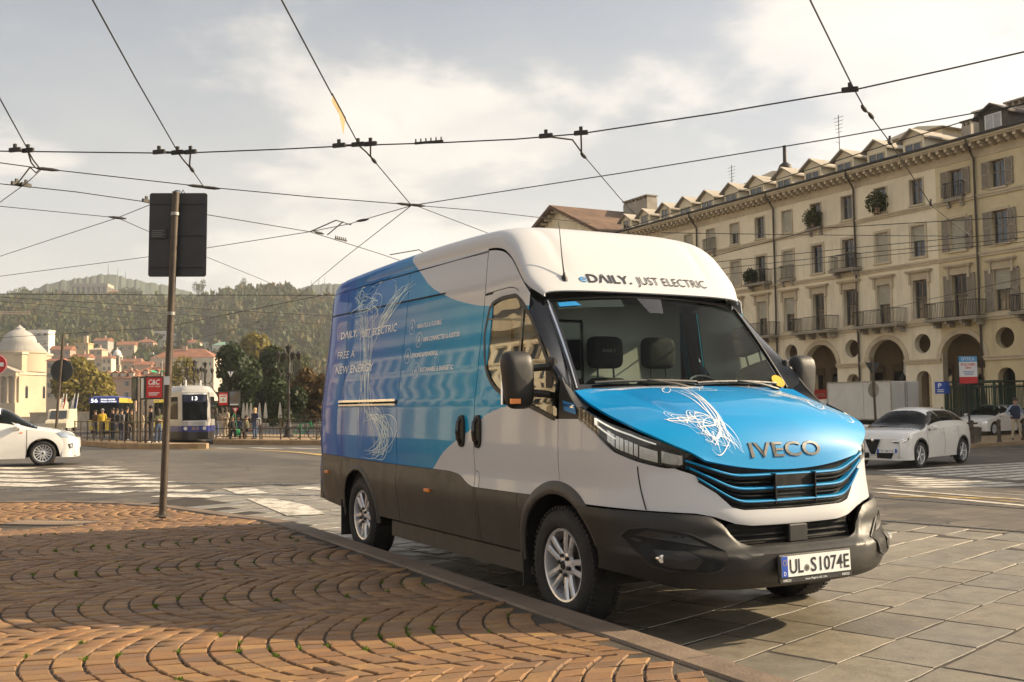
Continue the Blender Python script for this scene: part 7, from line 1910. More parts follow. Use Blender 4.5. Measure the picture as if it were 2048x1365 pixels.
def belltower():
 d = 500.; P = at_depth(234, 752, d); s = d/F; e = empty('bell_tower', (P.x, P.y, P.z), -TH, 'small cream bell tower with a white domed cap above the roofs', 'tower')
 w = 8*s
 MB().box(-w, w, -w, w, -10, 20*s).build('shaft', 'w_tan', e); MB().box(-w*1.15, w*1.15, -w*1.15, w*1.15, 19*s, 21*s).build('cornice', 'w_cream', e)
 for x in (-1, 1):
  for y in (-1, 1): MB().box(x*w*.75-w*.2, x*w*.75+w*.2, y*w*.75-w*.2, y*w*.75+w*.2, 21*s, 38*s).build('belfry_pier', 'w_cream', e)
 MB().box(-w, w, -w, w, 38*s, 41*s).build('belfry_cornice', 'w_cream', e); MB().box(-w*.5, w*.5, -w*.5, w*.5, 21*s, 38*s).build('belfry_core', 'dark_inside', e)
 mb = MB(); mb.lathe([(w*1.0, 41*s), (w*.98, 44*s), (w*.8, 48*s), (w*.45, 51*s), (w*.15, 52.5*s), (w*.1, 56*s), (0, 57*s)], 20); mb.build('cap', 'w_white', e, True)
belltower()
e = empty('tower_crane', tuple(at_depth(-40, 625, 560)), -TH, 'orange tower crane arm entering from the left edge above the dome', 'crane')
mb = MB(); L_ = 95/F*560*1.05
for k in range(14): x = L_*k/14; mb.bar((x, 0, -.6), (x+L_/14, 0, -.6), .35); mb.bar((x, 0, .7), (x+L_/14, 0, .7), .3); mb.bar((x, 0, -.6), (x+L_/28, 0, .7), .2); mb.bar((x+L_/28, 0, .7), (x+L_/14, 0, -.6), .2)
mb.build('jib', 'w_peach', e).rotation_euler = (0, .03, 0); MB().bar((0, 0, 0), (0, 0, -60), 1.2).build('mast', 'w_peach', e)
build_wood()
# single trees one can tell apart
def T(u, vtop, vbase, dep, wpx, mat_, label, seed, n=2600, shape='round', size=None, base=.2):
 P = at_depth(u, vbase, dep); h = (vbase-vtop)/F*dep; r = wpx/2/F*dep
 return tree('tree', label, (P.x, P.y, P.z), h, r, mat_, seed, n, shape, None, size or max(.16, r*.075), base)
T(167, 722, 862, 190, 118, 'leaf_gold', 'broad golden olive tree right of the round sign at the river', 31, 5200)
T(150, 668, 722, 560, 26, 'leaf_gold', 'yellow autumn tree beside the ochre house', 32, 1200)
T(365, 708, 800, 210, 62, 'leaf_gold', 'yellow tree between the sign pole and the tram roof', 33, 2200)
T(452, 700, 872, 120, 120, 'leaf_dark', 'round dark green tree right behind the tram', 34, 5200)
T(515, 700, 874, 128, 130, 'leaf_dark', 'dark green tree left of the ornate lamp post', 35, 5200)
T(535, 665, 800, 240, 120, 'leaf_gold', 'tall yellow green plane tree behind the ornate lamp post', 36, 4600)
T(598, 690, 820, 260, 60, 'leaf_olive', 'olive tree right of the ornate lamp post', 37, 2600)
T(565, 752, 876, 105, 100, 'leaf_dark', 'low dark tree at the foot of the ornate lamp post', 38, 3600)
T(622, 716, 878, 110, 120, 'leaf_rust', 'reddish brown tree beside the van rear', 39, 4600)
T(655, 720, 878, 125, 80, 'leaf_dark', 'dark tree half hidden behind the van rear', 40, 3600)
T(482, 745, 878, 140, 110, 'leaf_dark', 'dark bushy tree behind the advertising panels', 46, 3200)
T(285, 690, 742, 560, 24, 'leaf_dark', 'dark conifer left of the sign pole among the houses', 41, 900, 'cone')
T(320, 664, 700, 690, 14, 'leaf_dark', 'dark cypress in front of the white modern block', 42, 500, 'tall')
T(655, 572, 640, 840, 22, 'leaf_dark', 'pointed dark conifer on the ridge beside the van', 43, 700, 'cone')
T(48, 572, 612, 900, 44, 'leaf_olive', 'spreading tree on the crest at the far left', 44, 1200)
T(20, 580, 612, 905, 26, 'leaf_olive', 'small tree on the crest at the left edge', 47, 800)
T(255, 575, 606, 890, 34, 'leaf_dark', 'rounded dark tree on the crest right of the gallery', 45, 900)
T(272, 573, 606, 888, 30, 'leaf_dark', 'second rounded dark tree on the crest right of the gallery', 48, 900)
T(396, 560, 606, 890, 30, 'leaf_olive', 'tall loose tree standing above the ridge right of the sign pole', 49, 1000)
T(484, 556, 600, 890, 26, 'leaf_olive', 'round topped tree standing above the middle of the ridge', 50, 900)
# dark riverside hedge closing the gap under the trees
def hedge():
 rng = np.random.default_rng(3); Q = []
 for k in range(90):
  u = rng.uniform(395, 700); dep = rng.uniform(135, 170); P = at_depth(u, 862, dep); c, d = crown_cloud(rng, 90, 'round'); Q.append(leaf_quads(c, d, .16, rng)*np.array([3.2, 3.2, 5.0])+np.array([P.x, P.y, P.z-1.5]))
 V_ = np.concatenate(Q).reshape(-1, 3); n = len(V_)//4
 o = link('riverside_hedge', np_mesh('riverside_hedge', V_, np.arange(4*n).reshape(n, 4), 'leaf_dark')); tag(o, 'dark riverside shrubs under the trees behind the stop', 'shrubs', kind='stuff')
hedge()
def quay():
 # low embankment wall at the far side of the square
 A, B = on_ground(60, 175), on_ground(700, 175); d = (B-A).normalized()
 e = empty('embankment_wall', (A.x, A.y, A.z), math.atan2(d.y, d.x), 'long low stone embankment wall at the end of the square', 'wall'); L_ = (B-A).length
 MB().box(0, L_, 0, .6, -1, 1.6).build('wall', 'stone_grey', e); MB().box(-.1, L_+.1, -.1, .7, 1.6, 1.8).build('coping', 'w_tan', e)
quay()

# ---------------------------------------------------------------- street furniture
def panel_back(mb, w, h, r, th, n=5):
 pts = []
 for cx, cz, a0 in ((w/2-r, h/2-r, 0), (-w/2+r, h/2-r, PI/2), (-w/2+r, -h/2+r, PI), (w/2-r, -h/2+r, 1.5*PI)):
  pts += [(cx+r*math.cos(a0+PI/2*k/n), cz+r*math.sin(a0+PI/2*k/n)) for k in range(n+1)]
 return mb.prism(pts, 0, th, lambda a, b, h_: (a, h_, b))
def fsign():
 B = on_z(325, 1033, edge_z(12)+.01); dep = B.x*st+B.y*ct; top = at_fwd(352, 384, dep)
 s = empty('sign_post', B, -TH, 'tall leaning brown pole carrying a large dark sign seen from behind, on the brick pavement', 'sign')
 d = top-B; dx = d.dot(Vector((ct, -st, 0))); dz = d.z
 mb = MB(); mb.tube([(0, 0, -.02), (dx*.5, 0, dz*.5), (dx, 0, dz)], .042, 14); mb.build('pole', 'rust_pole', s, True)
 mb = MB(); mb.lathe([(.10, 0), (.09, .012), (.05, .02), (.045, .06)], 16); mb.build('pole_foot', 'rust_pole', s, True)
 for z in (.62, .93): x = dx*z; mb = MB(); mb.lathe([(.047, -.02), (.05, -.018), (.05, .018), (.047, .02)], 16, Matrix.Translation((x, 0, dz*z))); mb.build('clamp', 'steel_pole', s, True)
 k = dep/F; c = at_fwd(352.5, 468.5, dep)-B; cx = c.dot(Vector((ct, -st, 0)))
 pn = panel_back(MB(), 117*k, 171*k, .03, .012).build('sign_panel', 'sign_back', s); pn.location = (cx, .055, c.z); pn.rotation_euler = (0, .012, 0)
 for zz in (-.38, 0, .38): MB().box(-55*k, 55*k, -.012, 0, zz*171*k-.012, zz*171*k+.012).build('stiffener', 'sign_back', pn)
 MB().box(-54*k, -22*k, -.016, -.013, -8*k, 12*k).build('maker_sticker', 'print_black', pn)
 for i in range(4): MB().box(-52*k, -(26+4*(i % 2))*k, -.0175, -.0165, (8-4*i)*k, (9.4-4*i)*k).build('sticker_line', 'trim_grey', pn)
 mb = MB(); mb.tube([(-10*k, .0, 86*k), (-6*k, .0, 91*k), (2*k, 0, 90*k), (6*k, 0, 86*k), (9*k, 0, 92*k), (12*k, 0, 86*k)], .006, 6); mb.build('wire_tie', 'iron', pn, True)
 MB().box(-.03, .03, -.046, -.043, .0, .10).build('pole_sticker', 'white_sign', s).location = (dx*.40, 0, dz*.40)
fsign()
def post(name, label, u, dep, h, r=.035, lean=0., mat_='steel_pole', cat='sign', dz=0):
 P = on_ground(u, dep, dz); e = empty(name, P, -TH, label, cat); MB().tube([(0, 0, -.1), (lean, 0, h)], r, 10).build('pole', mat_, e, True); return e
# round sign seen from behind, no entry sign at the edge
e = post('round_sign', 'round traffic sign seen from behind on a leaning steel pole behind the hatchback', 108, 27, 3.35, .035, .22, 'rust_pole'); k = 27/F
mb = MB(); mb.lathe([(0, .0), (22.5*k, .0), (23*k, .008), (22.5*k, .016), (0, .016)], 36, Matrix.Translation((.165, .05, 2.40)), axis='y'); mb.build('sign_disc', 'sign_back', e, True)
e = post('no_entry_sign', 'red and white no entry sign on a pole at the left edge', -14, 31, 3.2, .035, 0, 'steel_pole'); k = 31/F
mb = MB(); mb.lathe([(0, -.02), (20*k, -.02), (20.5*k, -.01), (20*k, .0), (0, .0)], 36, Matrix.Translation((8*k, -.04, 2.84)), axis='y'); d_ = mb.build('sign_disc', 'red_sign', e, True)
mb = MB(); mb.lathe([(18.6*k, -.023), (20*k, -.023)], 36, Matrix.Translation((8*k, -.04, 2.84)), axis='y'); mb.build('sign_rim', 'white_sign', d_)
MB().box(8*k-14*k, 8*k+14*k, -.066, -.062, 2.84-4*k, 2.84+4*k).build('sign_bar', 'white_sign', d_)
# give way and disc backs behind the truck's corner
e = post('give_way_sign', 'give way sign and round disc seen from behind before the box truck', 1752, 33, 3.15, .04, -.06, 'rust_pole'); k = 33/F
MB().prism([(-15*k, 0), (15*k, 0), (0, -27*k)], -.03, -.015, lambda a, b, h_: (a-.05, .06+h_, 3.10+b)).build('sign_triangle', 'sign_back', e)
mb = MB(); mb.lathe([(0, 0), (11*k, 0), (11*k, .014), (0, .014)], 28, Matrix.Translation((-.04, .045, 2.22)) @ Matrix.Diagonal((1, 1, 1.4, 1)), axis='y'); mb.build('sign_disc', 'shutter_grey', e, True)
# optician's board
e = post('shop_board', 'tall optician board with blue head and red foot in front of the right arch', 1938, 49, 2.6, .05, 0, 'iron'); k = 49/F; z0 = 1.32+.55+(799-767)*k
bd = MB().bbox(-20*k, 20*k, -.08, .04, z0-2*k, z0+55*k, .02).build('board', 'iron', e)
MB().box(-18*k, 18*k, -.10, -.082, z0+13*k, z0+43*k).build('board_face', 'white_sign', bd); MB().box(-18*k, 18*k, -.10, -.082, z0+43*k, z0+54*k).build('board_head', 'bar_blue', bd); MB().box(-18*k, 18*k, -.10, -.082, z0, z0+13*k).build('board_foot', 'red_sign', bd)
put_text('lettering', 'OTTICA', 'print_white', lambda x, y, d: (-13*k+x, -.105, z0+46*k+y), width=26*k, height=8*k, parent=bd)
put_text('lettering', 'PULCHERI', 'print_red', lambda x, y, d: (-14*k+x, -.105, z0+35.5*k+y), width=28*k, height=6.5*k, parent=bd, weight=.02); put_text('lettering', '1894', 'print_red', lambda x, y, d: (-6*k+x, -.105, z0+29*k+y), width=12*k, height=6*k, parent=bd, weight=.02)
for q in range(3): MB().box(-(11-2*q)*k, (11-q)*k, -.105, -.101, z0+(23-3*q)*k, z0+(24-3*q)*k).build('print_line', 'blue_sign', bd)
# parking sign
e = post('parking_sign', 'blue parking sign on two posts beside the green railings', 1884, 47, 1.55, .03, 0, 'iron'); k = 47/F; z0 = 1.32+.55+(800-788)*k
pb_ = MB().box(-13*k, 8*k, -.05, -.03, z0, z0+24*k).build('board', 'blue_sign', e); put_text('lettering', 'P', 'print_white', lambda x, y, d: (-7*k+x, -.055, z0+12*k+y), width=7*k, height=13*k, parent=pb_, weight=.02)
for q in range(2): MB().box(-9*k, 4*k, -.055, -.052, z0+(7-3.5*q)*k, z0+(8.6-3.5*q)*k).build('print_line', 'white_sign', pb_)
MB().add([(8*k, -.05, z0), (21*k, .22, z0), (21*k, .22, z0+24*k), (8*k, -.05, z0+24*k)], [(0, 1, 2, 3)]).build('side_board', 'blue_sign', pb_); MB().tube([(14*k, .1, -.1), (14*k, .1, z0)], .025, 8).build('pole', 'iron', e)
# raised pavement of the arcade and green iron enclosure
def far_pave():
 P = [(34.2, 26.6), (40, 27.6), (60, 29.5), (60, 78), (45.5, 78), (45, 36), (37.5, 31.5)]
 f = empty('arcade_pavement'); tag(f, kind='structure')
 bm = bmesh.new(); bm.faces.new([bm.verts.new((x, y, 0)) for x, y in P]); r = bmesh.ops.extrude_face_region(bm, geom=bm.faces[:])
 for v in [q for q in r['geom'] if isinstance(q, bmesh.types.BMVert)]: v.co.z = .14
 for v in bm.verts: v.co.z += gz(v.co.x, v.co.y) - (.1 if v.co.z < .1 else 0)
 bmesh.ops.recalc_face_normals(bm, faces=bm.faces[:]); me = bpy.data.meshes.new('paving'); bm.to_mesh(me); bm.free(); me.materials.append(M_('platform_stone')); link('paving', me, f)
far_pave()
def cage():
 A, B = on_ground(1893, 52, .14), on_ground(1990, 50, .14); d = (B-A); d.z = 0; L_ = d.length; e = empty('iron_enclosure', A, math.atan2(d.y, d.x), 'dark green iron railing enclosure round the underpass stairs by the arcade', 'enclosure'); h = 2.45
 for x0, x1, y0, y1 in ((0, L_, 0, 0), (L_, L_, 0, 3), (0, 0, 0, 3), (0, L_, 3, 3)):
  n = max(4, int(math.dist((x0, y0), (x1, y1))/.13)); mb = MB()
  for zz in (.15, h*.5, h-.1): mb.bar((x0, y0, zz), (x1, y1, zz), .06)
  mb.build('rail', 'iron_green', e)
  bm_ = MB().box(-.014, .014, -.014, .014, .05, h).mesh('bar', 'iron_green')
  for i in range(n+1): link('bar', bm_, e, (x0+(x1-x0)*i/n, y0+(y1-y0)*i/n, 0))
 for x in (0, L_*.5, L_):
  for y in (0, 3): MB().box(x-.05, x+.05, y-.05, y+.05, 0, h+.15).build('post', 'iron_green', e)
 MB().box(-.1, L_+.1, -.1, 3.1, h+.12, h+.2).build('canopy', 'iron_green', e)
cage()
def bollard(u, dep, label, h=.95):
 P = on_ground(u, dep, .12); e = empty('bollard', P, 0, label, 'bollard', 'bollards by the arcade kerb'); mb = MB(); mb.lathe([(.10, 0), (.10, .06), (.075, .09), (.07, h-.12), (.085, h-.10), (.085, h-.06), (.06, h-.03), (0, h)], 14); mb.build('shaft', 'rust_pole', e, True); mb = MB(); mb.lathe([(.072, h*.6), (.075, h*.6), (.075, h*.68), (.072, h*.68)], 14); mb.build('collar', 'iron', e, True)
bollard(1996, 41.5, 'brown bollard just left of the standing man'); bollard(1942, 40.5, 'brown bollard between the sport utility car and the small white car'); bollard(2046, 43, 'brown bollard at the right edge behind the man')
e = empty('litter_bin', on_ground(1951, 41.5, .12), 0, 'small grey litter bin beside a brown bollard by the arcade', 'bin'); mb = MB(); mb.lathe([(.16, .05), (.2, .6), (.21, .62), (.18, .62), (.15, .1), (0, .1)], 16); mb.build('basket', 'grate', e, True); MB().tube([(0, 0, 0), (0, 0, .1)], .05).build('foot', 'iron', e)
# ---- the tram stop: platforms, railings, panels
def platform():
 f = empty('stop_platform'); tag(f, kind='structure')
 def slab(uv, z, nm):
  bm = bmesh.new(); P = [on_ground(u, d) for u, d in uv]; vs_ = [bm.verts.new((p.x, p.y, p.z-.1)) for p in P]; bm.faces.new(vs_); r = bmesh.ops.extrude_face_region(bm, geom=bm.faces[:])
  for v in [q for q in r['geom'] if isinstance(q, bmesh.types.BMVert)]: v.co.z += z+.1
  bmesh.ops.recalc_face_normals(bm, faces=bm.faces[:]); me = bpy.data.meshes.new(nm); bm.to_mesh(me); bm.free(); me.materials.append(M_('platform_stone')); link(nm, me, f)
 slab([(418, 47.5), (413, 46.6), (396, 46.5), (330, 47.5), (240, 51), (130, 60), (60, 70), (100, 72), (220, 60), (330, 51), (405, 49.5), (417, 48.5)], .24, 'platform_slab')
 slab([(426, 56), (520, 53.5), (660, 51), (760, 50), (760, 62), (520, 66), (430, 68)], .24, 'platform_slab')
platform()
def fence(name, pts, label, dz=.24, h=1.05, sp=1.5, bars=True):
 P = [on_ground(u, d, dz) for u, d in pts]; e = empty(name, P[0], 0, label, 'railing'); o = P[0]
 pm = MB().box(-.03, .03, -.03, .03, 0, h+.04).mesh('post', 'rust_pole'); bm_ = MB().box(-.009, .009, -.009, .009, .12, h-.05).mesh('bar', 'iron')
 for a, b in zip(P, P[1:]):
  a, b = a-o, b-o; L_ = (b-a).length; n = max(1, round(L_/sp))
  for z in (h, h*.55, .14): MB().bar(a+Vector((0, 0, z)), b+Vector((0, 0, z)), .045).build('rail', 'rust_pole', e)
  for i in range(n+1): q = a.lerp(b, i/n); link('post', pm, e, q)
  if bars:
   m_ = int(L_/.28)
   for i in range(1, m_): link('bar', bm_, e, a.lerp(b, i/m_))
fence('stop_railing', [(332, 48.2), (250, 51.5), (205, 55)], 'brown railing along the near tram platform in front of the waiting people')
fence('stop_railing', [(202, 55.4), (150, 60)], 'lower railing left of the waiting people in front of the bus')
fence('platform_railing', [(432, 57), (520, 55)], 'thin brown railing behind the people right of the tram', sp=1.3, bars=False)
fence('platform_railing', [(524, 55), (600, 53.4), (700, 52)], 'brown railing running from the ornate lamp post to behind the van', sp=1.2)
fence('square_railing', [(560, 72), (720, 70)], 'dark park railing behind the ornate lamp post', .1, 1.3, 2)
def adpanel(u, dep, v0, v1, wpx, label, face, text=None, posts=(0,), base_v=None, name='advertising_panel', turn=0.):
 k = dep/F; P = on_ground(u, dep, .24); e = empty(name, P, -TH+turn, label, 'advertising panel'); h0 = 1.3193-P.z; zb, zt = h0+(hor(u)-v1)*k, h0+(hor(u)-v0)*k; w = wpx*k/2
 for x in posts: MB().box(x*w-.05, x*w+.05, .02, .12, 0, zt+.1).build('post', 'rust_pole', e)
 f = MB().bbox(-w-.06, w+.06, -.06, .05, zb-.07, zt+.07, .02).build('frame', 'iron', e); MB().box(-w, w, -.075, -.062, zb, zt).build('poster', face, f)
 return e, f, k, zb, zt, w
e, f, k, zb, zt, w = adpanel(309, 49.5, 756, 796, 31, 'red advertising panel lettered C and C in white at the tram stop', 'red_sign', posts=(-1.15,))
put_text('lettering', 'C&C', 'print_white', lambda x, y, d: (-w*.75+x, -.08, zb+(zt-zb)*.66+y), width=w*1.5, height=(zt-zb)*.36, parent=f, shear=.2, weight=.02)
put_text('lettering', 'interior design', 'print_white', lambda x, y, d: (-w*.75+x, -.08, zb+(zt-zb)*.54+y), width=w*1.5, height=(zt-zb)*.12, parent=f, shear=.2)
for q in range(3): MB().box(-w*.7, w*(.7-.15*q), -.08, -.077, zb+(zt-zb)*(.24-.06*q), zb+(zt-zb)*(.265-.06*q)).build('print_line', 'print_white', f)
adpanel(270, 52, 757, 799, 13, 'dark blue and green poster panel turned edge on at the stop', 'dark_poster', posts=(-.8, .9), turn=-.5); adpanel(286, 51, 757, 797, 6, 'narrow white panel between two brown posts at the stop', 'white_sign', posts=(-2.2, 2.2), turn=-.3)
e, f, k, zb, zt, w = adpanel(447, 62, 786, 811, 18, 'small red and white poster panel right of the tram', 'red_sign', posts=(1.1,)); MB().box(-w*.85, w*.85, -.08, -.076, zb+(zt-zb)*.2, zb+(zt-zb)*.85).build('poster_sheet', 'white_sign', f); MB().add([(-w*.3, -.084, zb+(zt-zb)*.35), (w*.3, -.084, zb+(zt-zb)*.35), (0, -.084, zb+(zt-zb)*.6)], [(0, 1, 2)]).build('poster_shape', 'w_rose', f); MB().box(-w*.6, w*.6, -.084, -.081, zb+(zt-zb)*.68, zb+(zt-zb)*.76).build('poster_title', 'print_red', f)
e, f, k, zb, zt, w = adpanel(469, 62, 784, 812, 18, 'ochre and blue poster panel beside the red poster panel', 'ochre_poster', posts=(0,)); MB().box(-w*.9, w*.9, -.08, -.076, zb+(zt-zb)*.05, zb+(zt-zb)*.14).build('poster_band', 'white_sign', f)
MB().prism([(-.2, 0), (.2, 0), (0, -.36)], -.06, -.04, lambda a, b, h_: (a+.06, h_, zb-.12+b)).build('give_way_plate', 'red_sign', e); MB().prism([(-.12, -.03), (.12, -.03), (0, -.25)], -.064, -.061, lambda a, b, h_: (a+.06, h_, zb-.12+b)).build('give_way_face', 'white_sign', e)
# hanging diamond signal
P = at_depth(461, 749, 60); e = empty('tram_signal_plate', P, -TH, 'white and blue folded triangle plate hanging from the tram wires', 'signal plate')
MB().prism([(-.19, .16), (-.04, .16), (.0, -.16)], 0, .02, lambda a, b, h_: (a, h_, b)).build('plate_wing', 'white_sign', e); MB().prism([(.04, .16), (.19, .16), (0, -.16)], 0, .02, lambda a, b, h_: (a, h_, b)).build('plate_wing', 'white_sign', e); MB().prism([(-.035, .16), (.035, .16), (0, -.10)], .002, .018, lambda a, b, h_: (a, h_, b)).build('plate_centre', 'blue_sign', e); MB().bar((0, .01, .16), (0, .01, .9), .02).build('hanger', 'wire', e)
# ornate cast-iron lamp posts
def candelabra(u, dep, h, arms, label, base_dz=.24, detail=True):
 P = on_ground(u, dep, base_dz); e = empty('ornate_lamp_post', P, 0, label, 'lamp post', 'ornate lamp posts')
 mb = MB(); mb.lathe([(.30, 0), (.30, .12), (.22, .18), (.2, .5), (.26, .56), (.15, .7), (.11, .9), (.13, .95), (.09, 1.1), (.075, h*.45), (.11, h*.46), (.08, h*.48), (.065, h*.66), (.12, h*.68), (.07, h*.71), (.055, h*.82), (.09, h*.84), (.04, h*.88)], 16); mb.build('column', 'iron', e, True)
 def lantern(x, y, z, s, par):
  mb = MB(); mb.lathe([(.02, 0), (.06*s/.3, .02), (.13*s/.3, s), (.15*s/.3, s+.02), (.05, s+.12), (.03, s+.16), (.0, s+.24)], 8, Matrix.Translation((x, y, z))); return mb.build('lantern', 'iron', par)
 R = .58*h/5; z0 = h*.66
 for i in range(arms):
  a = 2*PI*i/arms+.2; c, s_ = math.cos(a), math.sin(a)
  mb = MB(); mb.tube([(0, 0, z0), (R*.55*c, R*.55*s_, z0-.10), (R*.95*c, R*.95*s_, z0+.18), (R*1.05*c, R*1.05*s_, z0+.55), (R*1.0*c, R*1.0*s_, z0+.85)], .024, 6); ar_ = mb.build('arm', 'iron', e, True); lantern(R*c, R*s_, z0+.85, .30, ar_)
 lantern(0, 0, h*.88, .4, e)
candelabra(577, 58, 5.35, 8, 'ornate black lamp post with a ring of lanterns right of the waiting people'); candelabra(388, 92, 6.3, 6, 'distant ornate lamp post rising behind the tram roof on the left'); candelabra(410, 94, 6.2, 6, 'distant ornate lamp post rising behind the tram roof on the right')
# street lamp with arm, green awning, flags, furled parasols
P = on_ground(323, 75); e = empty('street_lamp', P, -TH, 'slim grey street lamp with a slanting arm behind the stop', 'street lamp'); k = 75/F; h0 = CH-P.z; MB().tube([(0, 0, 0), (0, 0, h0+(hor(323)-722)*k)], .05, 8).build('pole', 'steel_pole', e, True); MB().bar((0, 0, h0+(hor(323)-722)*k), (-21*k, 0, h0+(hor(323)-706)*k), .07).build('arm', 'steel_pole', e); MB().box(-24*k, -17*k, -.1, .1, h0+(hor(323)-708)*k, h0+(hor(323)-705)*k).build('lamp_head', 'tram_grey', e)
P = on_ground(316, 70); k = 70/F; e = empty('green_awning', P, -TH, 'bright green cloth awning on a post above the stop', 'awning'); h0 = CH-P.z; z = h0+(hor(316)-741)*k
mb = MB(); mb.grid(lambda u, v: ((u-.5)*24*k, (v-.5)*.9, z-.18*math.sin(PI*u)*(1-.3*v)-.02*math.sin(9*u)), 12, 4); mb.build('cloth', 'green_cloth', e, True); MB().tube([(0, .5, 0), (0, .5, z)], .04, 8).build('post', 'iron', e)
for i, (u, c, lab) in enumerate(((118, 'white_sign', 'white flag on a slanting staff at the far left'), (124, 'red_sign', 'red flag on a slanting staff second from the left'), (140, 'white_sign', 'white flag on a slanting staff left of the bus'), (147, 'blue_sign', 'blue flag on the slanting staff nearest the bus'))):
 P = on_ground(u, 100); e = empty('flag', P, -TH, lab, 'flag', 'flags at the river end'); MB().tube([(0, 0, 0), (.45, 0, 3.6)], .035, 6).build('staff', 'white_sign', e, True); mb = MB(); mb.grid(lambda u_, v_: (.45-.35*v_-.5*u_*.35+.03*math.sin(7*u_), .06*math.sin(6*u_+3*v_), 3.5-1.5*v_-.5*u_), 8, 6); mb.build('cloth', c, e, True)
for i, u in enumerate((487, 494, 502, 519, 531, 560)):
 P = on_ground(u, 88); e = empty('folded_parasol', P, 0, ('white folded parasol, %s of the row under the trees' % ('leftmost', 'second', 'third', 'fourth', 'fifth', 'last')[i]), 'parasol', 'folded parasols under the trees'); MB().tube([(0, 0, 0), (0, 0, 1.2)], .03, 6).build('pole', 'steel_pole', e); mb = MB(); mb.lathe([(.05, 1.0), (.18, 1.1), (.14, 1.6), (.06, 2.3), (0, 2.45)], 8); mb.build('folded_cloth', 'c_cream', e, True)
def bicycle(u, dep, label):
 P = on_ground(u, dep, .24); e = empty('bicycle', P, -TH+.1, label, 'bicycle'); r = .33
 for x in (-.52, .52):
  mb = MB(); mb.tube([(x+r*math.cos(a), 0, r+r*math.sin(a)) for a in np.linspace(0, 2*PI, 25)], .02, 6, False); w_ = mb.build('wheel', 'rubber', e, True); mb = MB()
  for q in range(8): a = PI*q/8; mb.bar((x-r*math.cos(a), 0, r-r*math.sin(a)), (x+r*math.cos(a), 0, r+r*math.sin(a)), .006)
  mb.build('spokes', 'chrome', w_)
 mb = MB(); [mb.tube([a, b], .018, 6) for a, b in (((-.52, 0, r), (-.08, 0, .3)), ((-.08, 0, .3), (.38, 0, .78)), ((-.08, 0, .3), (-.2, 0, .85)), ((-.2, 0, .8), (.36, 0, .85)), ((-.52, 0, r), (-.2, 0, .8)), ((.52, 0, r), (.34, 0, .95)))]; mb.build('frame', 'green_cloth', e); MB().bbox(-.33, -.08, -.06, .06, .88, .93, .02).build('saddle', 'rubber', e); MB().tube([(.30, -.28, 1.0), (.36, -.1, 1.0), (.36, .1, 1.0), (.30, .28, 1.0)], .014, 6).build('handlebar', 'iron', e)
bicycle(608, 53, 'green bicycle leaning by the railing beside the van rear')
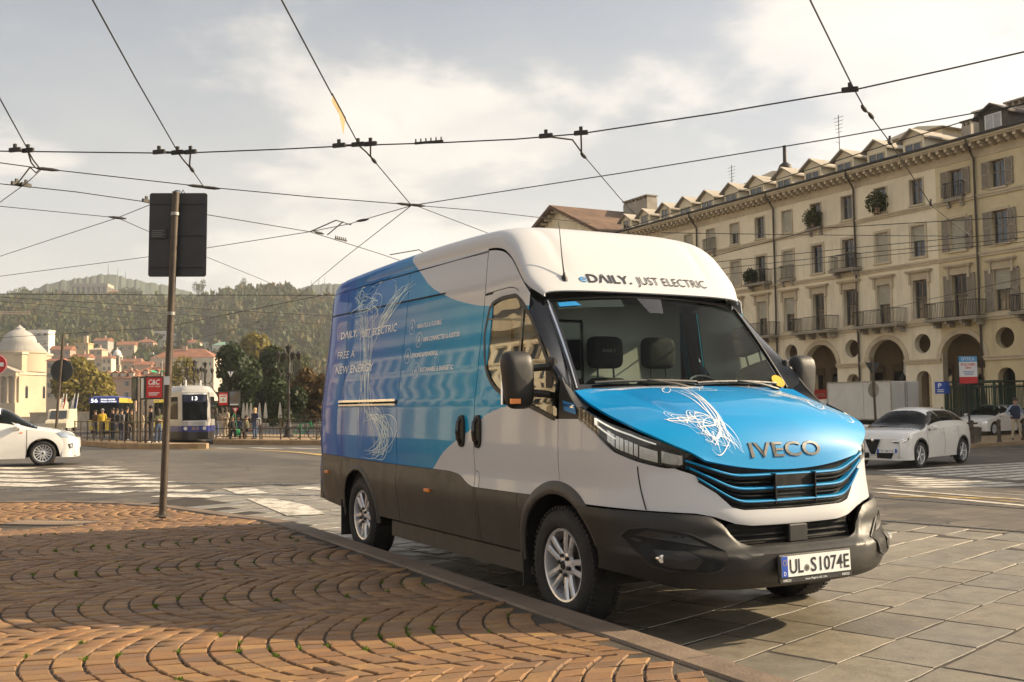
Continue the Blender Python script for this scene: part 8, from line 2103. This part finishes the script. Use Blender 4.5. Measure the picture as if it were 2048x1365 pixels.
# ---------------------------------------------------------------- people
def person(u, dep, label, top='c_black', legs='c_navy', shoes='c_black', hair='hair', pose='stand', face=0., h=1.72, dz=.24, extra=None, sleeves=True, longhair=False):
 k = h/1.75; P = on_ground(u, dep, dz); root = empty('person', P, -TH-PI/2+face, label, 'person')
 # joints, facing +x
 J = dict(pel=(0, 0, .95), wai=(0, 0, 1.08), che=(.01, 0, 1.32), nek=(0, 0, 1.47), hd0=(.01, 0, 1.56), hd=(.02, 0, 1.66), top=(.01, 0, 1.73))
 for s, n in ((1, 'L'), (-1, 'R')):
  J.update({'sh'+n: (0, s*.175, 1.41), 'el'+n: (-.03, s*.235, 1.13), 'wr'+n: (.05, s*.235, .90), 'pa'+n: (.07, s*.235, .83), 'hi'+n: (0, s*.085, .90), 'kn'+n: (.02, s*.10, .49), 'an'+n: (-.01, s*.10, .09), 'to'+n: (.15, s*.12, .035)})
 if pose == 'phone': J.update(elL=(.02, .22, 1.14), wrL=(.22, .10, 1.22), paL=(.28, .06, 1.27))
 if pose == 'fold': J.update(elL=(.06, .25, 1.15), wrL=(.22, .02, 1.17), paL=(.24, -.06, 1.19), elR=(.06, -.25, 1.15), wrR=(.20, -.02, 1.13), paR=(.22, .06, 1.14))
 if pose == 'hips': J.update(elL=(-.06, .36, 1.17), wrL=(.03, .21, 1.02), paL=(.06, .15, .98), elR=(-.06, -.36, 1.17), wrR=(.03, -.21, 1.02), paR=(.06, -.15, .98), knL=(.04, .15, .49), anL=(.0, .20, .09), toL=(.14, .24, .035), knR=(.02, -.13, .49), anR=(-.02, -.16, .09), toR=(.12, -.2, .035))
 if pose == 'walk': J.update(knL=(.16, .09, .50), anL=(.20, .09, .09), toL=(.34, .10, .05), knR=(-.08, -.09, .48), anR=(-.30, -.09, .14), toR=(-.18, -.10, .03), elL=(-.12, .22, 1.15), wrL=(-.06, .22, .93), paL=(-.02, .22, .87), elR=(.08, -.22, 1.14), wrR=(.22, -.20, .98), paR=(.27, -.19, .93))
 if pose == 'sit':
  for q in ('pel', 'wai', 'che', 'nek', 'hd0', 'hd', 'top', 'shL', 'shR', 'elL', 'elR'): x, y, z = J[q]; J[q] = (x-.05*(z-.9), y, z-.45)
  for s, n in ((1, 'L'), (-1, 'R')): J.update({'hi'+n: (.02, s*.09, .48), 'kn'+n: (.46, s*.11, .50), 'an'+n: (.50, s*.11, .10), 'to'+n: (.65, s*.12, .04), 'wr'+n: (.18, s*.18, .58), 'pa'+n: (.26, s*.15, .55)})
 R_ = dict(pel=.125, wai=.115, che=.135, nek=.055, hd0=.075, hd=.092, top=.07)
 for n in 'LR': R_.update({'sh'+n: .062, 'el'+n: .046, 'wr'+n: .032, 'pa'+n: .036, 'hi'+n: .095, 'kn'+n: .062, 'an'+n: .042, 'to'+n: .038})
 E = [('pel', 'wai'), ('wai', 'che'), ('che', 'nek'), ('nek', 'hd0'), ('hd0', 'hd'), ('hd', 'top')]
 for n in 'LR': E += [('che', 'sh'+n), ('sh'+n, 'el'+n), ('el'+n, 'wr'+n), ('wr'+n, 'pa'+n), ('pel', 'hi'+n), ('hi'+n, 'kn'+n), ('kn'+n, 'an'+n), ('an'+n, 'to'+n)]
 for s, n in ((1, 'L'), (-1, 'R')):                                  # fingers and thumb
  d = (Vector(J['pa'+n])-Vector(J['wr'+n])).normalized(); sd = Vector((d.z, 0, -d.x)) if abs(d.z) > .3 else Vector((0, 0, 1))
  for q, (o, ln) in enumerate(((-.024, .075), (-.008, .088), (.008, .084), (.024, .066))): nm = 'f%d%s' % (q, n); J[nm] = tuple(Vector(J['pa'+n])+d*ln+sd*o*1.3); R_[nm] = .011; E.append(('pa'+n, nm))
  J['th'+n] = tuple(Vector(J['wr'+n]).lerp(Vector(J['pa'+n]), .5)+sd*.05+d*.02); R_['th'+n] = .012; E.append(('pa'+n, 'th'+n))
 names = list(J); me = bpy.data.meshes.new('body'); me.from_pydata([J[n] for n in names], [], []) if False else me.from_pydata([J[n] for n in names], [(names.index(a), names.index(b)) for a, b in E], [])
 o = bpy.data.objects.new('body', me); COL.objects.link(o); md = o.modifiers.new('skin', 'SKIN'); md.use_smooth_shade = True
 for i, n in enumerate(names): sv = me.skin_vertices[0].data[i]; sv.radius = (R_[n], R_[n]*(1.35 if n in ('che', 'wai', 'pel') else 1)); sv.use_root = (n == 'pel')
 sb = o.modifiers.new('sub', 'SUBSURF'); sb.levels = 1; sb.render_levels = 1
 bpy.context.view_layer.update(); m2 = bpy.data.meshes.new_from_object(o.evaluated_get(bpy.context.evaluated_depsgraph_get())); bpy.data.objects.remove(o); bpy.data.meshes.remove(me)
 m2.materials.clear()
 for c in (top, legs, shoes, 'skin'): m2.materials.append(M_(c))
 cls = {}
 for a, b in E:
  key = 0
  if a in ('nek', 'hd0', 'hd') or b == 'nek' and False: key = 3
  elif a[:2] in ('hi',) or a[:2] == 'kn' or b[:2] == 'hi': key = 1
  elif a[:2] == 'an': key = 2
  elif a[:2] in ('wr', 'pa'): key = 3
  elif a[:2] == 'el' and not sleeves: key = 3
  cls[(a, b)] = key
 segs = [(Vector(J[a]), Vector(J[b]), cls[(a, b)]) for a, b in E]
 for p in m2.polygons:
  c = p.center; best = (9e9, 0)
  for a, b, key in segs:
   ab = b-a; t = max(0, min(1, (c-a).dot(ab)/max(1e-9, ab.length_squared))); d = (c-(a+ab*t)).length
   if d < best[0]: best = (d, key)
  p.material_index = best[1]; p.use_smooth = True
 bo = link('body', m2, root); bo.scale = (k, k, k)
 hz = Vector(J['hd']); mb = MB(); mb.lathe([(.0, .118), (.06, .108), (.098, .06), (.105, .01), (.096, -.03)]+([(.10, -.12), (.085, -.22)] if longhair else []), 16, Matrix.Translation(hz+Vector((-.018, 0, .0))) @ Matrix.Rotation(-.22, 4, 'Y')); ho = mb.build('hair', hair, root, True); ho.scale = (k, k, k)
 mb = MB(); mb.add([hz+Vector(q) for q in ((.088, -.014, -.01), (.088, .014, -.01), (.112, 0, -.02), (.086, 0, .03))], [(0, 1, 2), (0, 2, 3), (1, 3, 2)]); no = mb.build('nose', 'skin', root); no.scale = (k, k, k)
 if extra: extra(root, k, hz, J)
 return root
def bag(mat_, x=-.05, y=.28, z=.85, w=.10, d=.30, h=.34):
 def f(root, k, hz, J): b = MB().bbox(x-w/2, x+w/2, y-d/2, y+d/2, z-h/2, z+h/2, .03).build('bag', mat_, root); MB().tube([(x, y, z+h/2), (0, .12, 1.45), (x, -.05, 1.2)], .012, 6).build('strap', mat_, b)
 return f
def backpack(mat_):
 return lambda root, k, hz, J: MB().bbox(-.30, -.12, -.15, .15, 1.02, 1.42, .05).build('backpack', mat_, root)
def shades(root, k, hz, J):
 b = MB(); [b.bbox(.078, .098, e*.035-.028, e*.035+.028, -.004, .032, .006, Matrix.Translation(hz)) for e in (-1, 1)]; b.build('sunglasses', 'gloss_black', root)
 mb = MB(); mb.lathe([(.165, .90), (.178, 1.05), (.19, 1.25), (.175, 1.40), (.10, 1.46)], 18, Matrix.Diagonal((.92, 1.12, 1, 1))); mb.build('waistcoat', 'c_navy', root, True)
person(2030, 43, 'man in navy waistcoat, light trousers and dark glasses, hands on hips, by the arcade', 'c_lblue', 'c_beige', 'c_brown', 'hair', 'hips', .12, 1.76, .14, shades)
person(205, 62, 'person in a bright yellow jacket at the left of the waiting people', 'c_yellow', 'c_black', 'c_black', 'hair_grey', 'stand', .4, 1.75)
person(191, 66, 'person in a brown jacket left of the yellow jacket', 'c_brown', 'c_navy', 'c_black', 'hair', 'stand', -.3, 1.68)
person(226, 58, 'tall person in black with arms folded right of the yellow jacket', 'c_black', 'c_black', 'c_black', 'hair', 'fold', -.6, 1.78)
person(234, 56.5, 'person in black jacket and blue jeans walking by the railing end', 'c_black', 'c_denim', 'c_black', 'hair', 'walk', .9, 1.74)
person(243, 55, 'person in grey with a dark backpack at the middle of the waiting group', 'c_grey', 'c_navy', 'c_black', 'hair', 'stand', 2.6, 1.72, .24, backpack('c_black'))
person(254, 54, 'person in black jacket with grey sleeves facing left in the waiting group', 'c_black', 'c_black', 'c_white', 'hair', 'phone', 2.2, 1.82)
person(263, 55.5, 'person in a dark olive coat behind the railing posts', 'c_olive', 'c_black', 'c_black', 'hair', 'stand', .2, 1.70)
person(281, 53.5, 'person in a beige coat between the panel posts', 'c_beige', 'c_black', 'c_black', 'hair', 'stand', -.4, 1.66, longhair=True)
person(302, 50.8, 'tall man in black with white shoes standing below the red panel', 'c_black', 'c_navy', 'c_white', 'hair', 'phone', -.9, 1.84)
person(317, 50, 'person in an olive jacket and blue jeans with white shoes beside the sign pole', 'c_olive', 'c_denim', 'c_white', 'hair', 'fold', .7, 1.66, longhair=True)
person(432, 60, 'person in a black jacket and jeans just right of the tram', 'c_black', 'c_denim', 'c_white', 'hair', 'phone', .7, 1.72, longhair=True)
person(444, 58.5, 'woman in a beige top and white trousers right of the tram', 'c_beige', 'c_cream', 'c_white', 'hair', 'stand', .1, 1.70, longhair=True)
person(452, 58, 'woman in a tan jacket and pale trousers beside the woman in white trousers', 'c_beige', 'c_beige', 'c_white', 'hair', 'fold', -.4, 1.74, longhair=True)
person(465, 57, 'person in black sitting with a green bag below the poster panels', 'c_black', 'c_black', 'c_white', 'hair', 'sit', .4, 1.70, .24, bag('c_green', .3, .22, .35))
person(477, 57.5, 'person in dark clothes sitting right of the green bag', 'c_navy', 'c_black', 'c_black', 'hair', 'sit', .6, 1.70)
person(494, 56.5, 'person in jeans sitting with legs stretched left of the blonde woman', 'c_olive', 'c_denim', 'c_white', 'hair', 'sit', 1.3, 1.72)
person(510, 56, 'woman with pale hair in navy jacket and jeans with a white bag', 'c_navy', 'c_denim', 'c_black', 'w_ochre', 'stand', -.5, 1.68, .24, bag('c_white', .0, .26, .95), longhair=True)
for (u, d_) in ((468, 57.2), (480, 57.7), (497, 56.7)):
 P = on_ground(u, d_, .24); b = empty('stop_bench', P+Vector((st*.0, 0, 0)), -TH, {468: 'low bench under the person with the green bag', 480: 'low bench under the person in dark clothes', 497: 'low bench under the person in jeans'}[u], 'bench', 'benches on the platform'); MB().bbox(-.35, .35, .0, .45, .38, .44, .01).build('seat', 'wood_frame', b)
 for x in (-.28, .28): MB().box(x-.03, x+.03, .05, .4, 0, .38).build('leg', 'iron', b)
# ---------------------------------------------------------------- overhead wires
def wire(label, uv, z=6.2, r=.012, sag=0., parts=()):
 """uv: picture points the wire passes; it hangs at height z (or a list of heights)"""
 zs = z if isinstance(z, (list, tuple)) else [z]*len(uv); P = [on_z(u, v, zz) for (u, v), zz in zip(uv, zs)]; o = P[0]
 e = empty('overhead_wire', o, 0, label, 'wire', 'overhead tram wires'); pts = []
 for a, b in zip(P, P[1:]): pts += [a.lerp(b, k/4)-o for k in range(4)]
 pts.append(P[-1]-o); MB().tube(pts, r, 6).build('cable', 'wire', e, True)
 for (kind, u, v) in parts:
  q = on_z(u, v, zs[0])-o; d = (P[-1]-P[0]).normalized()
  if kind == 'clamp':
   M = Matrix.Translation(q) @ Vector((1, 0, 0)).rotation_difference(d).to_matrix().to_4x4(); mb = MB(); mb.bbox(-.13, .13, -.03, .03, -.02, .06, .012, M); mb.box(-.03, .03, -.02, .02, .05, .13, M); mb.build('clamp', 'iron', e)
  if kind == 'knot': mb = MB(); mb.tube([q-d*.22, q-d*.1, q+d*.1, q+d*.22], [.015, .035, .035, .015], 8); mb.build('insulator', 'iron', e, True)
  if kind == 'spikes':
   M = Matrix.Translation(q) @ Vector((1, 0, 0)).rotation_difference(d).to_matrix().to_4x4(); mb = MB(); mb.box(-.28, .28, -.02, .02, .0, .04, M)
   for i in range(6): mb.box(-.27+.1*i, -.25+.1*i, -.012, .012, .03, .10, M)
   mb.build('splice', 'iron', e)
 return e
def pull(e, uv, z=6.2, r=.016, mat_='bracket'):
 o = e.location; P = [on_z(u, v, zz)-o for (u, v), zz in zip(uv, z if isinstance(z, (list, tuple)) else [z]*len(uv))]; MB().tube(P, r, 6).build('pull_off_bracket', mat_, e, True)
w1 = wire('longest tram wire curving across the whole sky from left edge to upper right', [(-60, 302), (180, 305), (355, 307), (560, 299), (720, 291), (880, 286), (1030, 279), (1160, 268), (1440, 226), (1700, 182), (1900, 138), (2110, 90)], 6.2, .0125, parts=[('clamp', 30, 302), ('clamp', 56, 303), ('clamp', 318, 306), ('clamp', 355, 307), ('clamp', 381, 306), ('clamp', 678, 293), ('clamp', 716, 291), ('clamp', 741, 290), ('spikes', 858, 287), ('clamp', 1092, 274), ('clamp', 1162, 268), ('clamp', 1700, 182)])
pull(w1, [(355, 305), (368, 322), (382, 338)]); pull(w1, [(381, 306), (379, 330), (384, 340)]); pull(w1, [(716, 290), (733, 305), (748, 322)]); pull(w1, [(741, 290), (741, 312), (748, 322)]); pull(w1, [(1090, 273), (1145, 280), (1166, 309)]); pull(w1, [(1162, 268), (1163, 305)]); pull(w1, [(318, 304), (355, 305)], 6.24); pull(w1, [(678, 291), (716, 290)], 6.24); pull(w1, [(56, 302), (66, 320), (80, 338)]); pull(w1, [(56, 303), (62, 325), (70, 335)])
wire('slanting wire from the top edge down to the left sign', [(150, -70), (185, 0), (270, 155), (355, 303)], 6.25, .012); wire('short wire from the left pull off to the left junction above the sign', [(384, 340), (408, 375)], 6.2, .011, parts=[('knot', 384, 340)])
w9 = wire('slanting wire from the top edge with a torn pennant hanging on it', [(530, -65), (563, 0), (664, 190), (718, 290)], 6.25, .012); wire('wire from the middle pull off down to the central junction', [(748, 322), (822, 410)], 6.2, .011, parts=[('knot', 748, 322)])
w10 = wire('slanting wire from the top right running down across the palace', [(1580, -75), (1620, 0), (1706, 175), (1728, 215), (1780, 285), (1862, 410), (1935, 470)], 6.25, .012, parts=[('knot', 1728, 218), ('knot', 1742, 232), ('clamp', 1780, 286), ('clamp', 1862, 409), ('knot', 1935, 470)])
wire('slanting wire at the upper left edge', [(-30, 145), (0, 198), (56, 300)], 6.25, .012)
wire('wire from the left edge past the sign to the central junction', [(-60, 318), (0, 326), (80, 337), (408, 374), (620, 394), (822, 410)], 6.2, .011, parts=[('knot', 95, 339), ('knot', 396, 373), ('knot', 420, 376), ('knot', 810, 409), ('knot', 834, 411)])
wl = wire('second wire from the left edge passing behind the sign down to the van roof', [(-60, 360), (0, 368), (150, 384), (290, 404), (415, 430), (620, 464), (760, 508), (860, 542), (960, 575)], 6.2, .011, parts=[('clamp', 33, 370), ('clamp', 52, 372), ('clamp', 293, 404), ('knot', 638, 466), ('spikes', 682, 481)])
pull(wl, [(33, 370), (60, 335), (72, 346), (80, 338)]); pull(wl, [(620, 464), (672, 441), (702, 450)]); pull(wl, [(655, 470), (686, 444)]); pull(wl, [(780, 510), (838, 500), (862, 514)]); pull(wl, [(812, 521), (850, 506)])
wire('wire from the far left edge to the left crossing point', [(-50, 406), (0, 413), (235, 436)], 6.2, .009, parts=[('knot', 235, 436)]); wire('wire rising from the left edge through the left crossing point to the sign', [(-40, 528), (0, 513), (235, 436), (300, 410)], 6.2, .009); wire('wire falling from the left crossing point behind the sign to the ridge', [(235, 436), (410, 513), (530, 562), (600, 600)], 6.2, .009); wire('low wire rising from the left edge behind the sign towards the long pull off', [(-40, 562), (0, 553), (290, 515), (410, 497), (620, 464), (700, 448), (822, 412)], 6.2, .010, parts=[('knot', 725, 441)]); wire('short wire at the left edge rising to the left pull off', [(-30, 432), (0, 405), (55, 365), (82, 340)], 6.2, .009)
wire('wire rising from the central junction to the upper right corner', [(826, 411), (1240, 347), (1650, 280), (2048, 209), (2110, 198)], 6.2, .011); wire('wire falling from the central junction behind the van roof', [(830, 411), (1000, 476), (1080, 507)], 6.2, .009); wire('nearly level wire from the central junction to the pavilion roof', [(830, 411), (960, 422), (1092, 437), (1180, 447)], 6.2, .009); wire('long diagonal wire from the central junction down to the hillside', [(822, 412), (690, 515), (600, 590), (515, 644), (455, 664), (330, 690)], [6.2, 6.2, 6.2, 6.2, 6.0, 5.8], .010, parts=[('knot', 515, 644)])
wire('wire from the bracket near the middle down to the palace eaves', [(1166, 310), (1240, 397), (1272, 430), (1325, 466)], 6.2, .010, parts=[('knot', 1167, 312)]); wire('upper wire skimming the palace dormers to the right edge', [(1235, 462), (1450, 393), (1780, 288), (2048, 207), (2110, 188)], 6.2, .010)
for i, (a, b, c) in enumerate((((1325, 466), (1600, 470), (1935, 473)), ((1400, 528), (1700, 497), (2110, 458)), ((1420, 540), (1740, 505), (2110, 470)), ((1430, 552), (1760, 512), (2110, 478)), ((1400, 520), (1640, 457), (2110, 430)))):
 wire(('level wire across the third floor of the palace', 'upper of three close wires across the second floor of the palace', 'middle of three close wires across the second floor of the palace', 'lowest of three close wires across the second floor of the palace', 'wire rising across the palace from the van windscreen')[i], [a, b, c], 6.2, .011)
wire('wire rising from the balcony to the shuttered palace across the first floor', [(1740, 625), (1900, 590), (2100, 545)], 6.2, .013)
for i, (a, b) in enumerate((((-40, 588), (690, 591)), ((-40, 592), (690, 634)), ((-40, 600), (690, 652)), ((-40, 610), (640, 667)))): wire(('topmost of four level wires crossing the wooded hill', 'second of four wires crossing the wooded hill', 'third of four wires crossing the wooded hill', 'lowest of four wires crossing the wooded hill')[i], [a, ((a[0]+b[0])/2, (a[1]+b[1])/2+1), b], 6.2, .016)
wire('wire rising across the lower hill from the dome to the van', [(0, 676), (330, 655), (500, 620), (660, 588)], [5.8, 5.8, 6.0, 6.2], .014)
o = w9.location; pn = empty('pennant', on_z(664, 190, 6.22), 0, 'torn brown pennant hanging from the middle slanting wire', 'pennant'); d1 = on_z(690, 238, 6.22)-pn.location; k = (pn.location-Vector((0, 0, CH))).dot(fw)/F
mb = MB(); mid = d1*.55; dn = Vector((0, 0, -1))*k*1.03; th_ = Vector((.004, .004, 0))
for tri in ((Vector((0, 0, 0)), dn*14, mid+dn*14, mid), (mid, mid+dn*16, d1*.86+dn*40, d1+dn*2)): n = len(mb.v); mb.v += [tuple(p) for p in tri]+[tuple(p+th_) for p in tri]; mb.f += [(n, n+1, n+2, n+3), (n+7, n+6, n+5, n+4)]+[(n+i, n+4+i, n+4+(i+1) % 4, n+(i+1) % 4) for i in range(4)]
mb.build('cloth', 'pennant', pn); MB().tube([(0, 0, .01), tuple(d1+Vector((0, 0, .01)))], .018, 6).build('hem', 'iron', pn)
# ---------------------------------------------------------------- air
def haze():
 m, nt, b = new_mat('haze_air'); nt.nodes.remove(b); out = [x for x in nt.nodes if x.type == 'OUTPUT_MATERIAL'][0]
 v = nt.nodes.new('ShaderNodeVolumePrincipled'); v.inputs['Density Attribute'].default_value = ''; v.inputs['Color'].default_value = (.93, .95, .97, 1); v.inputs['Density'].default_value = HAZE; v.inputs['Anisotropy'].default_value = .2
 nt.links.new(v.outputs[0], out.inputs['Volume']); m.cycles.homogeneous_volume = True
 o = MB().box(-1620, 1620, -450, 1620, -22, 205).build('haze', 'haze_air'); tag(o, 'pale warm haze filling the air over the square and the hills', 'haze', kind='stuff')
HAZE = .00024
haze()
